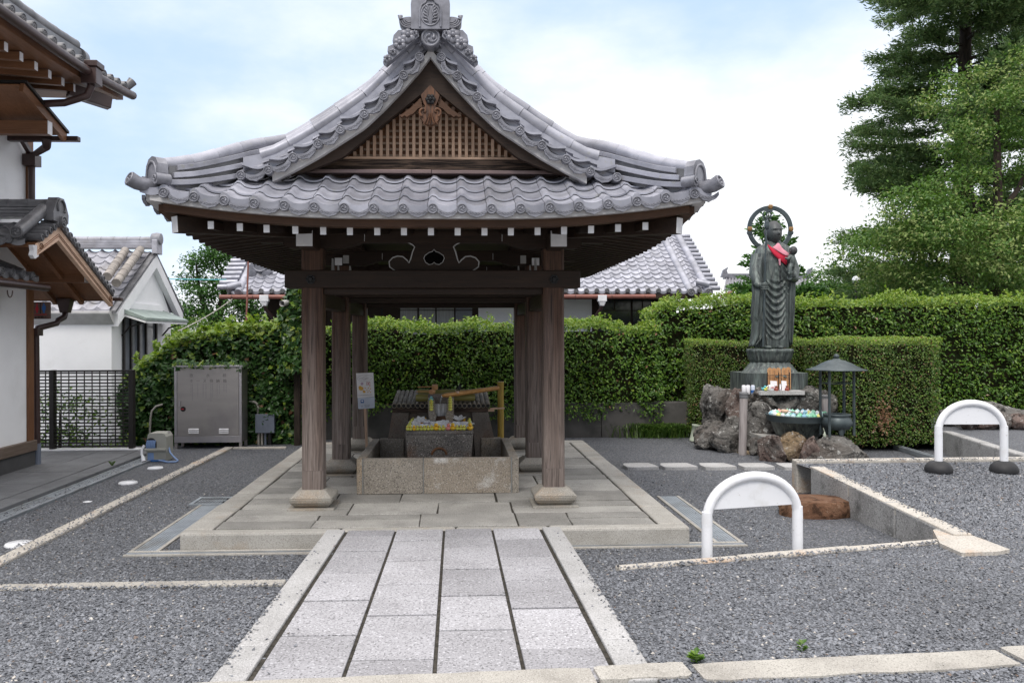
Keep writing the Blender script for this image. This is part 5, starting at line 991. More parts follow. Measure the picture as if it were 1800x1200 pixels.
# plinth and lotus
sx = sp(1351, 650).x; t = thing('bronze_statue', 'tall green bronze monk statue with halo ring, staff and child on a lotus pedestal', 'statue', (sx, SYY, PT_))
hwp = 56*13.45/F; mb = MB(); c8 = .12; mb.prism([(sx-hwp+c8, SYY-.48), (sx+hwp-c8, SYY-.48), (sx+hwp, SYY-.48+c8), (sx+hwp, SYY+.42), (sx-hwp, SYY+.42), (sx-hwp, SYY-.48+c8)], (0, 0, PT_+.002), (1, 0, 0), (0, 1, 0), (0, 0, zy(656, 13.3)-PT_)); part('plinth', mb, M['bronze'], t, .008)
def radial(prof, cx, cy, n, fn, mb):
    vs = []; m = len(prof)
    for i, (r, z) in enumerate(prof):
        for k in range(n): a = 2*PI*k/n; rr, zz = fn(r, z, a, i/(m-1)); vs.append((cx+rr*math.cos(a), cy+rr*math.sin(a), zz))
    return mb.add(vs, [(i*n+k, i*n+(k+1) % n, (i+1)*n+(k+1) % n, (i+1)*n+k) for i in range(m-1) for k in range(n)]+[tuple((m-1)*n+k for k in range(n))], True)
u_ = SYY/F
mb = MB(); prof = [(51*u_, zy(661)), (50*u_, zy(657.5)), (46*u_, zy(653)), (41*u_, zy(647)), (37*u_, zy(641.5)), (34*u_, zy(638)), (33*u_, zy(636.5)), (32*u_, zy(635))]
radial(prof, sx+.02, SYY, 120, lambda r, z, a, f: (r*(1+(.09*abs(math.cos(a*11))-.05)*(1-f*.8)), z+(.03*abs(math.cos(a*10))*max(0, 1-f*4))), mb); part('lower_lotus', mb, M['bronze'], t)
mb = MB(); prof = [(29*u_, zy(626)), (32*u_, zy(624)), (34*u_, zy(620)), (35.5*u_, zy(615)), (37*u_, zy(612)), (36*u_, zy(611)), (34*u_, zy(611))]
prof = [(30*u_, zy(638)), (33*u_, zy(636.5)), (35.5*u_, zy(631)), (37*u_, zy(624)), (38*u_, zy(618.5)), (40.5*u_, zy(615.5)), (40.5*u_, zy(613)), (30*u_, zy(612))]
radial(prof, sx+.02, SYY, 120, lambda r, z, a, f: (r*(1+.075*abs(math.cos(a*7))*math.sin(PI*min(1, f*1.15))-.03), z-(.018*abs(math.cos(a*6)) if .5 < f < .75 else 0)), mb); part('upper_lotus', mb, M['bronze'], t)
# robed body: one continuous surface with draped folds
ctr = lambda z: np.interp(z, [zy(612), zy(560), zy(500), zy(455), zy(440)], [sp(1357, 600).x, sp(1355, 600).x, sp(1356, 600).x, sp(1359, 600).x, sp(1360, 600).x])
hz_ = [zy(q) for q in (611, 606, 590, 565, 540, 515, 495, 478, 460, 447, 438, 432, 428, 423)]; hw_ = [27, 28, 29, 29.5, 30, 31, 32.5, 34, 34.5, 33.5, 31, 25, 16, 10]; dp_ = [.21, .215, .22, .225, .23, .235, .24, .25, .25, .235, .19, .145, .115, .11]
nz_, na_ = 150, 128; vs = []; zlo, zhi = hz_[0], hz_[-1]
for j in range(nz_):
    z = zlo+(zhi-zlo)*j/(nz_-1); W = np.interp(z, hz_, hw_)*u_; D = np.interp(z, hz_, dp_); cxx = ctr(z)
    for k in range(na_):
        a = 2*PI*k/na_; ca, sa = math.cos(a), math.sin(a); x = W*math.copysign(abs(ca)**.85, ca); y = D*math.copysign(abs(sa)**.85, sa); d = 0
        fx = x/W; front = max(0, -sa)
        lo = sm01((z-zy(600))/.1)*(1-sm01((z-zy(500))/.1))
        sag = 1-(min(1, abs(fx)/.62))**2
        d += .026*front*lo*(abs(fx) < .62)*math.sin(2*PI*(z+.20*sag)/.125)*min(1, sag*2.2)
        d += .012*math.sin(a*17+2*math.sin(z*3))*(1-front*(abs(fx) < .55))*(1-sm01((z-zy(470))/.2))
        d += .016*front*math.sin(a*13+z*2.2)*(1-sm01((z-zy(592))/.06))
        if front > .2 and zy(520) < z < zy(450): d += .014*math.sin(2*PI*(z*.8+fx*.28)/.09)*(fx > -.1)
        vs.append((cxx+x*(1+d/max(W, .05)), SYY+y-d*front, z))
mb = MB(); mb.add(vs, [(j*na_+k, j*na_+(k+1) % na_, (j+1)*na_+(k+1) % na_, (j+1)*na_+k) for j in range(nz_-1) for k in range(na_)]+[tuple(range(na_))[::-1]], True); part('robe', mb, M['bronze'], t)
# long hanging sleeves and scarf ends
def drape(name, rows_, th, seed, nf):
    """rows: (py, px_left, px_right, dy) down the drape; a wavy sheet with thickness"""
    rn = random.Random(seed); n = 22; f = []; b = []; pys = [r_[0] for r_ in rows_]; m = 40
    for j in range(m):
        py = pys[0]+(pys[-1]-pys[0])*j/(m-1); l = np.interp(py, pys, [r_[1] for r_ in rows_]); r_ = np.interp(py, pys, [q[2] for q in rows_]); dy = np.interp(py, pys, [q[3] for q in rows_])
        for i in range(n):
            s = i/(n-1); wv = .028*math.sin(s*nf*PI+j*.05+seed)*(j/m*.8+.3); p = PY(l+(r_-l)*s, py+2*math.sin(s*nf*PI+seed)*(j/m), SYY+dy); bulge = th*math.sqrt(max(0, 1-(2*s-1)**2)); f.append((p.x, p.y-bulge-wv, p.z)); b.append((p.x, p.y+bulge*.8, p.z))
    N = n*m; q = lambda o: [(o+j*n+i, o+j*n+i+1, o+(j+1)*n+i+1, o+(j+1)*n+i) for j in range(m-1) for i in range(n-1)]
    mb = MB(); mb.add(f+b, q(0)+[tuple(reversed(x)) for x in q(N)]+[(i, N+i, N+i+1, i+1) for i in range(n-1)]+[((m-1)*n+i, (m-1)*n+i+1, N+(m-1)*n+i+1, N+(m-1)*n+i) for i in range(n-1)]+[(j*n, (j+1)*n, N+(j+1)*n, N+j*n) for j in range(m-1)]+[(j*n+n-1, N+j*n+n-1, N+(j+1)*n+n-1, (j+1)*n+n-1) for j in range(m-1)], True); return part(name, mb, M['bronze'], t)
drape('sleeve', [(452, 1330, 1342, -.10), (475, 1322, 1343, -.12), (495, 1321, 1347, -.15), (515, 1322, 1341, -.17), (540, 1320, 1339, -.15), (562, 1319, 1337, -.13), (564, 1321, 1341, -.13), (590, 1319, 1342, -.12), (604, 1316, 1331, -.10), (608, 1315, 1325, -.1)], .075, 1, 4)
drape('sleeve', [(452, 1376, 1390, -.05), (475, 1381, 1397, -.1), (490, 1380, 1398, -.14), (520, 1379, 1397, -.12), (550, 1379, 1396, -.10), (580, 1378, 1394, -.08), (600, 1380, 1392, -.07), (605, 1384, 1391, -.06)], .07, 2, 4)
# arms and hands
mb = MB(); mb.tube([sp(1331, 450, SYY-.02), sp(1327, 478, SYY-.10), sp(1331, 500, SYY-.24), sp(1340, 503, SYY-.31)], [.11, .10, .075, .045], 12); part('arm', mb, M['bronze'], t)
h0 = sp(1343, 504, SYY-.33); mb = MB(); mb.ball(tuple(h0), (.045, .04, .05), 10, 6)
for k in range(4): c = h0+Vector((0, -.02, .045-.028*k)); mb.tube([c+Vector((-.045, .02, 0)), c+Vector((-.03, -.03, 0)), c+Vector((.02, -.038, -.002)), c+Vector((.05, -.015, -.003)), c+Vector((.04, .015, -.003))], .014, 7)
mb.tube([h0+Vector((-.03, -.01, .05)), h0+Vector((.015, -.035, .07)), h0+Vector((.035, -.03, .055))], .013, 7); part('hand', mb, M['bronze'], t)
mb = MB(); mb.tube([sp(1386, 450, SYY-.02), sp(1397, 474, SYY-.10), sp(1396, 490, SYY-.22), sp(1388, 487, SYY-.34)], [.10, .085, .075, .05], 12); mb.ball(tuple(sp(1392, 484, SYY-.32)), (.075, .07, .06), 12, 8)
for k in range(4): c = sp(1390+1.6*k, 481, SYY-.38); mb.tube([c+Vector((0, .03, -.03)), c+Vector((0, -.012, 0)), c+Vector((-.01, .0, .045))], .012, 6)
part('arm', mb, M['bronze'], t)
# head with face
hc = sp(1360, 408.5, SYY-.06); hr = (13.4*u_, .155, 20.6*u_); nn, mm = 48, 40; vs = []; yaw = .18
for j in range(mm+1):
    ph = -PI/2+PI*j/mm; cz, sz = math.cos(ph), math.sin(ph)
    for k in range(nn):
        a = 2*PI*k/nn; x, y, z = cz*math.cos(a), cz*math.sin(a), sz
        wfac = 1-.16*sm01(-z-.1)+.04*sm01(z); x *= wfac; y *= 1-.10*sm01(-z-.3)
        fr = max(0, -y); g = lambda px_, pz_, s1, s2: math.exp(-((x-px_)/s1)**2-((z-pz_)/s2)**2)
        d = 0
        if fr > .1:
            d += .30*g(0, -.17, .13, .13)+.13*g(0, .06, .09, .2)                              # nose
            d += .10*g(0, -.47, .22, .06)+.06*g(0, -.60, .2, .05)-.06*g(0, -.535, .22, .022)  # lips
            for q in (-1, 1): d += -.17*g(q*.40, .06, .24, .11)+.12*g(q*.40, .01, .19, .055)+.12*g(q*.42, .22, .3, .05)+.05*g(q*.45, -.3, .2, .2)-.05*g(q*.40, -.045, .2, .02)
            d += .07*g(0, -.85, .25, .12)+.06*g(0, .27, .05, .04)
        y -= d*(1.15 if z < .12 else .9); x2 = x*math.cos(yaw)-y*math.sin(yaw)*(hr[1]/hr[0]); y2 = y*math.cos(yaw)+x*math.sin(yaw)*(hr[0]/hr[1]); vs.append((hc.x+x2*hr[0], hc.y+y2*hr[1], hc.z+z*hr[2]))
mb = MB(); mb.add(vs, [(j*nn+k, j*nn+(k+1) % nn, (j+1)*nn+(k+1) % nn, (j+1)*nn+k) for j in range(mm) for k in range(nn)], True); hd = part('head', mb, M['bronze_head'], t)
for q in (-1, 1): mb = MB(); e = hc+Vector((q*hr[0]*1.0, .03+q*.03, -.02)); mb.tube([e+Vector((0, 0, .07)), e+Vector((q*.018, .01, .04)), e+Vector((q*.012, 0, -.02)), e+Vector((0, 0, -.09)), e+Vector((-q*.004, 0, -.13))], [.018, .028, .022, .02, .014], 8); part('ear', mb, M['bronze_head'], hd)
# halo
hcx = sp(1353.5, 402, SYY+.16); mb = MB(); ro, ri = 41.5*u_, 34*u_; vs = []; n = 72
for k in range(n): a = 2*PI*k/n; vs += [(hcx.x+r_*math.cos(a), hcx.y+dy, hcx.z+r_*math.sin(a)) for r_, dy in ((ro, -.02), (ro, .02), (ri, .02), (ri, -.02))]
mb.add(vs, [(4*k+i, 4*k+(i+1) % 4, 4*((k+1) % n)+(i+1) % 4, 4*((k+1) % n)+i) for k in range(n) for i in range(4)]); ha = part('halo_ring', mb, M['bronze_dark'], t, .004)
for a in (PI/2, PI+.06, -.06):
    c = Vector((hcx.x+(ro+ri)/2*math.cos(a), hcx.y-.02, hcx.z+(ro+ri)/2*math.sin(a)+.01)); mb = MB(); mb.ball(tuple(c), (.045, .025, .042), 12, 6)
    for q in (-1, 0, 1): mb.ball(tuple(c+Vector((q*.024, -.012, .012))), (.016, .016, .034), 8, 5)
    part('halo_ornament', mb, M['ochre'], ha); mb = MB(); mb.box(c.x-.042, c.y-.012, c.z-.07, c.x+.042, c.y+.045, c.z-.042); mb.box(c.x-.038, c.y-.008, c.z-.092, c.x+.038, c.y+.045, c.z-.075); part('halo_clasp', mb, M['bronze_dark'], ha)
mb = MB(); mb.bar((hcx.x, hcx.y+.01, hcx.z-ri), (hcx.x, SYY+.1, zy(480)), .05, .03); part('halo_bracket', mb, M['bronze_dark'], t)
# ringed staff
mb = MB(); s0 = sp(1347.5, 392, SYY-.36); s1 = sp(1341, 609, SYY-.30); mb.tube([s0, s1], .016, 8); st_ = part('staff', mb, M['bronze_dark'], t)
mb = MB(); rc = sp(1348, 379, SYY-.36); mb.tube([(rc.x+.078*math.cos(a)*(1-.12*math.cos(2*a)), rc.y, rc.z+.082*math.sin(a)) for a in [2*PI*k/24 for k in range(24)]], .010, 6, closed=True); mb.tube([rc+Vector((0, 0, -.09)), rc+Vector((0, 0, .0)), rc+Vector((0, 0, .12))], [.014, .012, .006], 6)
mb.lathe([(.018, -.24), (.035, -.22), (.045, -.16), (.034, -.12), (.04, -.10), (.02, -.08)], tuple(rc), 12)
for q in (-1, 1): mb.tube([(rc.x+q*.04+.026*math.cos(a), rc.y-.01, rc.z-.05+.026*math.sin(a)) for a in [2*PI*k/12 for k in range(12)]], .006, 5, closed=True)
part('staff_rings', mb, M['bronze_dark'], st_)
# child on the arm
mb = MB(); bc = sp(1391, 457, SYY-.28); mb.ball(tuple(bc), (.075, .07, .12), 12, 8); mb.tube([bc+Vector((-.04, -.04, .05)), bc+Vector((-.09, -.07, .01)), bc+Vector((-.13, -.05, .03))], [.03, .026, .018], 8); mb.tube([bc+Vector((-.03, -.05, -.09)), bc+Vector((-.07, -.10, -.13)), bc+Vector((-.06, -.08, -.22)), bc+Vector((-.09, -.10, -.25))], [.045, .04, .03, .018], 8); mb.tube([bc+Vector((.02, -.03, .08)), bc+Vector((.02, -.03, .15))], .03, 8)
ch = part('child', mb, M['bronze'], t); mb = MB(); hh = sp(1394.5, 440.5, SYY-.31); mb.ball(tuple(hh), (.068, .072, .078), 14, 10); mb.ball((hh.x-.062, hh.y-.03, hh.z-.01), (.014, .014, .016), 6, 4); mb.ball((hh.x+.01, hh.y-.072, hh.z-.012), (.012, .012, .02), 6, 4); part('child_head', mb, M['bronze_head'], ch)
for px in (1349, 1369): mb = MB(); c = sp(px, 608, SYY-.26); mb.ball((c.x, c.y, zy(611.5)+.02), (.06, .12, .035), 10, 6); part('foot', mb, M['bronze'], t)
# bib
def cloth(name, rows_, mat, y0, lab, par=None):
    f = []; n = len(rows_[0]); 
    for row in rows_:
        for (px, py, dy) in row: p = PY(px, py, SYY+y0+dy); f.append((p.x, p.y, p.z))
    mb = MB(); mb.add(f, [(j*n+i, j*n+i+1, (j+1)*n+i+1, (j+1)*n+i) for j in range(len(rows_)-1) for i in range(n-1)], True); return mb
bib = thing('bib', 'red and faded pink cloth bib tied round the neck of the statue', 'bib', tuple(sp(1368, 445, SYY-.28)))
mb = cloth('red', [[(1348, 428, 0), (1353, 432, -.03), (1360, 437, -.035), (1370, 444, -.03), (1380, 449, -.02), (1387, 448, .0)], [(1350, 433, -.02), (1355, 439, -.055), (1362, 445, -.05), (1372, 452, -.06), (1380, 456, -.03), (1386, 457, .0)], [(1352, 437, -.02), (1358, 445, -.04), (1365, 452, -.06), (1373, 457, -.045), (1380, 461, -.04), (1384, 462, .0)], [(1355, 441, 0), (1361, 449, -.02), (1367, 454, -.03), (1374, 460, -.02), (1380, 465, -.03), (1383, 466, 0)]], None, -.245, '')
o = part('red_cloth', mb, M['red_cloth'], bib); m = o.modifiers.new('thick', 'SOLIDIFY'); m.thickness = .008; m = o.modifiers.new('sub', 'SUBSURF'); m.levels = 2; m.render_levels = 2
mb = cloth('pink', [[(1366, 427, .02), (1369, 427, .0), (1371, 429, 0), (1374, 436, 0), (1382, 442, 0), (1388, 446, .01)], [(1362, 433, -.02), (1367, 434, -.025), (1371, 436, -.03), (1376, 441, -.03), (1382, 446, -.025), (1387, 448, 0)], [(1356, 434, -.03), (1362, 438, -.045), (1368, 442, -.045), (1374, 446, -.045), (1380, 449, -.035), (1385, 450, -.01)]], None, -.25, '')
o = part('pink_cloth', mb, M['pink_cloth'], bib); m = o.modifiers.new('thick', 'SOLIDIFY'); m.thickness = .008; m = o.modifiers.new('sub', 'SUBSURF'); m.levels = 2; m.render_levels = 2
mb = MB(); mb.tube([sp(1370, 455, SYY-.30), sp(1371, 466, SYY-.29)], [.02, .014], 6); part('tie', mb, M['pink_cloth'], bib)
# offering shelf, tablets and gifts
HY = 13.0; p, q = PY(1336, 690, HY), PY(1415, 690, HY); zs_ = PY(1376, 687, HY).z; mb = MB(); mb.prism([(p.x+.02, HY), (q.x, HY), (q.x, HY+.30), (p.x, HY+.30), (p.x, HY+.03)], (0, 0, zs_-.065), (1, 0, 0), (0, 1, 0), (0, 0, .065)); solo('stone_shelf', mb, M['border'], 'thin grey stone shelf for offerings at the feet of the statue', 'shelf', ((p.x+q.x)/2, HY, zs_-.065), bevel=.006)
def of(px, dy=.1): return Vector((PY(px, 690, HY+dy).x, HY+dy, zs_+.001))
rk = thing('tablet_rack', 'thin dark wire rack holding the wooden tablets upright', 'rack', tuple(of(1368, .2))); mb = MB()
for px in (1349, 1369, 1388): c = of(px, .16); mb.tube([c, c+Vector((0, 0, .30))], .007, 6); mb.tube([c+Vector((0, .09, 0)), c+Vector((0, .09, .28))], .007, 6)
mb.tube([of(1349, .16)+Vector((0, 0, .25)), of(1388, .16)+Vector((0, 0, .25))], .007, 6); part('wires', mb, M['black'], rk)
for i, (px, top, wd) in enumerate(((1353.5, 646, 9), (1361, 646.5, 10), (1368.5, 646, 9), (1378.5, 646, 9), (1386, 645, 9))):
    c = of(px, .2+.008*(i % 2)); h = PY(px, top, HY+.2).z-zs_; w2 = wd*.5*HY/F; tt = thing('wooden_tablet', ('leftmost of the rounded wooden memorial tablets in the wire rack', 'second rounded wooden tablet from the left in the rack', 'middle wooden memorial tablet, just left of the rack centre wire', 'wooden memorial tablet just right of the rack centre wire', 'rightmost wooden memorial tablet in the wire rack')[i], 'tablet', tuple(c), 'memorial tablets')
    mb = MB(); mb.prism([(c.x-w2, c.z), (c.x+w2, c.z), (c.x+w2, c.z+h*.88), (c.x+w2*.8, c.z+h*.96), (c.x, c.z+h), (c.x-w2*.8, c.z+h*.96), (c.x-w2, c.z+h*.88)], (0, c.y, 0), (1, 0, 0), (0, 0, 1), (0, .012, 0)); part('board', mb, M['tablet'], tt); mb = MB()
    for k in range(7): z = c.z+h*(.86-.09*k); mb.box(c.x-.012+.004*(k % 2), c.y-.002, z-.012, c.x+.010, c.y-.0005, z-.006); mb.box(c.x-.003+.004*(k % 3), c.y-.002, z-.016, c.x+.003+.004*(k % 3), c.y-.0005, z)
    part('brush_writing', mb, M['ink'], tt)
for px, w_, lab in ((1361, 13, 'white paper leaning before the left wooden tablets'), (1379, 10, 'white paper leaning before the right wooden tablets')):
    c = of(px, .14); mb = MB(); mb.prism([(-w_*.5*HY/F, 0), (w_*.5*HY/F, 0), (w_*.42*HY/F, .155), (-w_*.5*HY/F, .16)], c, (1, 0, 0), (0, .1, 1), (0, .003, 0)); solo('paper_sheet', mb, M['paper'], lab, 'paper', tuple(c))
c = of(1355.5, .06); mg = thing('white_mug', 'white mug with small red print on the stone shelf', 'mug', tuple(c)); mb = MB(); mb.lathe([(.034, 0), (.04, .004), (.042, .1), (.038, .1), (.036, .01), (0, .01)], tuple(c), 20); part('body', mb, M['white_plastic'], mg); mb = MB(); mb.tube([(c.x-.04-.03*math.sin(a), c.y, c.z+.055+.032*math.cos(a)) for a in np.linspace(.1, PI-.1, 10)], .007, 6); part('handle', mb, M['white_plastic'], mg)
text_part('1000', .034, (c.x+.004, c.y-.044, c.z+.056), M['red'], mg, 'print')
for px, lab in ((1364.5, 'dark red glazed incense jar beside the white mug'), (1383.5, 'dark red glazed jar at the right end of the shelf')):
    c = of(px, .07); mb = MB(); mb.lathe([(.034, 0), (.036, .035), (.02, .05), (.022, .075), (.026, .078), (.018, .08), (0, .06)], tuple(c), 16); solo('red_jar', mb, M['cup_red'], lab, 'jar', tuple(c))
c = of(1371.5, .07); mb = MB(); mb.lathe([(.02, 0), (.022, .02), (.012, .03), (.014, .11), (0, .11)], tuple(c), 10); solo('incense_holder', mb, M['steel_edge'], 'slim metal incense holder between the two red jars', 'holder', tuple(c))
duck(of(1343, .09), 'blue', 'pale turquoise toy duck on the left end of the shelf', 'toy ducks on the offering shelf', 1.25, .8); duck(of(1346, .03), 'lime', 'yellow toy duck in front of the turquoise one on the shelf', 'toy ducks on the offering shelf', 1.0, .6)
for px, mt, lab in ((1307.5, 'paper', 'white can left of the other two cans by the plinth'), (1315, 'paper', 'white can, middle of the three by the plinth'), (1323.5, 'paper_blue', 'blue and white can, nearest the plinth shelf')):
    c = PY(px, 690, 13.25); c.z = PT_+.001; mb = MB(); mb.lathe([(.03, 0), (.034, .006), (.034, .135), (.028, .15), (0, .15)], tuple(c), 16); cn = solo('drink_can', mb, M[mt], lab, 'can', tuple(c), 'cans on the rockery'); mb = MB(); mb.lathe([(.029, .1505), (.029, .157), (0, .157)], tuple(c), 16); part('lid', mb, M['steel_edge'], cn)
    if mt == 'paper_blue': mb = MB(); mb.lathe([(.0345, .02), (.0345, .07)], tuple(c), 16); part('print_band', mb, M['blue'], cn)
# bronze tub full of coloured balls
TBY = 12.5; tbx = PY(1403, 726, TBY).x; tz1 = PY(1403, 727.5, TBY).z; tz0 = PY(1403, 768, TBY-.3).z; s_ = TBY/F
tb = thing('bronze_tub', 'wide green bronze tub with coloured balls floating to its brim', 'tub', (tbx, TBY, tz0)); mb = MB(); mb.lathe([(37*s_, tz0), (40*s_, tz0+.04), (48*s_, tz0+.22), (52*s_, tz1-.10)], (tbx, TBY, 0), 48); part('bowl', mb, M['bronze'], tb)
mb = MB(); mb.lathe([(52.4*s_, tz1-.105), (55*s_, tz1-.02), (56*s_, tz1), (53*s_, tz1), (52*s_, tz1-.05), (0, tz1-.055)], (tbx, TBY, 0), 48); part('rim_band', mb, M['bronze_dark'], tb)
cols = ['white', 'mint', 'white', 'green', 'sky', 'white', 'mint', 'green', 'mint', 'white', 'pink', 'pale', 'sky', 'white', 'mint', 'lemon']; BM = {}
for c_ in set(cols): b0 = MB(); b0.ball((0, 0, .0), .040, 12, 8); b0.ball((0, 0, .038), (.014, .014, .012), 6, 4); BM[c_] = mesh_of(b0, 'floating_ball', M['ball_'+c_])
rn = random.Random(2); idx = 0
for ring, nb in ((46, 32), (36, 20), (24, 10)):
    for k in range(nb):
        a = 2*PI*k/nb; c_ = 'lemon' if (ring == 46 and abs(a-PI*1.12) < .1) else rn.choice(cols); o = bpy.data.objects.new('floating_ball', BM[c_]); COL.objects.link(o); o.location = (tbx+ring*s_*math.cos(a), TBY+ring*s_*math.sin(a), tz1-.005+rn.uniform(-.006, .01)); tag(o, '%s little ball floating in the bronze tub' % {'white': 'white', 'mint': 'mint green', 'green': 'bright green', 'sky': 'sky blue', 'pink': 'salmon pink', 'pale': 'pale blue', 'lemon': 'lemon yellow'}[c_], 'ball', 'balls floating in the bronze tub')
c = PY(1406, 722, TBY-.1); mb = MB(); c = PY(1406-0, 721, TBY); c = PY(1406, 721, TBY+.05); c = Vector((PY(1370, 721, TBY).x, TBY-.2, tz1+.04)); mb.lathe([(.03, -.0), (.055, .01), (.06, .05), (.052, .05), (.045, .015), (0, .012)], tuple(c), 14); mb.bar(c+Vector((.05, .02, .03)), c+Vector((.22, .1, -.0)), .012, .012); solo('water_ladle', mb, M['pale_x'], 'pale dipper resting on the balls in the tub', 'ladle', tuple(c))
# roofed incense burner
IY = 12.0; ix = PY(1470.5, 700, IY).x; iz = .258; i_ = IY/F; ib = thing('incense_burner', 'round bronze incense burner under a domed canopy on four thin posts', 'incense burner', (ix, IY, iz)); zr = PY(1470, 650, IY).z
mb = MB(); mb.lathe([(.0, zr+.012), (40*i_, zr), (51*i_, zr-.004), (51.5*i_, zr+.006), (45*i_, zr+.018), (36*i_, zr+.05), (26*i_, zr+.10), (14*i_, zr+.145), (7*i_, zr+.158), (6*i_, zr+.175), (0, zr+.176)], (ix, IY, 0), 48); cp = part('canopy', mb, M['bronze_dark'], ib); mb = MB(); mb.ball((ix, IY, zr+.205), .042, 14, 9); part('finial', mb, M['bronze_dark'], cp)
mb0 = MB()
for px, dy in ((1442, .10), (1458, -.22), (1483.5, .24), (1501, -.10)):
    p = PY(px, 700, IY+dy); mb = MB(); mb.tube([(p.x, p.y, iz-.01), (p.x, p.y, zr+.004)], .021, 10); part('post', mb, M['bronze_dark'], ib); mb0.tube([(p.x, p.y, zy(690, IY)), (ix, IY, zy(690, IY))], .008, 6)
pp_ = [PY(px, 700, IY+dy) for px, dy in ((1442, .10), (1458, -.22), (1501, -.10), (1483.5, .24))]
mb0 = MB(); zc_ = PY(1470, 673, IY).z; mb0.tube([(p.x, p.y, zc_) for p in pp_], .007, 6, closed=True); part('tie_ring', mb0, M['bronze_dark'], ib)
mb = MB(); zc0 = iz+.07; zc1 = PY(1471, 727, IY).z; H_ = zc1-zc0; mb.lathe([(.10, zc0), (.17, zc0+.05*H_), (.222, zc0+.32*H_), (.225, zc0+.5*H_), (.2, zc0+.76*H_), (.185, zc0+.84*H_), (.2, zc0+.9*H_), (.205, zc1), (.17, zc1), (.16, zc1-.05), (0, zc1-.055)], (ix+.005, IY, 0), 40); part('cauldron', mb, M['bronze_dark'], ib)
for k in range(3): a = -PI/2+2*PI*k/3; mb = MB(); mb.tube([(ix+.13*math.cos(a), IY+.13*math.sin(a), zc0+.05), (ix+.15*math.cos(a), IY+.15*math.sin(a), iz)], [.05, .03], 8); part('foot', mb, M['bronze_dark'], ib)
c = PY(1449.5, 768, IY-.2); c.z = .25; mb = MB(); mb.lathe([(.02, 0), (.024, .03), (.012, .05), (.01, .07), (0, .07)], tuple(c), 10); mb.tube([c+Vector((0, 0, .07)), c+Vector((-.02, 0, .13))], .006, 6); solo('incense_cup', mb, M['pot_green'], 'tiny pale incense stand at the foot of the canopy post', 'incense stand', tuple(c))
# bamboo lamp posts, pot
for (px, top, foot, Y, lab) in ((1307.5, 689, 799, PZ(1304, 799, LOW).y, 'bamboo bollard lamp with grey cap standing in the gravel before the rockery'), (1450, 694, 770, 12.95, 'bamboo bollard lamp half hidden behind the incense burner')):
    p0 = PY(px-2.5 if foot > 790 else px, foot, Y); p1 = PY(px, top, Y); p0.z = LOW if foot > 790 else .2; h = p1.z-p0.z; t = thing('bamboo_lamp', lab, 'lamp', tuple(p0), 'bamboo bollard lamps'); mb = MB(); n = 16; mb.tube([p0+(p1-p0)*(.9*j/(n-1)) for j in range(n)], [.062*(1 if j not in (1, 8) else 1.05) for j in range(n)], 16); part('bamboo_shaft', mb, M['bamboo_dry'], t)
    mb = MB(); mb.tube([p0+(p1-p0)*.9, p0+(p1-p0)*.905], .06, 16); mb.tube([p0+(p1-p0)*.91, p0+(p1-p0)*.965], .068, 16); mb.tube([p0+(p1-p0)*.967, p0+(p1-p0)*.99, p1], [.074, .074, .06], 16); part('cap', mb, gen('lamp_cap', (.12,.12,.125), (.17,.17,.18), 6, rough=.5), t)
p = PZ(1222, 776, LOW); mb = MB(); mb.lathe([(.105, 0), (.108, .03), (.10, .035), (.085, .27), (.092, .275), (.09, .31), (.0, .31)], (0, 0, 0), 24); mb.xf(Matrix.Translation((p.x, p.y, LOW+.005)) @ Matrix.Rotation(.12, 4, 'Y')); solo('plant_pot', mb, M['pot_green'], 'pale green plastic pot turned upside down beside the rockery', 'pot', (p.x, p.y, LOW))
# brown boulder in the sunken yard, far boulder on the upper bed
p = PZ(1437, 905, LOW); mb = ico_rock((p.x, p.y+.06, LOW+.03), (.40, .27, .30), 77, 4, .2, flat_top=LOW+.165, ang=.7); solo('boulder', mb, M['rock_brown'], 'flat topped rusty brown boulder lying in the gravel below the terrace wall', 'boulder', (p.x, p.y, LOW))
p = PZ(1740, 752, .17); mb = ico_rock((p.x+.35, p.y+.35, .30), (.95, .5, .36), 91, 4, .5, ang=.5); o = solo('boulder', mb, M['rock_grey'], 'long craggy grey boulder at the back of the far gravel bed', 'boulder', (p.x+.35, p.y+.35, .17))
for i, (px, py, w_, h_) in enumerate(((1700, 742, 34, 26), (1733, 743, 30, 24), (1762, 741, 32, 28), (1792, 742, 36, 28))): c = PY(px, py, 13.2); solo('rock', ico_rock((c.x, 13.2, c.z), (w_*.0058, .2, h_*.0058), 120+i, 3, .35), M['rock_red'], ('small brown red rock at the left foot of the craggy boulder', 'second small reddish rock below the craggy boulder', 'third small reddish rock below the craggy boulder', 'reddish rock below the craggy boulder by the right picture edge')[i], 'rock', (c.x, 13.2, .17), 'reddish stones below the far boulder')
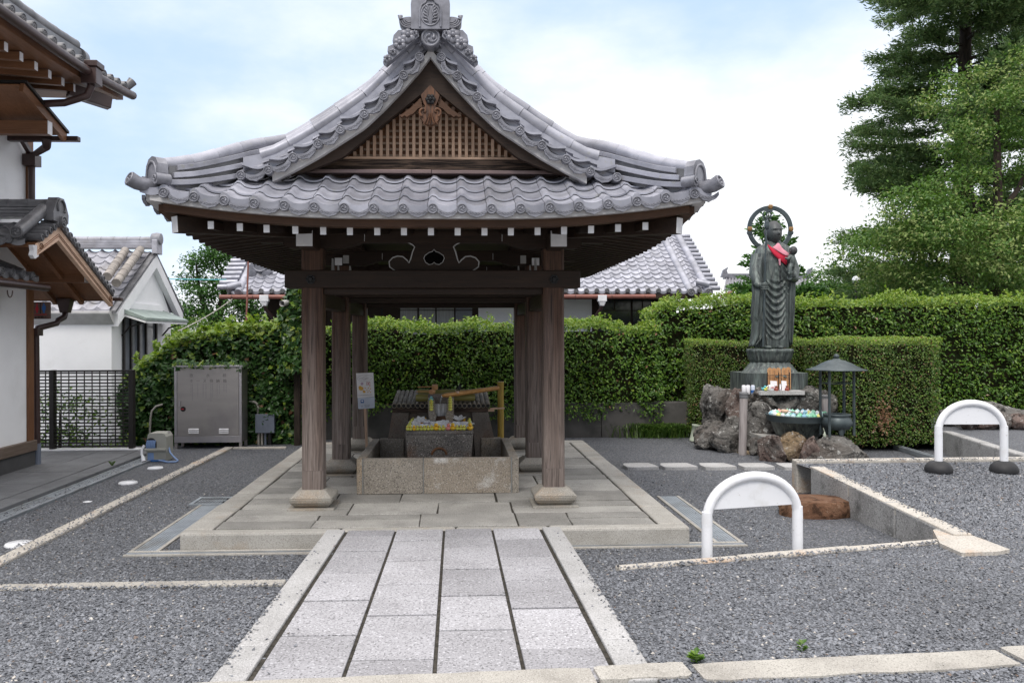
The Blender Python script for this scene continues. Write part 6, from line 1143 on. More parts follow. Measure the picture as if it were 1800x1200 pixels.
# arched barriers
def barrier(pl, pr, z0, z1, lab):
    a, b = Vector(pl), Vector(pr); d = (b-a); d.z = 0; L = d.length; ax = d.normalized(); mid = (a+b)/2; t = thing('arch_barrier', lab, 'barrier', (mid.x, mid.y, z0), 'white arched barriers'); H = z1-z0; W = L/2; pts = [mid+ax*(-W)+Vector((0, 0, z0+.08-mid.z)), mid+ax*(-W)+Vector((0, 0, z0+H*.55-mid.z))]
    e = H*.45-.038; pts += [mid+ax*(-W*math.cos(PI*k/22))+Vector((0, 0, z0+H*.55-mid.z+e*math.sin(PI*k/22)**.92)) for k in range(1, 22)]+[mid+ax*W+Vector((0, 0, z0+H*.55-mid.z)), mid+ax*W+Vector((0, 0, z0+.08-mid.z))]
    mb = MB(); mb.tube(pts, .039, 14); part('arch_tube', mb, M['white_plastic'], t)
    mb = MB(); poly = [(-W, H*.60)]+[(-W*math.cos(PI*k/22), H*.55+e*math.sin(PI*k/22)**.92) for k in range(1, 22)]+[(W, H*.60)]; poly = [(u, max(v, H*.66)) for u, v in poly if v >= H*.6]; nrm = ax.cross(Vector((0, 0, 1))); mb.prism(poly, Vector((mid.x, mid.y, z0))+nrm*.006, ax, (0, 0, 1), nrm*-.012); part('panel', mb, M['white_plastic'], t)
    for q in (-1, 1):
        c = mid+ax*(q*W); mb = MB(); mb.tube([(c.x, c.y, z0+.09), (c.x, c.y, z0+H*.52)], .043, 14); mb.tube([(c.x+q*.0, c.y, z0+H*.52), (c.x, c.y, z0+H*.64)], [.0435, .041], 14); part('sleeve', mb, M['white_plastic'], t); mb = MB(); mb.lathe([(.145, 0), (.15, .03), (.135, .07), (.10, .11), (.055, .125), (0, .125)], (c.x, c.y, z0+.002), 28); part('rubber_base', mb, M['rubber'], t)
pl = PY(1243, 985, 6.35); pr = PY(1402, 972, 6.55); pl.y = ys(pl.x)+.27; pr.y = ys(pr.x)+.27; pl = Vector((PY(1243, 985, pl.y).x, pl.y, 0)); pr = Vector((PY(1402, 972, pr.y).x, pr.y, 0))
barrier(pl, pr, LOW, PY(1325, 828, (pl.y+pr.y)/2).z, 'nearer white arched plastic barrier standing behind the kerb strip, its feet half hidden')
pl = PZ(1650, 829, zt(9.35)); pr = PZ(1765, 829, zt(9.35)); barrier(pl, pr, zt(9.35), PY(1707, 702, pl.y).z, 'farther white arched barrier on two black rubber bases on the terrace')
# ------------------------------------------------------------------ buildings on the left
wc = PZ(57, 817, LOW+.075); XW, YW = wc.x, wc.y; g0 = LOW+.06
hall = thing('temple_hall', 'two storey white walled temple hall with brown eaves and dark tiles at the left edge', 'building', (XW-1.5, YW-2, g0))
mb = MB(); mb.box(XW-3, 4, .13, XW, YW-.16, 5.35); part('wall', mb, M['plaster'], hall)
mb = MB(); mb.box(XW-.12, YW-.158, .285, XW+.03, YW, 5.4); part('corner_post', mb, M['brown_z'], hall, .006)
mb = MB(); mb.box(XW-.1, 4, .13, XW+.06, YW+.03, .285); part('base_board', mb, wood('worn_baseboard', (.11,.08,.062), (.2,.155,.125), 1), hall, .01)
mb = MB(); mb.box(XW-3, 4, g0-.2, XW+.035, YW+.01, .129); part('plinth', mb, M['tile_dark'] if False else gen('dark_plinth', (.05,.05,.053), (.07,.07,.073), 3, rough=.8), hall)
XE = -4.85; ev0, ev1 = PXc(0, 18, XE), PXc(225, 163, XE); EYC = ev1.y
def ez(y): return lerp(ev0.z, ev1.z-.14, (y-ev0.y)/(EYC-ev0.y))+.14*max(0, (y-EYC+2.4)/2.4)**2
t0 = 6.3; NC = int((EYC-t0)/.225); pch = (EYC-t0)/NC
def Ph(y, s): return (XE-s, y, ez(y)+.055+.47*s)
tilefield('roof_tiles', Ph, t0, NC, pch, 0, 8, .24, M['tile_dark'], hall, amp=.05)
mb = MB(); grid(lambda u, v: (lambda p: (p[0], p[1], p[2]-.05))(Ph(t0+u*(EYC-t0-.02), .02+v*2.2)), 14, 3, mb); part('roof_boarding', mb, M['brown_y'], hall)
HD = MB(); disc(HD, .058, .12); HD = mesh_of(HD, 'end_tile', M['tile_dark'])
for k in range(NC): y = t0+k*pch+.04; inst('end_tile', HD, hall, Matrix.Translation((XE+.04, y, ez(y)+.07)) @ Matrix.Rotation(PI/2, 4, 'Z'))
pts = [(XE-.42, y, ez(y)+.50) for y in np.linspace(t0, EYC-.75, 12)]; rolls('ridge_roll', pts, .075, .3, hall, M['tile_dark']); mb = MB()
for k in range(3): sweep(mb, [(XE-.42, y, ez(y)+.22+.075*k) for y in np.linspace(t0, EYC-.72, 12)], .22-.03*k, .065, (1, 0, 0))
part('descending_ridge', mb, M['tile_dark'], hall); mb = MB(); c = Vector((XE-.42, EYC-.70, ez(EYC-.7)+.36)); mb.tube([c, c+Vector((.0, .12, 0))], .13, 16); mb.tube([c+Vector((0, 0, -.16)), c+Vector((0, .2, -.16))], .085, 14); part('ridge_end_tile', mb, M['tile_dark'], hall)
mb = MB(); mb.tube([Ph(EYC-.25, .2), Ph(EYC-.08, 0), (XE+.08, EYC-.03, ez(EYC)+.16)], .07, 12); part('corner_tile', mb, M['tile_dark'], hall)
mb = MB(); mb.tube([(XE+.07, y, ez(y)-.045) for y in np.linspace(t0, EYC+.0, 24)], .062, 10); gt = part('gutter', mb, M['brown_metal'], hall)
mb = MB(); sweep(mb, [(XE-.10, y, ez(y)-.12) for y in np.linspace(t0, EYC-.05, 20)], .10, .12, (1, 0, 0)); part('fascia', mb, M['brown_y'], hall)
mb = MB(); grid(lambda u, v: (XE-.14-u*(XE-.14-XW), t0+v*(EYC-.1-t0), ez(t0+v*(EYC-.1-t0))-.12+u*.02), 2, 12, mb); part('soffit', mb, M['brown_y'], hall)
for px, py in ((-12, 42), (10, 57), (37, 76), (63, 93), (87, 109), (110, 124), (131, 138)):
    p = PXc(px, py, XE-.26); p.z = ez(p.y)-.185; mb = MB(); mb.bar(p, (XW-.1, p.y, p.z+.08), .075, .10); ra = part('rafter', mb, M['brown_x'], hall, .004); mb = MB(); mb.box(p.x+.001, p.y-.036, p.z-.05, p.x+.006, p.y+.036, p.z+.05); part('white_rafter_end', mb, M['white_paint'], ra)
for (px, y0_, y1_, X) in ((28, 97, 121, -5.55),):
    p, q = PXc(px, y0_, X), PXc(px, y1_, X); mb = MB(); mb.box(XW-.5, p.y-.09, q.z, X, p.y+.09, p.z); pu = part('purlin', mb, M['brown_x'], hall, .008); mb = MB(); mb.box(X+.001, p.y-.088, q.z+.003, X+.007, p.y+.088, p.z-.003); part('white_beam_end', mb, M['white_paint'], pu)
mb = MB(); a, b = PXc(120, 158, XE-.35), PXc(194, 182, XE+.05); mb.bar(a, b, .14, .17); part('hip_rafter', mb, M['brown_metal'], hall, .01)
mb = MB(); c = PXc(161, 137, XE+.08); mb.box(c.x-.10, c.y-.1, c.z-.10, c.x+.10, c.y+.1, c.z+.12); b0 = MB(); b0.box(c.x-.12, c.y-.12, c.z+.12, c.x+.12, c.y+.12, c.z+.2); mb._j(b0); rh = part('rain_head', mb, M['brown_metal'], hall, .01); mb = MB()
mb.tube([c+Vector((0, 0, -.1)), c+Vector((-.06, 0, -.24)), c+Vector((-.3, -.1, -.36)), PXc(2, 186, XW+.1)], .05, 8); part('rain_pipe', mb, M['brown_metal'], rh)
# small gable on the upper floor
XD = -5.35; A_, B_ = PXc(47, 141, XD), PXc(122, 231, XD); mb = MB(); mb.prism([(A_.y, A_.z), (B_.y, B_.z), (B_.y, B_.z-.035), (A_.y, A_.z-.035)], (XD, 0, 0), (0, 1, 0), (0, 0, 1), (-1.4, 0, 0)); part('upper_gable_roof', mb, M['black_metal'], hall)
mb = MB(); mb.prism([(A_.y, A_.z-.04), (B_.y, B_.z-.04), (B_.y-.03, B_.z-.15), (A_.y-.03, A_.z-.15)], (XD-.03, 0, 0), (0, 1, 0), (0, 0, 1), (-.05, 0, 0)); mb.prism([(A_.y-.02, A_.z-.055), (B_.y-.06, B_.z-.055), (B_.y-.06, B_.z-.075), (A_.y-.02, A_.z-.075)], (XD-.085, 0, 0), (0, 1, 0), (0, 0, 1), (-1.3, 0, 0)); part('upper_bargeboard', mb, M['brown_y'], hall, .004)
mb = MB(); sweep(mb, [(XD-.015, A_.y, A_.z-.028), (XD-.015, B_.y, B_.z-.028)], .01, .012, (1, 0, 0)); part('verge_trim', mb, M['white_paint'], hall)
g1, g2 = PXc(52, 241, XW+.02), PXc(128, 239, XD+.12); mb = MB(); mb.bar((XW-.4, B_.y+.03, g2.z), (g2.x, B_.y+.03, g2.z), .10, .07); part('gutter', mb, M['brown_metal'], hall, .01)
p = PXc(94, 229, XD-.02); mb = MB(); mb.box(XW-.2, p.y-.16, p.z-.09, p.x, p.y-.04, p.z+.09); pu = part('purlin', mb, M['brown_x'], hall, .006); mb = MB(); mb.box(p.x+.001, p.y-.158, p.z-.087, p.x+.006, p.y-.042, p.z+.087); part('white_beam_end', mb, M['white_paint'], pu)
mb = MB(); mb.tube([PXc(82, 246, XD-.3), PXc(82, 258, XD-.3), PXc(60, 272, XW+.12), PXc(56, 285, XW+.1), PXc(56, 352, XW+.1)], [.07, .055, .04, .045, .045], 8); (lambda q: mb.box(q.x-.09, q.y-.09, q.z-.1, q.x+.09, q.y+.09, q.z+.06))(PXc(56, 280, XW+.1)); part('down_pipe', mb, M['brown_metal'], hall)
mb = MB(); mb.bar(PXc(10, 196, XW+.08), PXc(53, 270, XW+.08), .06, .06); part('down_pipe', mb, M['brown_metal'], hall)
# porch gable above the washroom entrance
XP = -5.35; P0, P1, P2 = PXc(103, 398, XP), PXc(198, 522, XP), PXc(66, 428, XP)
por = thing('porch_roof', 'gabled porch roof with carved pale bargeboards and grey tiles over the washroom entrance', 'roof', (XP-1, P0.y, 2.2))
def slope(name, a, b, th, x0, x1, mat, dz=0): mb = MB(); mb.prism([(a.y, a.z+dz), (b.y, b.z+dz), (b.y, b.z+dz-th), (a.y, a.z+dz-th)], (x0, 0, 0), (0, 1, 0), (0, 0, 1), (x1-x0, 0, 0)); return part(name, mb, mat, por)
slope('rear_roof_board', P0, P1, .05, XP-.03, XW-.6, M['brown_y']); slope('front_roof_board', P0, P2, .05, XP-.03, XW-.6, M['brown_y']); slope('rear_tile_bed', P0, P1, .045, XP+.02, XW-.6, M['tile_dark'], .05)
L = math.hypot(P0.y-P2.y, P0.z-P2.z); 
def Pp(x, s): f = s/L; return (x, lerp(P2.y-.08, P0.y, f), lerp(P2.z+.03, P0.z+.03, f))
tilefield('front_tiles', Pp, XP-2.2, 8, .262, 0, 3, L/3, M['tile_dark'], por, amp=.05)
for k in range(5): x = XP-.10-k*.262-.2; mb = MB(); disc(mb, .05, .08); inst('end_tile', mesh_of(mb, 'end_tile', M['tile_dark']), por, Matrix.Translation((x, P2.y-.12, P2.z+.04)))
a, b = PY(30, 408, P2.y-.14), PY(77, 368, P0.y-.12); rolls('cover_roll', [a, b], .082, .28, por, M['tile_dark']); mb = MB(); disc(mb, .084, .03); mb.xf(Matrix.Translation(a+Vector((0, -.02, 0)))); part('end_tile', mb, M['tile_dark'], por)
n = 17
for (q0, q1, n) in ((P0, P1, 15), (P2, P0, 5)):
    for k in range(n):
        f = (k+.5)/n; c = Vector((XP+.03, lerp(q0.y, q1.y, f), lerp(q0.z, q1.z, f)+.055)); mb = MB(); mb.tube([c+Vector((-.22, 0, 0)), c], .052, 10); mb.tube([c+Vector((.004, .036*math.cos(t_), .036*math.sin(t_))) for t_ in [2*PI*i/10 for i in range(10)]], .009, 5, closed=True); part('verge_tile', mb, M['tile_dark'], por)
zr0, zr1 = PY(50, 383, P0.y).z, PY(50, 356, P0.y).z; mb = MB()
for k in range(4): mb.box(XW-.9, P0.y-.13+.015*k, zr0+(zr1-zr0)*k/4.6, XP-.10, P0.y+.13-.015*k, zr0+(zr1-zr0)*(k+.85)/4.6)
part('ridge', mb, M['tile_dark'], por, .006); rolls('ridge_cover', [(XW-.9, P0.y, zr1-.03), (XP-.10, P0.y, zr1-.03)], .075, .28, por, M['tile_dark'])
mb = MB(); mb.prism([(P0.y-.2, zr0-.06), (P0.y-.21, zr0+.06), (P0.y-.14, zr1-.02), (P0.y-.08, zr1+.06), (P0.y+.08, zr1+.06), (P0.y+.14, zr1-.02), (P0.y+.21, zr0+.06), (P0.y+.2, zr0-.06)], (XP-.095, 0, 0), (0, 1, 0), (0, 0, 1), (.13, 0, 0))
mb.tube([(XP+.04, P0.y+.10*math.cos(a_), zr0+.14+.10*math.sin(a_)) for a_ in np.linspace(-.6, PI+.6, 14)], .02, 6); part('ridge_end_tile', mb, M['tile_dark'], por, .008)
mb = MB(); disc(mb, .08, .1); me = mesh_of(mb, 'verge_peak_tile', M['tile_dark']); inst('verge_peak_tile', me, por, Matrix.Translation((XP+.07, P0.y, P0.z+.06)) @ Matrix.Rotation(PI/2, 4, 'Z'))
for (q0, q1, ex) in ((P0, P1, 0), (P0, P2, 1)):
    mb = MB(); mb.prism([(q0.y, q0.z-.005), (q1.y, q1.z-.005), (q1.y, q1.z-.15), (q0.y, q0.z-.19)], (XP-.06, 0, 0), (0, 1, 0), (0, 0, 1), (.06, 0, 0)); bb = part('bargeboard', mb, M['pale_y'], por, .004)
    d = Vector((0, q1.y-q0.y, q1.z-q0.z)).normalized()
    for k in (.095, .12): mb = MB(); sweep(mb, [(XP+.002, q0.y, q0.z-k*1.1), (XP+.002, q1.y, q1.z-k)], .006, .008, (1, 0, 0)); part('carved_line', mb, M['brown_y'], bb)
    c = Vector((XP+.004, q1.y-d.y*.10, q1.z-d.z*.10-.08)); mb = MB(); mb.tube([c+Vector((0, .05*(1-i/18)*math.cos(i*.6), .05*(1-i/18)*math.sin(i*.6))) for i in range(14)], .007, 5); part('carved_scroll', mb, M['brown_y'], bb)
mb = MB(); c = P2; mb.prism([(c.y+.02, c.z-.02), (c.y-.10, c.z-.03), (c.y-.08, c.z-.10), (c.y-.11, c.z-.16), (c.y-.05, c.z-.2), (c.y+.04, c.z-.16)], (XP-.06, 0, 0), (0, 1, 0), (0, 0, 1), (.055, 0, 0)); part('scroll_end', mb, M['white_paint'], por, .006)
for px in (155,): pass
pe = PXc(152, 484, XP-.12); mb = MB(); mb.box(XW-.4, pe.y-.07, pe.z-.11, pe.x, pe.y+.07, pe.z+.11); pu = part('purlin', mb, M['brown_x'], por, .008); mb = MB(); mb.box(pe.x+.001, pe.y-.068, pe.z-.107, pe.x+.008, pe.y+.068, pe.z+.107); part('white_beam_end', mb, M['white_paint'], pu)
for X in (XP-.45, XP-.85, XP-1.25): mb = MB(); mb.bar((X, P0.y+.08, P0.z-.1), (X, P1.y-.04, P1.z-.09), .06, .07); part('rafter', mb, M['brown_y'], por)
gz = PY(130, 526, P1.y+.04).z; mb = MB(); mb.bar((XW-.5, P1.y+.05, gz), (PY(212, 524, P1.y).x, P1.y+.05, gz), .10, .055); part('gutter', mb, M['brown_metal'], por, .008)
dp_Y = P1.y-.02; mb = MB(); c = PY(115, 532, dp_Y); mb.frustum((c.x, c.y), (.06, .06), (.11, .08), PY(115, 550, dp_Y).z, PY(115, 525, dp_Y).z); rh = part('rain_head', mb, M['brown_metal'], por, .006)
FYP = YW+.10; pts = [PY(115, 549, dp_Y), PY(113, 557, dp_Y-.1), PY(102, 563, dp_Y-.2), PY(100, 568, dp_Y-.25), PY(66, 577, FYP), PY(63.5, 584, FYP)]
mb = MB(); mb.tube(pts, .045, 8); mb.box(PY(57, 582, FYP).x, FYP-.08, PY(60, 590, FYP).z, PY(71, 582, FYP).x, FYP+.08, PY(60, 577, FYP).z); pz = [PY(63.5, 590, FYP), Vector((PY(66, 815, FYP).x, FYP, g0+.02))]; mb.tube(pz, .043, 10); part('down_pipe', mb, M['brown_metal'], rh); mb = MB(); q = pz[1]; mb.tube([q+Vector((0, 0, -.02)), q+Vector((-.0, 0, .30))], .048, 10); part('pipe_shoe', mb, M['grey_box'], rh)
# pent roof on the wall near the picture edge
XL = -5.75; lz = PXc(40, 487, XL).z; pent = thing('pent_roof', 'small tiled pent roof on the white wall below the porch gable, cut by the picture edge', 'roof', (XL-.2, 9.5, lz)); ly1 = PXc(66, 487, XL).y; NP = 9
def Pl(y, s): return (XL-s, y, lz+.02+.5*s)
tilefield('roof_tiles', Pl, ly1-NP*.245, NP, .245, 0, 2, .22, M['tile_dark'], pent, amp=.05)
for k in range(NP): inst('end_tile', HD, pent, Matrix.Translation((XL+.04, ly1-k*.245-.2, lz+.03)) @ Matrix.Rotation(PI/2, 4, 'Z'))
mb = MB(); mb.prism([(XL+.01, lz-.02), (XW+.0, lz+.17), (XW+.0, lz+.10), (XL+.01, lz-.06)], (0, ly1-NP*.245, 0), (1, 0, 0), (0, 0, 1), (0, NP*.245-.02, 0)); part('roof_board', mb, M['brown_y'], pent)
mb = MB(); mb.tube([(XL+.07, ly1-NP*.245, lz-.12), (XL+.07, ly1+.12, lz-.115)], .05, 10); part('gutter', mb, M['brown_metal'], pent); mb = MB(); c = Vector((XL+.06, PXc(9, 510, XL).y, lz-.2)); mb.tube([c+Vector((0, .0+.06*math.cos(a), .0+.09*math.sin(a))) for a in np.linspace(PI, 2*PI, 9)], .008, 5); part('gutter_hook', mb, M['brown_metal'], pent)
# washroom sign
WY = YW+.16; t = thing('washroom_sign', 'square brown washroom sign with red woman and blue man figures on the hall corner', 'sign', tuple(PY(70, 545, WY))); a, b = PY(54.5, 560.5, WY), PY(87.5, 530.5, WY)
mb = MB(); mb.box(a.x, WY, a.z, b.x, WY+.04, b.z); part('board', mb, gen('sign_wood', (.16,.10,.085), (.12,.075,.062), 4, (1, 1, 8)), t, .006)
def sq(px, py): p = PY(px, py, WY-.003); return (p.x, p.z)
def flat(name, pts, mat, yo=.003): mb = MB(); mb.prism([sq(*q) for q in pts], (0, WY-yo, 0), (1, 0, 0), (0, 0, 1), (0, yo-.0005, 0)); part(name, mb, mat, t)
def circ(px, py, r): return [(px+r*math.cos(2*PI*k/14), py+r*math.sin(2*PI*k/14)) for k in range(14)]
flat('woman_figure', circ(65, 534.8, 1.6), M['red']); flat('woman_figure', [(64, 537), (66, 537), (68.2, 544), (66.5, 545.5), (66.3, 550), (63.7, 550), (63.5, 545.5), (61.8, 544)], M['red'])
flat('divider', [(70.4, 532), (71.6, 532), (71.6, 551), (70.4, 551)], M['black']); flat('man_figure', circ(77, 534.8, 1.6), M['blue']); flat('man_figure', [(73.8, 537), (80.2, 537), (80.4, 544), (79, 545), (78.4, 550), (75.6, 550), (75, 545), (73.6, 544)], M['blue'])
mb = MB(); mb.tube([(sq(61+i*1.5, 554.5-(1.6 if i % 2 else 0)-.1*i)[0], WY-.002, sq(61+i*1.5, 554.5-(1.6 if i % 2 else 0)-.1*i)[1]) for i in range(15)], .006, 5); part('red_script', mb, M['red'], t); text_part('お手洗い', .042, (PY(71, 558.3, WY-.003).x, WY-.003, PY(71, 558.3, WY).z), M['black'], t)
# white storehouse
XS = -6.42; SA, SF, SR_ = PXc(275, 441, XS), PXc(207, 546, XS), PXc(321, 546, XS); YS = PXc(196, 600, XS-.12).y; YS2 = PXc(300, 600, XS-.12).y
st = thing('storehouse', 'white plastered storehouse with old grey tile roof and white gable beyond the lattice fence', 'building', (XS-2, YS+1.5, LOW)); XI = XS-.12
mb = MB(); mb.box(XI-5, YS, LOW, XI, YS2, SF.z-.02); mb.prism([(YS, SF.z-.02), (YS2, SF.z-.02), (SA.y, SA.z-.14)], (XI, 0, 0), (0, 1, 0), (0, 0, 1), (-.2, 0, 0)); part('wall', mb, M['plaster'], st)
mb = MB(); zc0 = PY(120, 571, YS).z; mb.prism([(YS-.004, zc0), (YS-.22, SF.z-.06), (YS-.22, SF.z-.01), (YS-.004, SF.z-.01)], (XI-5, 0, 0), (0, 1, 0), (0, 0, 1), (5.05, 0, 0)); part('eave_cornice', mb, M['verge_pale'], st, .01)
SL = math.hypot(SA.y-SF.y, SA.z-SF.z); nc = 9
def Pst(x, s): f = s/SL; return (x, lerp(SF.y-.1, SA.y, f), lerp(SF.z+.02, SA.z, f))
tilefield('roof_tiles', Pst, XS-5.0, 18, .272, 0, nc, SL/nc, M['tile_old'], st, amp=.055)
mb = MB(); mb.prism([(SF.y-.1, SF.z), (SA.y, SA.z-.03), (SR_.y+.1, SR_.z), (SR_.y+.1, SR_.z-.05), (SA.y, SA.z-.09), (SF.y-.1, SF.z-.05)], (XS-5, 0, 0), (0, 1, 0), (0, 0, 1), (5.0, 0, 0)); part('roof_bed', mb, M['tile_dark'], st)
for (q0, q1) in ((SA, SF), (SA, SR_)): mb = MB(); mb.prism([(q0.y, q0.z-.10), (q1.y, q1.z-.055), (q1.y, q1.z-.30), (q0.y, q0.z-.36)], (XS-.115, 0, 0), (0, 1, 0), (0, 0, 1), (.12, 0, 0)); part('bargeboard', mb, M['plaster'], st, .006)
mb = MB(); mb.box(XI+.001, PXc(215, 540, XI).y, PXc(240, 540, XI).z-.05, XI+.05, PXc(282, 540, XI).y, PXc(240, 533, XI).z); part('gable_band', mb, M['plaster'], st)
for (a, b) in (((247, 441), (204, 503)), ((220, 443), (188, 492))): p, q = PY(*a, SA.y-.25), PY(*b, SF.y+.05); rolls('weathered_roll', [p+Vector((0, 0, .03)), q+Vector((0, 0, .06))], .085, .26, st, M['tile_patch'])
zr0, zr1 = PY(200, 437, SA.y).z, PY(200, 420, SA.y).z; mb = MB()
for k in range(3): mb.box(XS-5, SA.y-.13+.02*k, zr0+(zr1-zr0)*k/3.6, XS-.05, SA.y+.13-.02*k, zr0+(zr1-zr0)*(k+.9)/3.6)
part('ridge', mb, M['tile_old'], st, .005); rolls('ridge_cover', [(XS-5, SA.y, zr1-.02), (XS-.05, SA.y, zr1-.02)], .07, .28, st, M['tile_old'])
mb = MB(); mb.box(XS-.045, SA.y-.16, zr0-.12, XS+.07, SA.y+.16, zr1-.03); b0 = MB(); b0.lathe([(0, -.1), (.12, -.1), (.14, 0), (.12, .1), (0, .1)], (0, 0, 0), 14); b0.xf(Matrix.Translation((XS+.01, SA.y, zr1)) @ Matrix.Rotation(PI/2, 4, 'Y')); mb._j(b0); part('ridge_end_tile', mb, M['tile_old'], st, .012)
w0, w1 = PXc(215, 563, XI), PXc(272, 563, XI); wz0 = PXc(240, 668, XI).z; mb = MB(); mb.box(XI+.001, w0.y, wz0, XI+.012, w1.y, w0.z+.1); wn = part('window', mb, M['glass_blue'], st); mb = MB()
for f in (0, .2, .43, .66, 1): y = lerp(w0.y, w1.y, f); mb.box(XI+.013, y-.03, wz0, XI+.05, y+.03, w0.z+.1)
mb.box(XI+.013, w0.y, w0.z+.06, XI+.055, w1.y, w0.z+.12); part('window_bars', mb, M['black_metal'], wn)
c0, c1 = PXc(207, 548, XI), PXc(288, 542, XI); mb = MB(); h0_, h1_ = c0.z+.10, PXc(246, 558, XS+.35).z; mb.prism([(XI+.001, h0_), (XS+.42, h1_), (XS+.42, h1_-.05), (XI+.001, h0_-.09)], (0, c0.y, 0), (1, 0, 0), (0, 0, 1), (0, c1.y-c0.y, 0)); cn = part('window_canopy', mb, M['verdigris'], st); mb = MB(); mb.prism([(XI+.0, h0_-.095), (XS+.40, h1_-.055), (XS+.40, h1_-.10), (XI+.0, h0_-.15)], (0, c0.y+.02, 0), (1, 0, 0), (0, 0, 1), (0, c1.y-c0.y-.04, 0)); part('canopy_board', mb, M['plaster'], cn)
for y in (c0.y+.15, c1.y-.15): mb = MB(); mb.tube([(XI+.02, y, h1_-.35), (XI+.16, y, h1_-.18), (XS+.34, y, h1_-.08)], .018, 6); part('bracket', mb, M['black_metal'], cn)
# lattice fence
FZ = PZ(150, 798, LOW); FYY = FZ.y; fz0 = PY(150, 787, FYY).z; fz1 = PY(150, 653.5, FYY).z; fx0, fx1 = PY(40, 700, FYY).x, PY(236, 700, FYY).x
fn_ = thing('lattice_fence', 'black metal lattice fence on a low concrete kerb between the hall and the ivy', 'fence', ((fx0+fx1)/2, FYY, LOW)); mb = MB(); mb.box(fx0, FYY-.08, LOW-.1, fx1+.1, FYY+.10, fz0-.055); part('kerb', mb, M['concrete'], fn_, .008)
mb = MB(); mb.box(fx0, FYY-.09, fz0-.054, fx1+.1, FYY+.11, fz0-.012); part('kerb_cap', mb, M['white_paint'], fn_, .006)
mb = MB(); n = 23
for i in range(n): z = fz0+.03+(fz1-fz0-.05)*i/(n-1); mb.box(fx0, FYY-.012, z-.011, fx1, FYY+.012, z+.011)
x = fx0
while x < fx1: mb.box(x-.009, FYY-.018, fz0+.02, x+.009, FYY-.0125, fz1); x += .126
mb.box(fx0, FYY-.025, fz1, fx1, FYY+.025, fz1+.03); part('lattice_panel', mb, M['black_metal'], fn_)
for px in (93, 232): x = PY(px, 700, FYY).x; mb = MB(); mb.box(x-.036, FYY-.06, fz0-.01, x+.036, FYY+.06, fz1+.035); part('post', mb, M['black_metal'], fn_, .004)
# steel hose cabinet
CYY = PZ(365, 788, LOW).y; q = lambda px, py, dy=0: PY(px, py, CYY+dy); ca0, ca1 = q(307, 780), q(425, 645); zt1 = q(360, 643).z; zb1 = q(360, 777).z; zl = q(360, 766).z
cb = thing('hose_cabinet', 'tall stainless steel hose cabinet on legs with worn lettering, half under the ivy', 'cabinet', ((ca0.x+ca1.x)/2, CYY, LOW))
mb = MB(); mb.box(ca0.x, CYY, zb1, ca1.x, CYY+.38, zt1-.02); part('body', mb, M['steel'], cb, .004); mb = MB(); mb.box(ca0.x-.025, CYY-.03, zt1-.019, ca1.x+.025, CYY+.4, zt1+.012); part('lid', mb, M['steel_edge'], cb, .004)
dx0_, dx1_ = q(312, 700).x, q(420, 700).x; mb = MB(); mb.box(dx0_, CYY-.014, zl+.008, dx1_, CYY-.001, zt1-.045); door = part('door', mb, M['steel'], cb, .004)
mb = MB(); mb.box(ca0.x, CYY-.022, zb1-.004, ca1.x, CYY-.001, zl); part('bottom_rail', mb, M['steel_edge'], cb, .005)
for a, b in ((ca0.x, dx0_-.006), (dx1_+.006, ca1.x)): mb = MB(); mb.box(a, CYY-.016, zl+.002, b, CYY-.001, zt1-.02); part('door_jamb', mb, M['steel_edge'], cb, .003)
for x in (ca0.x, ca1.x-.05):
    for y in (CYY-.01, CYY+.33): mb = MB(); mb.box(x, y, LOW, x+.05, y+.05, zb1-.001); part('leg', mb, M['steel'], cb)
for px0, px1 in ((332, 350), (385.5, 402.5)):
    for k in range(3): a, b = q(px0, 752.6+k*3.1), q(px1, 754.4+k*3.1); mb = MB(); mb.prism([(0, 0), (-.018, -.004), (0, (a.z-b.z))], (a.x, CYY-.0145, b.z), (0, 1, 0), (0, 0, 1), (b.x-a.x, 0, 0)); part('vent_louvre', mb, M['white_paint'], door)
c = q(316.5, 708); mb = MB(); mb.bar((c.x, CYY-.03, c.z+.03), (c.x, CYY-.03, c.z-.06), .025, .02); mb.box(c.x-.018, CYY-.03, c.z+.0, c.x+.018, CYY-.015, c.z+.04); part('handle', mb, M['steel_edge'], door, .003)
c = q(322.5, 718.5); mb = MB(); mb.tube([(c.x, CYY-.0145, c.z), (c.x, CYY-.018, c.z)], .045, 20); part('round_sticker', mb, M['black'], door); mb = MB(); mb.box(c.x-.03, CYY-.021, c.z-.008, c.x+.012, CYY-.0185, c.z+.008); part('sticker_mark', mb, M['red'], door)
for ch_, px, py in (('散', 336.8, 660), ('水', 366, 660), ('栓', 395, 660), ('ホ', 337, 669.5), ('ー', 348.5, 669.5), ('ス', 360, 669.5), ('格', 372, 669.5), ('納', 383.5, 669.5), ('箱', 395.5, 669.5)):
    c = q(px, py); text_part(ch_, .068, (c.x, CYY-.0155, c.z), M['letter'], door)
for px, ln in ((336, 16), (338.5, 30), (348, 22), (357.5, 24), (362.5, 26), (371, 32), (374, 24), (382, 24), (386, 18), (394, 14), (398, 16)): a, b = q(px, 674), q(px, 674+ln); mb = MB(); mb.box(a.x-.004, CYY-.0152, b.z, a.x+.005, CYY-.0143, a.z); part('rust_streak', mb, M['streak'], door)
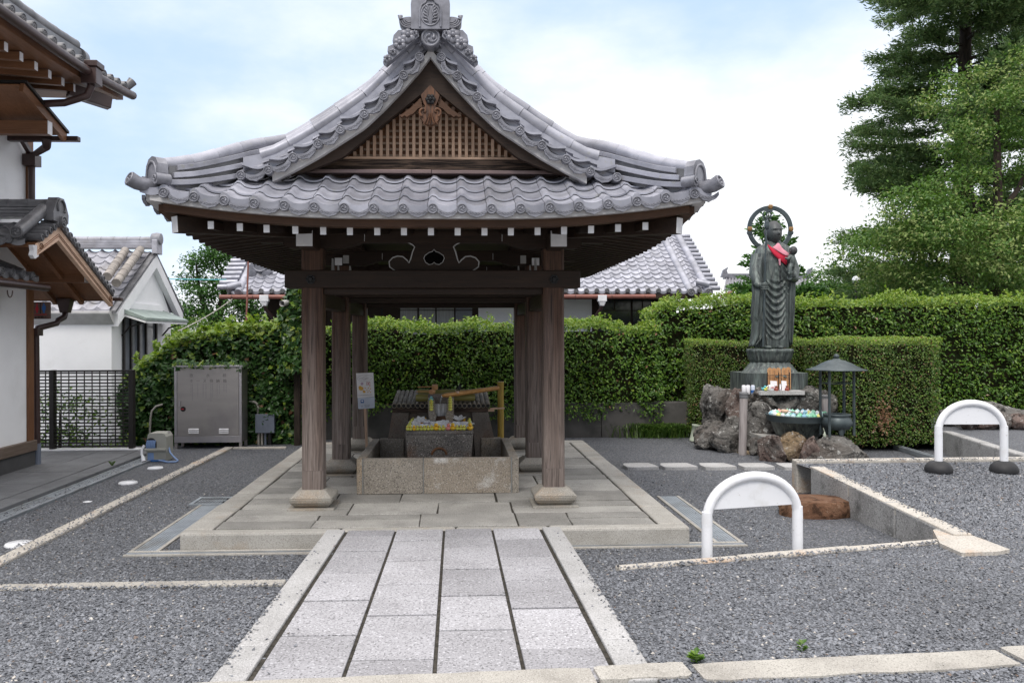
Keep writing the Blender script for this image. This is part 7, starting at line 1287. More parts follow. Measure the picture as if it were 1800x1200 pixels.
# junction box, conduits, hose reel, tap
JY = CYY+.35; j = lambda px, py, dy=0: PY(px, py, JY+dy); a, b = j(448.5, 761), j(482, 727.5); jb = thing('junction_box', 'blue grey junction box with pipes below it in the ivy right of the cabinet', 'box', ((a.x+b.x)/2, JY, LOW)); mb = MB(); mb.box(a.x, JY, a.z, b.x, JY+.15, b.z); part('casing', mb, M['grey_box'], jb, .008)
for px, mt in ((454.5, 'pvc'), (460.5, 'pvc'), (466.5, 'grey_box'), (474, 'black')): p = j(px, 762, .07); mb = MB(); mb.tube([(p.x, p.y, LOW), (p.x, p.y, a.z+.01)], .022 if mt != 'black' else .04, 10); part('conduit', mb, M[mt], jb)
pts = [j(453.5, 728, .06), j(453.5, 715, .06), j(451.5, 709, .06), j(447, 706, .06), j(438, 705.5, .06)]; mb = MB(); mb.tube(pts, .02, 10); part('bent_conduit', mb, M['pvc'], jb)
mb = MB(); mb.tube([j(263, 775, -.1), j(264.5, 735, -.1), j(267, 722, -.1), j(274, 714, -.1), j(286, 710.5, -.05)], .018, 8); solo('bent_pipe', mb, M['pvc'], 'bent beige pipe rising from the ivy behind the hose reel', 'pipe', tuple(PZ(263, 792, LOW)))
RY = PZ(276, 811, LOW).y; h_ = lambda px, py, dy=0: PY(px, py, RY+dy); a, b = h_(257.5, 810), h_(292, 761); rl = thing('hose_reel', 'grey beige plastic hose reel box with pale blue hose standing on the gravel', 'hose reel', ((a.x+b.x)/2, RY, LOW))
mb = MB(); pr = [(a.x, LOW), (b.x, LOW), (b.x, b.z-.06), (b.x-.03, b.z-.01), (b.x-.06, b.z), (a.x+.05, b.z), (a.x+.02, b.z-.02), (a.x+.005, b.z-.14), (a.x+.015, b.z-.20), (a.x, b.z-.24)]; mb.prism(pr, (0, RY, 0), (1, 0, 0), (0, 0, 1), (0, .3, 0)); part('housing', mb, M['reel_grey'], rl, .012)
c = h_(265.5, 779); mb = MB(); mb.prism([(c.x+.085*math.cos(t_), c.z+.085*math.sin(t_)) for t_ in np.linspace(0, PI, 12)]+[(c.x-.085, c.z-.07), (c.x+.085, c.z-.07)], (0, RY-.004, 0), (1, 0, 0), (0, 0, 1), (0, .003, 0)); part('opening', mb, M['black'], rl)
for k in range(6): mb = MB(); x = c.x-.06+k*.024; mb.tube([(x, RY-.01, c.z-.07), (x+.004, RY-.028, c.z-.01), (x+.012, RY-.014, c.z+.05)], .011, 6); part('hose_coil', mb, M['hose_blue'], rl)
mb = MB(); mb.box(a.x-.025, RY-.05, c.z-.115, b.x+.015, RY-.001, c.z-.075); part('front_bar', mb, M['reel_grey'], rl, .01); mb = MB(); mb.box(a.x+.02, RY-.006, LOW+.03, b.x-.19, RY-.001, LOW+.14); part('blue_label', mb, M['hose_blue'], rl); mb = MB(); mb.box(a.x+.01, RY-.02, LOW+.002, b.x-.02, RY+.28, LOW+.028); part('foot_tray', mb, M['blue'], rl, .006)
mb = MB(); mb.tube([h_(254, 782, -.06), h_(249.5, 789, -.08), h_(249, 798, -.1), h_(251, 803, -.12)], .02, 8); nz_p = part('nozzle_arm', mb, M['white_plastic'], rl); mb = MB(); mb.tube([h_(251, 802, -.12), h_(252.5, 811, -.16)], [.024, .035], 10); part('nozzle', mb, M['white_plastic'], rl); mb = MB(); mb.tube([h_(252.5, 811, -.16), h_(252.7, 812.5, -.165)], .036, 10); part('nozzle_tip', mb, M['black'], rl)
mb = MB(); tp = [h_(296.5, 775, .2), h_(297, 786, .15), h_(299, 795, .05), h_(304, 801, -.02), (h_(313, 806, -.05).x, RY-.05, LOW+.018), (h_(309, 810, -.12).x, RY-.14, LOW+.016), (h_(296, 811, -.14).x, RY-.16, LOW+.016), (h_(278, 811, -.1).x, RY-.06, LOW+.03)]; mb.tube(tp, .014, 8); solo('garden_hose', mb, M['hose_blue'], 'pale blue garden hose looping from the tap to the hose reel', 'hose', (tp[4][0], RY, LOW))
mb = MB(); p = h_(296.5, 768, .2); mb.tube([(p.x, p.y, LOW), (p.x, p.y, h_(296, 758, .2).z)], .016, 8); mb.tube([(p.x, p.y-.0, p.z), (p.x-.0, p.y-.06, p.z-.01), (p.x, p.y-.065, p.z-.06)], .014, 8); solo('tap', mb, M['steel_edge'], 'small metal tap on a riser pipe beside the cabinet leg', 'tap', (p.x, p.y, LOW))
# ------------------------------------------------------------------ house behind the hedge, far roof
HYF = 20.0; hx0, hx1 = PY(391, 512, HYF).x, PY(1249, 505, HYF).x; hz0 = PY(800, 514, HYF).z; SLP = .64
hs_ = thing('temple_house', 'long low timber house with grey pantile roof behind the hedge', 'building', ((hx0+hx1)/2, HYF+3, LOW)); cs_ = .235; dr_ = math.hypot(1, SLP)
def Phs(x, s): return (x, HYF+s/dr_, hz0+.03+s/dr_*SLP)
npc = round((hx1-hx0-.3)/.262)
tilefield('roof_tiles', Phs, hx0+.12, npc, .262, 0, 17, cs_, M['tile'], hs_, amp=.055, n=7)
mb = MB(); RYh = HYF+4.6; rzh = hz0+4.6*SLP; mb.prism([(HYF+.03, hz0-.03), (RYh, rzh-.05), (RYh+4.6, hz0-.03), (RYh+4.6, hz0-.12), (RYh, rzh-.14), (HYF+.03, hz0-.12)], (hx0+.1, 0, 0), (0, 1, 0), (0, 0, 1), (hx1-hx0-.2, 0, 0)); part('roof_bed', mb, M['tile_dark'], hs_)
for k in range(npc):
    if k < 12 or k > npc-22: inst('end_tile', HD, hs_, Matrix.Translation((hx0+.12+k*.262+.05, HYF-.04, hz0+.045)))
for dx in (.52, .06): rolls('verge_roll', [Phs(hx1-dx, -.06), Phs(hx1-dx, 3.9)], .10, .3, hs_)
for dx in (.52, .06): p = Phs(hx1-dx, -.06); mb = MB(); disc(mb, .10, .05); mb.xf(Matrix.Translation((p[0], p[1]-.03, p[2]))); part('verge_disc', mb, M['tile_dark'], hs_)
rolls('verge_roll', [Phs(hx0+.40, -.06), Phs(hx0+.40, 3.2)], .10, .3, hs_)
for k in range(14):
    s = .12+k*cs_; a = Phs(hx1+.05, s); mb = MB(); mb.tube([(a[0]-.1, a[1], a[2]+.02), (a[0]+.22, a[1], a[2]+.02)], .06, 8); part('verge_tile', mb, M['tile'], hs_); a = Phs(hx0+.02, s); mb = MB(); mb.tube([(a[0]-.16, a[1], a[2]+.05), (a[0]+.28, a[1], a[2]+.06)], .07, 10); part('verge_tile', mb, M['tile'], hs_)
for (x, px, py) in ((0, 400, 505), (1, 1247, 500)): p = PY(px, py, HYF-.02); mb = MB(); mb.tube([p, p+Vector((.3 if not x else -.3, .1, .08))], .09, 12); part('corner_tile', mb, M['tile'], hs_)
p = PY(457, 470, HYF+.75); mb = MB(); mb.prism([(-.32, -.14), (.32, -.14), (.28, .06), (.14, .18), (0, .24), (-.14, .18), (-.28, .06)], p, (1, 0, 0), (0, 0, 1), (0, .14, 0)); mb.tube([p+Vector((.13*math.sin(a)*1.3, -.01, .03+.13*math.cos(a))) for a in np.linspace(.5, 2*PI-.5, 18)], .03, 6)
for q in (-.17, .17): mb.tube([p+Vector((q, -.12, -.18)), p+Vector((q, .3, -.1))], .09, 12)
part('ridge_end_tile', mb, M['tile_relief'], hs_, .01)
mb = MB(); mb.bar((hx0+.2, HYF+.05, hz0-.1), (hx1-.2, HYF+.05, hz0-.1), .14, .12); part('eave_board', mb, M['dark_x'], hs_)
mb = MB(); mb.add([(hx0+.2, HYF+.1, hz0-.05), (hx1-.2, HYF+.1, hz0-.05), (hx1-.2, HYF+1.1, hz0+.1), (hx0+.2, HYF+1.1, hz0+.1)], [(3, 2, 1, 0)]); part('soffit', mb, M['dark_y'], hs_)
gz_ = PY(800, 521.5, HYF-.05).z
for a, b in ((386, 1152),): p, q = PY(a, 521, HYF-.06), PY(b, 521, HYF-.06); mb = MB(); mb.tube([(p.x, HYF-.06, gz_), (q.x, HYF-.06, gz_)], .058, 10); part('gutter', mb, M['rust_pipe'], hs_)
for px, sgn in ((465, 1), (1058, -1)):
    c = PY(px, 525, HYF-.06); mb = MB(); mb.box(c.x-.11, c.y-.09, c.z-.07, c.x+.11, c.y+.09, c.z+.09); mb.frustum((c.x, c.y), (.05, .05), (.09, .08), c.z-.18, c.z-.071); rh = part('rain_head', mb, M['white_paint'], hs_, .01); mb = MB(); mb.tube([c+Vector((0, 0, -.18)), c+Vector((.02*sgn, .05, -.26)), c+Vector((.22*sgn, .5, -.62)), c+Vector((.24*sgn, .7, -.9))], .045, 8); part('rain_pipe', mb, M['brown_metal'], rh)
for px in (408, 445, 500, 1011, 1075, 1133): c = PY(px, 524, HYF-.06); mb = MB(); mb.tube([(c.x+.0, c.y+.02, gz_+.1), (c.x, c.y-.065, gz_), (c.x, c.y, gz_-.075)], .008, 5); part('gutter_hook', mb, M['brown_metal'], hs_)
HW = HYF+1.0; mb = MB(); mb.box(PY(470, 540, HW).x, HW, LOW, hx1-.6, HW+.2, hz0+.12); part('timber_wall', mb, M['dark_z'], hs_)
hq = lambda px, py: PY(px, py, HW)
def panel(name, x0, x1, y0, y1, mat, par=hs_, yo=.02): a, b = hq(x0, y1), hq(x1, y0); mb = MB(); mb.box(a.x, HW-yo, a.z, b.x, HW-.001, b.z); return part(name, mb, mat, par)
panel('white_panel', 841, 903, 536.5, 600, M['plaster']); panel('white_panel', 990, 1040, 526, 600, M['plaster'])
for x0, x1 in ((704, 733.5), (737, 765), (768, 798), (801, 830)): wn = panel('window', x0, x1, 537, 600, M['shoji'] if x0 < 790 else M['glass_blue']); panel('glazing_bar', x0, x1, 544.5, 546, M['dark_x'], wn, .03)
for x0, x1 in ((1052, 1108), (1112, 1146)): wn = panel('window', x0, x1, 527, 600, M['glass_dark']); panel('glazing_bar', x0, x1, 545, 546.5, M['dark_x'], wn, .03); panel('glazing_bar', (x0+x1)/2-.8, (x0+x1)/2+.8, 527, 545, M['dark_z'], wn, .03)
for x in (570, 600, 640, 670): panel('wall_stud', x, x+3, 530, 600, M['black'], hs_, .03)
fr0 = thing('far_roof', 'distant grey tiled hall roof seen past the statue', 'building', tuple(PY(1348, 520, 44))); a, b, c, d = PY(1271, 513, 44), PY(1427, 513, 44), PY(1419, 489, 48), PY(1276, 489, 48); mb = MB(); n = 26
grid(lambda u, v: tuple((a+(b-a)*u)*(1-v)+(d+(c-d)*u)*v+Vector((0, 0, .06*math.sin(u*n*2*PI)))), n*6, 8, mb); part('roof_slope', mb, M['far_roof'], fr0)
mb = MB(); mb.box(d.x-.1, 47.9, d.z-.05, c.x+.1, 48.3, d.z+.28); part('ridge', mb, M['tile_relief'], fr0); mb = MB()
for x in (d.x-.1, c.x+.1): mb.prism([(-.25, 0), (.25, 0), (.12, .4), (.2, .62), (-.1, .45)], (x, 47.85, d.z+.05), (1, 0, 0), (0, 0, 1), (0, .2, 0))
part('ridge_end_tile', mb, M['tile_relief'], fr0); mb = MB(); mb.box(a.x+.5, 44.8, LOW, b.x-.5, 45, a.z); part('wall', mb, M['grey_plaster'], fr0)
# ------------------------------------------------------------------ leaves
def norm(v): return v/np.maximum(np.linalg.norm(v, axis=1), 1e-6)[:, None]
def leaves(name, P, N, size, mats, idx, parent, asp=.55, fold=.18, tilt=.55, droop=.5, jit=.35, lobed=False):
    n = len(P); Nn = norm(N+RNG.normal(0, tilt, (n, 3))); T = RNG.normal(0, 1, (n, 3)); T[:, 2] -= droop*1.5; T = norm(T-Nn*np.sum(T*Nn, 1)[:, None]); B = np.cross(Nn, T); L = (size*(1+RNG.uniform(-jit, jit, n)))[:, None]; Wd = L*asp
    if lobed: V = np.stack([P, P+T*L*.30+B*Wd*.62+Nn*L*fold*.5, P+T*L*.52+B*Wd*.36, P+T*L, P+T*L*.52-B*Wd*.36, P+T*L*.30-B*Wd*.62+Nn*L*fold*.5], 1); k = 6; Fq = np.arange(n*6).reshape(n, 6)
    else: V = np.stack([P, P+T*L*.45+B*Wd*.5+Nn*L*fold*.5, P+T*L-Nn*L*.08, P+T*L*.45-B*Wd*.5+Nn*L*fold*.5], 1); Fq = np.arange(n*4).reshape(n, 4)
    return npmesh(name, V, Fq, mats, idx, parent=parent)
def fbm(X, seed, sc):
    r = np.random.default_rng(seed); o = np.zeros(len(X))
    for i in range(7): k = r.normal(size=3); k *= sc*(1+.5*i)/np.linalg.norm(k); o += np.sin(X@k+r.uniform(0, 6.3))/(1+.35*i)
    return o/2.4
def hedge(name, label, x0, x1, y0, y1, z0, topf, dens, size, mats, seed, young=.25, lobed=False, dry=0, ends=True, thick=.16, bump_=.10, core=.12, wall_z=None, ytop=.28, asp=.55):
    """a clipped hedge: leaves over front, top and ends of a block whose top height is topf(x)"""
    h = thing(name, label, 'hedge', ((x0+x1)/2, (y0+y1)/2, z0)); zs = max(topf(x0), topf((x0+x1)/2), topf(x1)); tf = np.vectorize(topf)
    n1 = int((x1-x0)*(zs-z0)*dens); x = RNG.uniform(x0, x1, n1); z = RNG.uniform(z0, zs, n1); ok = z < tf(x); x, z = x[ok], z[ok]; P = [np.stack([x, np.full(len(x), y0), z], 1)]; N = [np.tile([0, -.75, .8], (len(x), 1))]
    n2 = int((x1-x0)*(y1-y0)*dens*1.1); x = RNG.uniform(x0, x1, n2); y = RNG.uniform(y0, y1, n2); P.append(np.stack([x, y, tf(x)], 1)); N.append(np.tile([0, -.25, 1.], (n2, 1)))
    if ends:
        for xe, sgx in ((x0, -1), (x1, 1)): n3 = int((y1-y0)*(topf(xe)-z0)*dens); P.append(np.stack([np.full(n3, xe), RNG.uniform(y0, y1, n3), RNG.uniform(z0, topf(xe), n3)], 1)); N.append(np.tile([sgx*.75, -.2, .8], (n3, 1)))
    P = np.concatenate(P); N = np.concatenate(N); b = fbm(P, seed, 3.2)*bump_+fbm(P, seed+1, 9)*bump_*.5; dpt = RNG.uniform(0, 1, len(P))**1.5*thick
    P = P+norm(N)*(b-dpt)[:, None]
    if wall_z is not None: keep = P[:, 2] > wall_z+.16*fbm(P*np.array([1, 1, 0]), seed+5, 3)+RNG.uniform(-.1, .1, len(P)); P, N, dpt = P[keep], N[keep], dpt[keep]
    gaps = fbm(P, seed+9, 5.5); keep = (gaps > -.48) | (RNG.uniform(0, 1, len(P)) < .3); P, N, dpt = P[keep], N[keep], dpt[keep]
    tz_ = tf(P[:, 0])-P[:, 2]; idx = np.zeros(len(P), int); r = RNG.uniform(0, 1, len(P)); idx[(r < young*np.clip(1-tz_/ytop, 0, 1)*1.6) | ((r < young*.12) & (dpt < thick*.4))] = 1
    if dry: idx[(RNG.uniform(0, 1, len(P)) < dry) ] = 2
    if size > .05:                                       # new shoots standing above the clipped top
        ns = int((x1-x0)*9); sx_ = RNG.uniform(x0, x1, ns); sy_ = y0+RNG.uniform(-.05, .35, ns); sh = .05+.15*RNG.uniform(0, 1, ns)**2.5; kk_ = 9; ff = np.tile(np.linspace(.1, 1, kk_), ns); SPt = np.stack([np.repeat(sx_, kk_)+RNG.normal(0, .014, ns*kk_), np.repeat(sy_, kk_)+RNG.normal(0, .014, ns*kk_), np.repeat(tf(sx_), kk_)+np.repeat(sh, kk_)*ff], 1)
        P = np.concatenate([P, SPt]); N = np.concatenate([N, RNG.normal(0, 1, (len(SPt), 3))+np.array([0, -.3, .5])]); idx = np.concatenate([idx, np.ones(len(SPt), int)])
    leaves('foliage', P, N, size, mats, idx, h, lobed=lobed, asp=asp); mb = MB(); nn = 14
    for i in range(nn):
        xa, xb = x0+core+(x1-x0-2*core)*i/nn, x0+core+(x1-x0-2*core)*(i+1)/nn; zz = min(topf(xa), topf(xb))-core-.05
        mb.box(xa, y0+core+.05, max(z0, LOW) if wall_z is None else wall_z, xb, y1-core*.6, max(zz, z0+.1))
    part('inner_dark_block', mb, M['core'], h); return h  # dark solid boxes added inside, blocking light and painting the shadow between leaves
HL, HYo, HIv, HBx = M['leaf_hedge'], M['leaf_young'], M['leaf_ivy'], M['leaf_box']; DRY = M['leaf_dry']
IY0 = CYY+.46; ix0 = PY(224, 700, IY0).x; ix1 = PY(532, 700, IY0).x
ixs = [PY(a, 700, IY0).x for a in (212, 232, 262, 292, 330, 430, 500, 540)]; izs = [PY(300, b, IY0).z for b in (655, 640, 618, 596, 582, 570, 562, 556)]
def ivtop(x): return float(np.interp(x, ixs, izs))
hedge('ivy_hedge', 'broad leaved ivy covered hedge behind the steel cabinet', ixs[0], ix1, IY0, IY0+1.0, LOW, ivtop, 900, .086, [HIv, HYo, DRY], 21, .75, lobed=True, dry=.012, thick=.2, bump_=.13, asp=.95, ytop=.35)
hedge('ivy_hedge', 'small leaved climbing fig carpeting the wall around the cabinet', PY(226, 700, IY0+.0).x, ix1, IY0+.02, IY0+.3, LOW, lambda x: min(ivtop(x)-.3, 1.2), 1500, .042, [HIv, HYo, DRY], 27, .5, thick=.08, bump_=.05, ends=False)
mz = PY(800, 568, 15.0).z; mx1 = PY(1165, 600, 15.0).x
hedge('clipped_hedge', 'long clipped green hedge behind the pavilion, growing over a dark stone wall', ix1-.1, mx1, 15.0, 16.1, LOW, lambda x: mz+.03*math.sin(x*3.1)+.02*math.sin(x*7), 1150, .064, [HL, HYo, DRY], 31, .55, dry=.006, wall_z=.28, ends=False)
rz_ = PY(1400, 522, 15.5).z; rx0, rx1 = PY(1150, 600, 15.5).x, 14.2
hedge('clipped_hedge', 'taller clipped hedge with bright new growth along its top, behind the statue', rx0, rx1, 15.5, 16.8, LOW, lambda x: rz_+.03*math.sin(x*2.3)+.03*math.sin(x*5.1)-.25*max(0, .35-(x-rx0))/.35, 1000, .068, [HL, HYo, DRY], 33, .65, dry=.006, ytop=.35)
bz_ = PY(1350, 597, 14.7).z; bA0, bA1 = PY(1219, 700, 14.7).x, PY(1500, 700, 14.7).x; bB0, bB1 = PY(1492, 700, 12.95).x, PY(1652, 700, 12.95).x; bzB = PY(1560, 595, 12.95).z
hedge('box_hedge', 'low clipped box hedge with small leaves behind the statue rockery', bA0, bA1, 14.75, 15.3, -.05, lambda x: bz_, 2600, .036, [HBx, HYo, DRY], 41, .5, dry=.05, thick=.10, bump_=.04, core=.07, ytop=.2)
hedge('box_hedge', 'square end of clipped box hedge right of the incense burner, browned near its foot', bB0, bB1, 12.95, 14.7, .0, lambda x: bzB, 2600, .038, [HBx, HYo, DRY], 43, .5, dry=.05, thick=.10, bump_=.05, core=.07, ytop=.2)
c = PY(1555, 728, 12.93); n = 240; P = np.array([c.x, 12.93, c.z])+RNG.normal(0, 1, (n, 3))*np.array([.10, .03, .17]); o = leaves('dry_patch', P, np.tile([0, -1., .2], (n, 1)), .045, DRY, None, None); tag(o, 'patch of brown dead leaves on the box hedge', 'dead leaves', kind='stuff')
mb = MB(); 
for k in range(7): x = bB0+.2+k*(bB1-bB0-.4)/6; mb.tube([(x, 13.3, LOW), (x+.05, 13.25, .1)], .03, 6)
solo('hedge_stems', mb, M['bark'], 'bare stems under the square end of the box hedge', 'stems', (bB0+.5, 13.3, LOW))
n = 260; P = np.stack([RNG.uniform(ca0.x-.02, ca1.x+.02, n), CYY-.03+np.abs(RNG.normal(0, .13, n)), zt1+.03+RNG.uniform(-.09, .06, n)*np.where(RNG.uniform(0, 1, n) < .5, 1, .2)], 1); tag(leaves('ivy_fringe', P, np.tile([0, -.7, .7], (n, 1)), .075, [HIv, HYo], (RNG.uniform(0, 1, n) < .35).astype(int), None, lobed=True, asp=.95), 'fringe of ivy leaves hanging over the lid of the steel cabinet', 'ivy', kind='stuff')
# retaining wall under the hedge
wl0, wl1 = PY(965, 760, 15.1).x, PY(1240, 760, 15.1).x; mb = MB(); 
for k in range(3): mb.box(wl0+(wl1-wl0)*k/3+.004, 15.1-.01*(k % 2), LOW-.1, wl0+(wl1-wl0)*(k+1)/3-.004, 15.4, .5)
mb.box(ix1, 15.11, LOW-.1, wl0-.004, 15.4, .5); solo('stone_wall', mb, gen('shaded_wall_stone', (.095,.09,.085), (.06,.058,.055), 2, rough=.9, stain=((.04,.042,.038), 2.5, .5, .7)), 'low dark stone wall under the hedge beside the rockery', 'wall', (wl0+2, 15.1, LOW), bevel=.01)  # wall stone is dark grey with darker blotches
# ivy column with camera
ICY = 14.35; cxx = PY(522, 560, ICY).x; zt_ = PY(522, 482, ICY).z; n = 2600; z = RNG.uniform(1.2, zt_, n); a = RNG.uniform(0, 2*PI, n); wr = np.interp(z, [1.2, 1.9, 2.3, zt_], [.30, .22, .20, .10])*(.75+.4*RNG.uniform(0, 1, n)); P = np.stack([cxx+wr*np.cos(a)+.05*np.sin(z*5), ICY+wr*np.sin(a), z], 1); N = np.stack([np.cos(a), np.sin(a), np.full(n, .3)], 1)
ic = thing('ivy_column', 'post overgrown with large leaved ivy rising above the hedge beside the pavilion', 'plant', (cxx, ICY, LOW)); leaves('foliage', P, N, .105, [HIv, HYo], (RNG.uniform(0, 1, n) < .2).astype(int), ic, lobed=True, asp=.95); mb = MB(); mb.tube([(cxx, ICY, LOW), (cxx, ICY, zt_-.15)], .06, 8); part('stem', mb, M['bark'], ic)
cc_ = thing('security_camera', 'grey cylindrical security camera poking out of the ivy column', 'camera', tuple(PY(505, 533, ICY-.05))); p, q = PY(497, 533, ICY-.28), PY(516, 530, ICY-.0); mb = MB(); mb.tube([p, q], .052, 14); part('housing', mb, M['verge_pale'], cc_); mb = MB(); d = (p-q).normalized(); mb.tube([p+d*.001, p+d*.004], .036, 14); part('lens', mb, M['black'], cc_); mb = MB(); mb.tube([p-d*.02, p+d*.03], .055, 14, caps=False); part('hood', mb, M['verge_pale'], cc_)
# ------------------------------------------------------------------ trees
def tree(name, label, base): return thing(name, label, 'tree', base, None)
def blobs_tree(name, label, base, lobes, dens, size, mats, fr_idx, seed, asp=.5, trunk=None, clus=.32, per=46, droop=.4, shell=.55, group=None):
    t = tree(name, label, base); Pl_, Nl = [], []
    for (c, r) in lobes:
        r = np.array(r); area = 4*PI*((r[0]*r[1])**1.6/3+(r[0]*r[2])**1.6/3+(r[1]*r[2])**1.6/3)**(1/1.6); nc_ = max(5, int(area*dens)); u = norm(RNG.normal(size=(nc_, 3))); rad = shell+(1-shell)*RNG.uniform(0, 1, nc_)**.5; cc = np.array(c)+u*r*rad[:, None]*(1+.18*fbm(u*2, seed, 2.5))[:, None]
        for cen, uu in zip(cc, u):
            k = int(per*RNG.uniform(.5, 1.3)); q = RNG.normal(0, 1, (k, 3))*np.array([clus, clus, clus*.55]); Pl_.append(cen+q); Nl.append(np.tile(uu*.5+np.array([0, -.1, .8]), (k, 1)))
    P = np.concatenate(Pl_); N = np.concatenate(Nl); idx = fr_idx(P, N) if fr_idx else None; leaves('crown', P, N, size, mats, idx, t, asp=asp, tilt=.6, droop=droop)
    if trunk:
        mb = MB()
        for path, r0, r1 in trunk: m = len(path); mb.tube(path, [r0+(r1-r0)*i/(m-1) for i in range(m)], 9)
        part('trunk', mb, M['bark'], t)
    return t
def conifer(name, label, base, H, lenf, z0, nl, size, mat, seed, lean=(0, 0), rt=.4, up=.12, sub=16, tuft=26, flat=.16, spread=1.0, az=None, taper=True, wd=.18):
    rn = np.random.default_rng(seed); t = tree(name, label, base); mb = MB(); base = np.array(base, float); tp = [tuple(base+np.array([lean[0]*f, lean[1]*f, H*f])) for f in np.linspace(0, 1, 12)]; mb.tube(tp, [rt*(1-f*.88) for f in np.linspace(0, 1, 12)], 10); P, T = [], []
    for i in range(nl):
        f = (i+rn.uniform(0, 1))/nl; z = z0+(H-z0)*f; L = lenf(z)*rn.uniform(.65, 1.12); a = rn.uniform(0, 2*PI) if az is None else az(rn); d = np.array([math.cos(a), math.sin(a), 0]); s = np.array([-d[1], d[0], 0]); o = base+np.array([lean[0]*z/H, lean[1]*z/H, z]); sw = rn.uniform(-.25, .25)
        pt = lambda q: o+d*L*q+s*L*sw*q*q+np.array([0, 0, L*(up*q+.20*q*q*ru)])
        ru = rn.uniform(-.6, .7); path = [pt(q) for q in np.linspace(0, 1, 7)]; mb.tube([tuple(p) for p in path], [max(.012, .05*L/3*(1-q)+.012) for q in np.linspace(0, 1, 7)], 5)
        ns = max(4, int(sub*L/2.2))
        for j in range(ns):
            q = .18+.82*(j+rn.uniform(0, 1))/ns; o2 = pt(q); side = 1 if j % 2 else -1; bl = (.30+.42*(1-abs(q-.45)))*min(1.1, L*.42)*rn.uniform(.5, 1.2); d2 = d*rn.uniform(.45, 1.0)+s*side*rn.uniform(.3, 1.0)*spread; d2 /= np.linalg.norm(d2); dz = rn.uniform(-.38, .40); m = max(6, int(tuft*bl/.6)); qq = rn.uniform(0, 1, m)
            pp_ = o2+d2*(bl*qq)[:, None]+np.stack([rn.normal(0, .05, m), rn.normal(0, .05, m), dz*bl*qq+rn.normal(0, flat*.35, m)], 1); P.append(pp_); T.append(np.tile(d2, (m, 1))+rn.normal(0, .55, (m, 3))+np.array([0, 0, .12]))
    P = np.concatenate(P); T = norm(np.concatenate(T)); n = len(P); B = norm(np.cross(T, RNG.normal(size=(n, 3)))); Lq = (size*(1+RNG.uniform(-.4, .5, n)))[:, None]; V = np.stack([P, P+T*Lq*.5+B*Lq*wd*.5, P+T*Lq, P+T*Lq*.5-B*Lq*wd*.5], 1); npmesh('crown', V, np.arange(n*4).reshape(n, 4), mat, parent=t); part('trunk', mb, M['bark'], t); return t
CD = 27.0; cb_ = PY(1688, 590, CD); cbase = (cb_.x, CD, LOW)
conifer('cedar_tree', 'huge dark cedar with layered horizontal limbs at the right edge', cbase, 17.5, lambda z: np.interp(z, [2, 4, 6.0, 8, 9.5, 11, 13, 17.5], [4.6, 4.8, 3.5, 3.7, 3.8, 3.2, 3.6, 1.2]), 2.4, 108, .15, M['leaf_cedar'], 5, (.3, 0), .5, up=.02, sub=27, tuft=80, spread=.9, wd=.24, flat=.3)
conifer('cedar_tree', 'second dark cedar beside the huge one, partly outside the picture', (PY(1840, 590, 29).x, 29, LOW), 16, lambda z: np.interp(z, [2, 8, 16], [4.2, 3.6, 1.5]), 2.4, 60, .17, M['leaf_cedar'], 8, (-.2, 0), .42, up=.04, sub=22, tuft=60, wd=.24)
LD = 22.0; l = lambda px, py, d=LD: tuple(PY(px, py, d))
lob = [(l(1560, 430), (1.3, 1.2, .75)), (l(1640, 400, 21.5), (1.4, 1.3, .95)), (l(1730, 430, 21.2), (1.5, 1.2, 1.0)), (l(1800, 420), (1.3, 1.2, 1.0)), (l(1590, 360), (.8, .8, .5)), (l(1690, 330), (.9, .9, .6)), (l(1700, 240), (.75, .8, .7)), (l(1770, 190), (.9, .9, .75)), (l(1800, 130), (.8, .8, .7)), (l(1830, 260), (.9, .9, .9)), (l(1680, 500), (1.9, 1.3, .6)), (l(1570, 495, 23), (1.2, 1.0, .5)), (l(1655, 180), (.5, .5, .35)), (l(1700, 130, 22.5), (.5, .5, .4))]
bx = PY(1752, 590, LD).x
def lind(P, N): 
    return ((RNG.uniform(0, 1, len(P)) < .5*np.clip(.45+.9*fbm(P, 4, 1.6), 0, 1)*np.clip((P[:, 2]-2.4)/1.2, .15, 1)).astype(int))
blobs_tree('linden_tree', 'leafy linden with pale yellow green bloom in front of the cedars', (bx, LD, LOW), lob, 3.8, .105, [M['leaf_linden'], M['leaf_bloom']], lind, 12, .52, trunk=[([(bx, LD, LOW), (bx-.05, LD, 2.5), (bx+.05, LD, 5), (bx+.02, LD, 8.2)], .26, .07), ([(bx-.05, LD, 2.6), (bx-1.0, LD, 3.3), (bx-2.3, LD-.3, 4.2)], .14, .04), ([(bx, LD, 4.4), (bx-.6, LD, 5.4), (bx-.9, LD, 6.4)], .11, .03), ([(bx, LD, 5), (bx+.7, LD, 6), (bx+1, LD, 7)], .1, .03), ([(bx, LD, 3), (bx+1.2, LD, 3.8)], .12, .04)], clus=.23, per=72)
conifer('conifer_tree', 'bushy dark conifer directly behind the statue and its halo', (PY(1352, 590, 33).x, 33, LOW), PY(1352, 376, 33).z-LOW, lambda z: np.interp(z, [1.5, 3.4, 4.6, 6, 7.2], [1.7, 1.8, 1.35, .8, .2]), 1.6, 64, .2, M['leaf_hinoki'], 15, rt=.2, up=.25, sub=26, tuft=34, wd=.4)
tl = 27.0; L_ = lambda px, py, d=tl: tuple(PY(px, py, d)); tb_ = PY(372, 590, tl).x
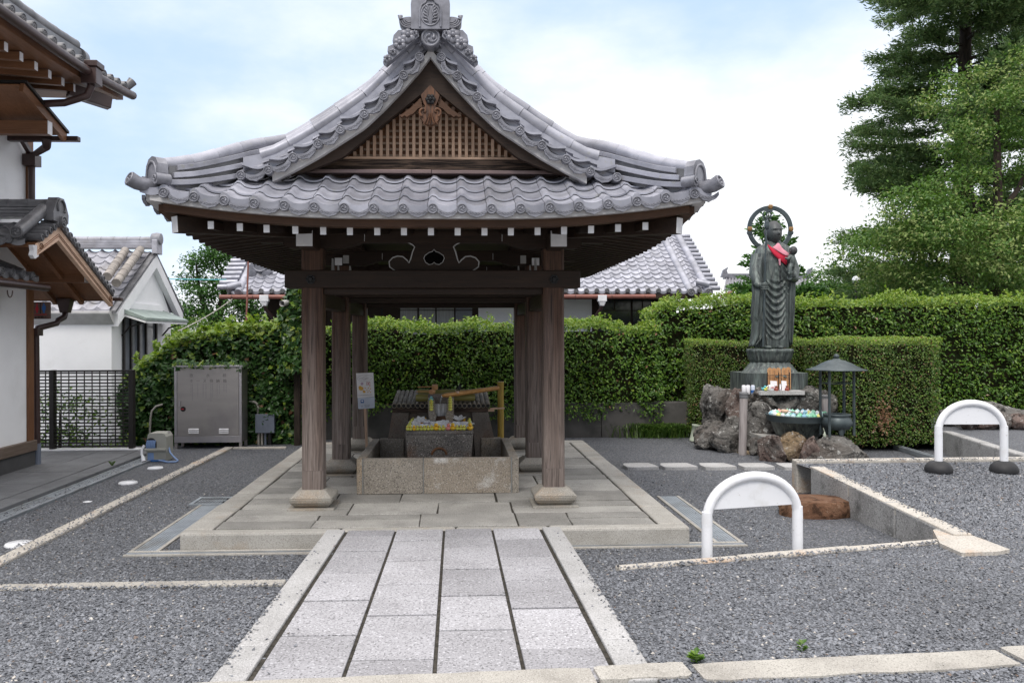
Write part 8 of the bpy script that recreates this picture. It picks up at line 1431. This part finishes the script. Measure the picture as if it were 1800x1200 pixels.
blobs_tree('cypress_tree', 'irregular green cypress standing between storehouse and temple house', (tb_, tl, LOW), [(L_(352, 462), (.5, .5, .28)), (L_(385, 446), (.65, .6, .34)), (L_(425, 452), (.65, .6, .45)), (L_(338, 498), (.42, .5, .36)), (L_(372, 505), (.6, .6, .42)), (L_(342, 545), (.5, .5, .4)), (L_(400, 545), (.9, .8, .5)), (L_(450, 530), (.7, .7, .6)), (L_(355, 590), (.9, .8, .55)), (L_(430, 590), (1.1, .8, .5)), (L_(462, 470), (.5, .5, .5)), (L_(395, 480), (.35, .4, .25)), (L_(320, 570), (.35, .4, .3)), (L_(480, 570), (.8, .7, .6))], 6.0, .13, [M['leaf_hinoki']], None, 51, .42, trunk=[([(tb_, tl, LOW), (tb_+.2, tl, 2.4), (tb_+.75, tl, 4.2), (tb_+1.0, tl, 5.0)], .2, .05), ([(tb_+.1, tl, 2), (tb_-.4, tl, 3.2), (tb_-.5, tl, 4.2)], .1, .03), ([(tb_+.5, tl, 3.6), (tb_-.0, tl, 4.4)], .06, .02), ([(tb_+.55, tl, 3.6), (tb_+1.3, tl, 3.4)], .07, .03)], clus=.17, per=52, droop=.1)
blobs_tree('maple_tree', 'soft light green maple behind the ivy beside the storehouse', (PY(335, 590, 22).x, 22, LOW), [(L_(335, 578, 22), (.7, .6, .32)), (L_(385, 585, 22), (.6, .6, .25)), (L_(300, 592, 22), (.4, .5, .25))], 5, .09, [M['leaf_linden'], M['leaf_young']], lambda P, N: (RNG.uniform(0, 1, len(P)) < .3).astype(int), 61, .3, clus=.16, per=60, trunk=[([(PY(335, 590, 22).x, 22, LOW), (PY(335, 590, 22).x, 22, 1.9)], .07, .03)])
for (px, py, d, rr, lab) in ((1470, 500, 36, (1.4, 1.2, .75), 'round green tree behind the hedge left of the white globe lamp'), (1545, 500, 38, (1.8, 1.2, .7), 'round green tree behind the hedge right of the white globe lamp'), (1600, 505, 34, (1.6, 1.2, .5), 'dark green tree low behind the linden')):
    p = PY(px, py, d); blobs_tree('broadleaf_tree', lab, (p.x, d, LOW), [((p.x, d, p.z), rr), ((p.x+.8, d, p.z-.4), rr), ((p.x-.7, d+.3, p.z-.5), rr)], 2.6, .16, [M['leaf_linden'], M['leaf_hinoki']], lambda P, N: (RNG.uniform(0, 1, len(P)) < .5).astype(int), 71+px, .5, clus=.3, per=44, trunk=[([(p.x, d, LOW), (p.x, d, p.z)], .15, .05)], group=None)
# shrub behind the fence, grass, weeds
p = PY(100, 720, FYY+.5); blobs_tree('shrub', 'dark green shrub growing behind the lattice fence', (p.x, FYY+.5, LOW), [((p.x, FYY+.6, .5), (.42, .3, .55)), ((p.x+.4, FYY+.6, .25), (.5, .3, .5)), ((p.x-.35, FYY+.6, .3), (.35, .3, .6))], 6, .075, [HL, HYo], lambda P, N: (RNG.uniform(0, 1, len(P)) < .12).astype(int), 81, .5, clus=.13, per=34, trunk=[([(p.x, FYY+.6, LOW), (p.x, FYY+.6, .5)], .03, .01)])
for o in [o for o in bpy.data.objects if o.name.startswith('shrub')]: o['category'] = 'shrub'
p = PY(192, 775, FYY+.4); blobs_tree('shrub', 'small low plant behind the right end of the lattice fence', (p.x, FYY+.4, LOW), [((p.x, FYY+.4, 0), (.4, .2, .14))], 9, .06, [HL, HYo], lambda P, N: (RNG.uniform(0, 1, len(P)) < .4).astype(int), 83, .4, clus=.08, per=24); bpy.data.objects['shrub.001']['category'] = 'shrub'
def grass(name, label, cx, cy, z, rx_, ry_, n, hgt, mat, cat='grass', wd=.012):
    x = cx+RNG.normal(0, rx_, n); y = cy+RNG.normal(0, ry_, n); a = RNG.uniform(0, 2*PI, n); L = hgt*RNG.uniform(.5, 1.1, n); d = np.stack([np.cos(a), np.sin(a), np.zeros(n)], 1); s = np.stack([-np.sin(a), np.cos(a), np.zeros(n)], 1)*wd*.5; P = np.stack([x, y, np.full(n, z)], 1); m = P+d*(L*.35)[:, None]+np.array([0, 0, 1])*(L*.75)[:, None]; e = P+d*(L*.95)[:, None]+np.array([0, 0, 1])*(L*.7)[:, None]
    V = np.stack([P-s, P+s, m+s, m-s, m-s, m+s, e+s*.1, e-s*.1], 1); F_ = np.concatenate([np.arange(n)[:, None]*8+np.array([0, 1, 2, 3]), np.arange(n)[:, None]*8+np.array([4, 5, 6, 7])]); o = npmesh(name, V-np.array([cx, cy, z]), F_, mat); o.location = (cx, cy, z); return tag(o, label, cat)
p = PZ(1160, 768, LOW); grass('grass_clump', 'long tuft of grass at the foot of the hedge wall by the rockery', p.x, p.y+.1, LOW, .32, .12, 2200, .34, M['leaf_grass'])
for (px, py, lab) in ((1082, 768, 'small leafy weed at the foot of the dark wall'),): p = PZ(px, py, LOW); n = 140; P = np.array([p.x, p.y+.1, LOW+.15])+RNG.normal(0, 1, (n, 3))*np.array([.1, .06, .09]); o = leaves('weed', P-np.array([p.x, p.y, LOW]), np.tile([0, -.4, 1.], (n, 1)), .05, HL, None, None); o.location = (p.x, p.y, LOW); tag(o, lab, 'weed')
def weed(px, py, lab, n, L):
    p = PF(px, py); V = []; mb = MB()
    for k in range(n):
        a = 2.4*k+random.uniform(-.3, .3); e = .5+.5*random.random(); d = Vector((math.cos(a), math.sin(a), .75)).normalized(); s = Vector((-math.sin(a), math.cos(a), 0)); b = p+Vector((0, 0, .012*(k % 4))); l_ = L*e; mb.add([b, b+d*l_*.5+s*l_*.24, b+d*l_-Vector((0, 0, l_*.25)), b+d*l_*.5-s*l_*.24], [(0, 1, 2, 3)])
    solo('weed', mb, M['leaf_grass'] if n < 30 else M['leaf_hedge'], lab, 'weed', tuple(p))
weed(1224, 1164, 'leafy green weed between the two front kerb stones', 34, .075); weed(1410, 1144, 'small pale green weed sprouting in the gravel', 22, .055)
p = PZ(197, 826, LOW); mb = MB()
for k in range(14): a = 2.4*k; mb.bar((p.x, p.y, LOW+.06), (p.x+.05*math.cos(a), p.y+.03*math.sin(a), LOW+.13), .004, .008)
solo('weed', mb, M['leaf_grass'], 'tiny tuft of grass at the walkway edge', 'weed', (p.x, p.y, LOW+.06))
# lamp, poles and cables
LY = 25.0; p0, p1 = PY(1505, 520, LY), PY(1505, 497, LY); lp = thing('globe_lamp', 'white globe street lamp on a dark pole above the right hedge', 'lamp', (p0.x, LY, LOW)); mb = MB(); mb.tube([(p0.x, LY, LOW), (p0.x, LY, p1.z-.06)], .035, 8); mb.tube([(p0.x, LY, p1.z-.08), (p0.x, LY, p1.z)], [.05, .12], 10); part('pole', mb, M['black_metal'], lp); mb = MB(); mb.ball((p0.x, LY, p1.z+.09), (.125, .125, .13), 14, 9); part('globe', mb, M['white_plastic'], lp)
mb = MB(); a, b = PY(427.5, 568, 19.2), PY(437, 436, 19.2); a.z = LOW; n = 20; mb.tube([a+(b-a)*(i/(n-1)) for i in range(n)], .022, 8); solo('bamboo_pole', mb, M['rust_pipe'], 'thin reddish bamboo pole leaning beside the end of the temple house roof', 'pole', tuple(a))
def cable(lab, a, b, sag, r, mat): 
    mb = MB(); mb.tube([a+(b-a)*(i/12)-Vector((0, 0, sag*4*(i/12)*(1-i/12))) for i in range(13)], r, 5); solo('cable', mb, mat, lab, 'cable', tuple((a+b)/2))
cable('thin green line running past the cypress to the temple house', PY(284, 490, 19.5), PY(398, 491.5, 19.5), .005, .012, M['duck_blue']); cable('pale wire slanting down from the temple house corner', PY(408, 526, 19.6), PY(312, 582, 16.5), .05, .012, M['pvc'])
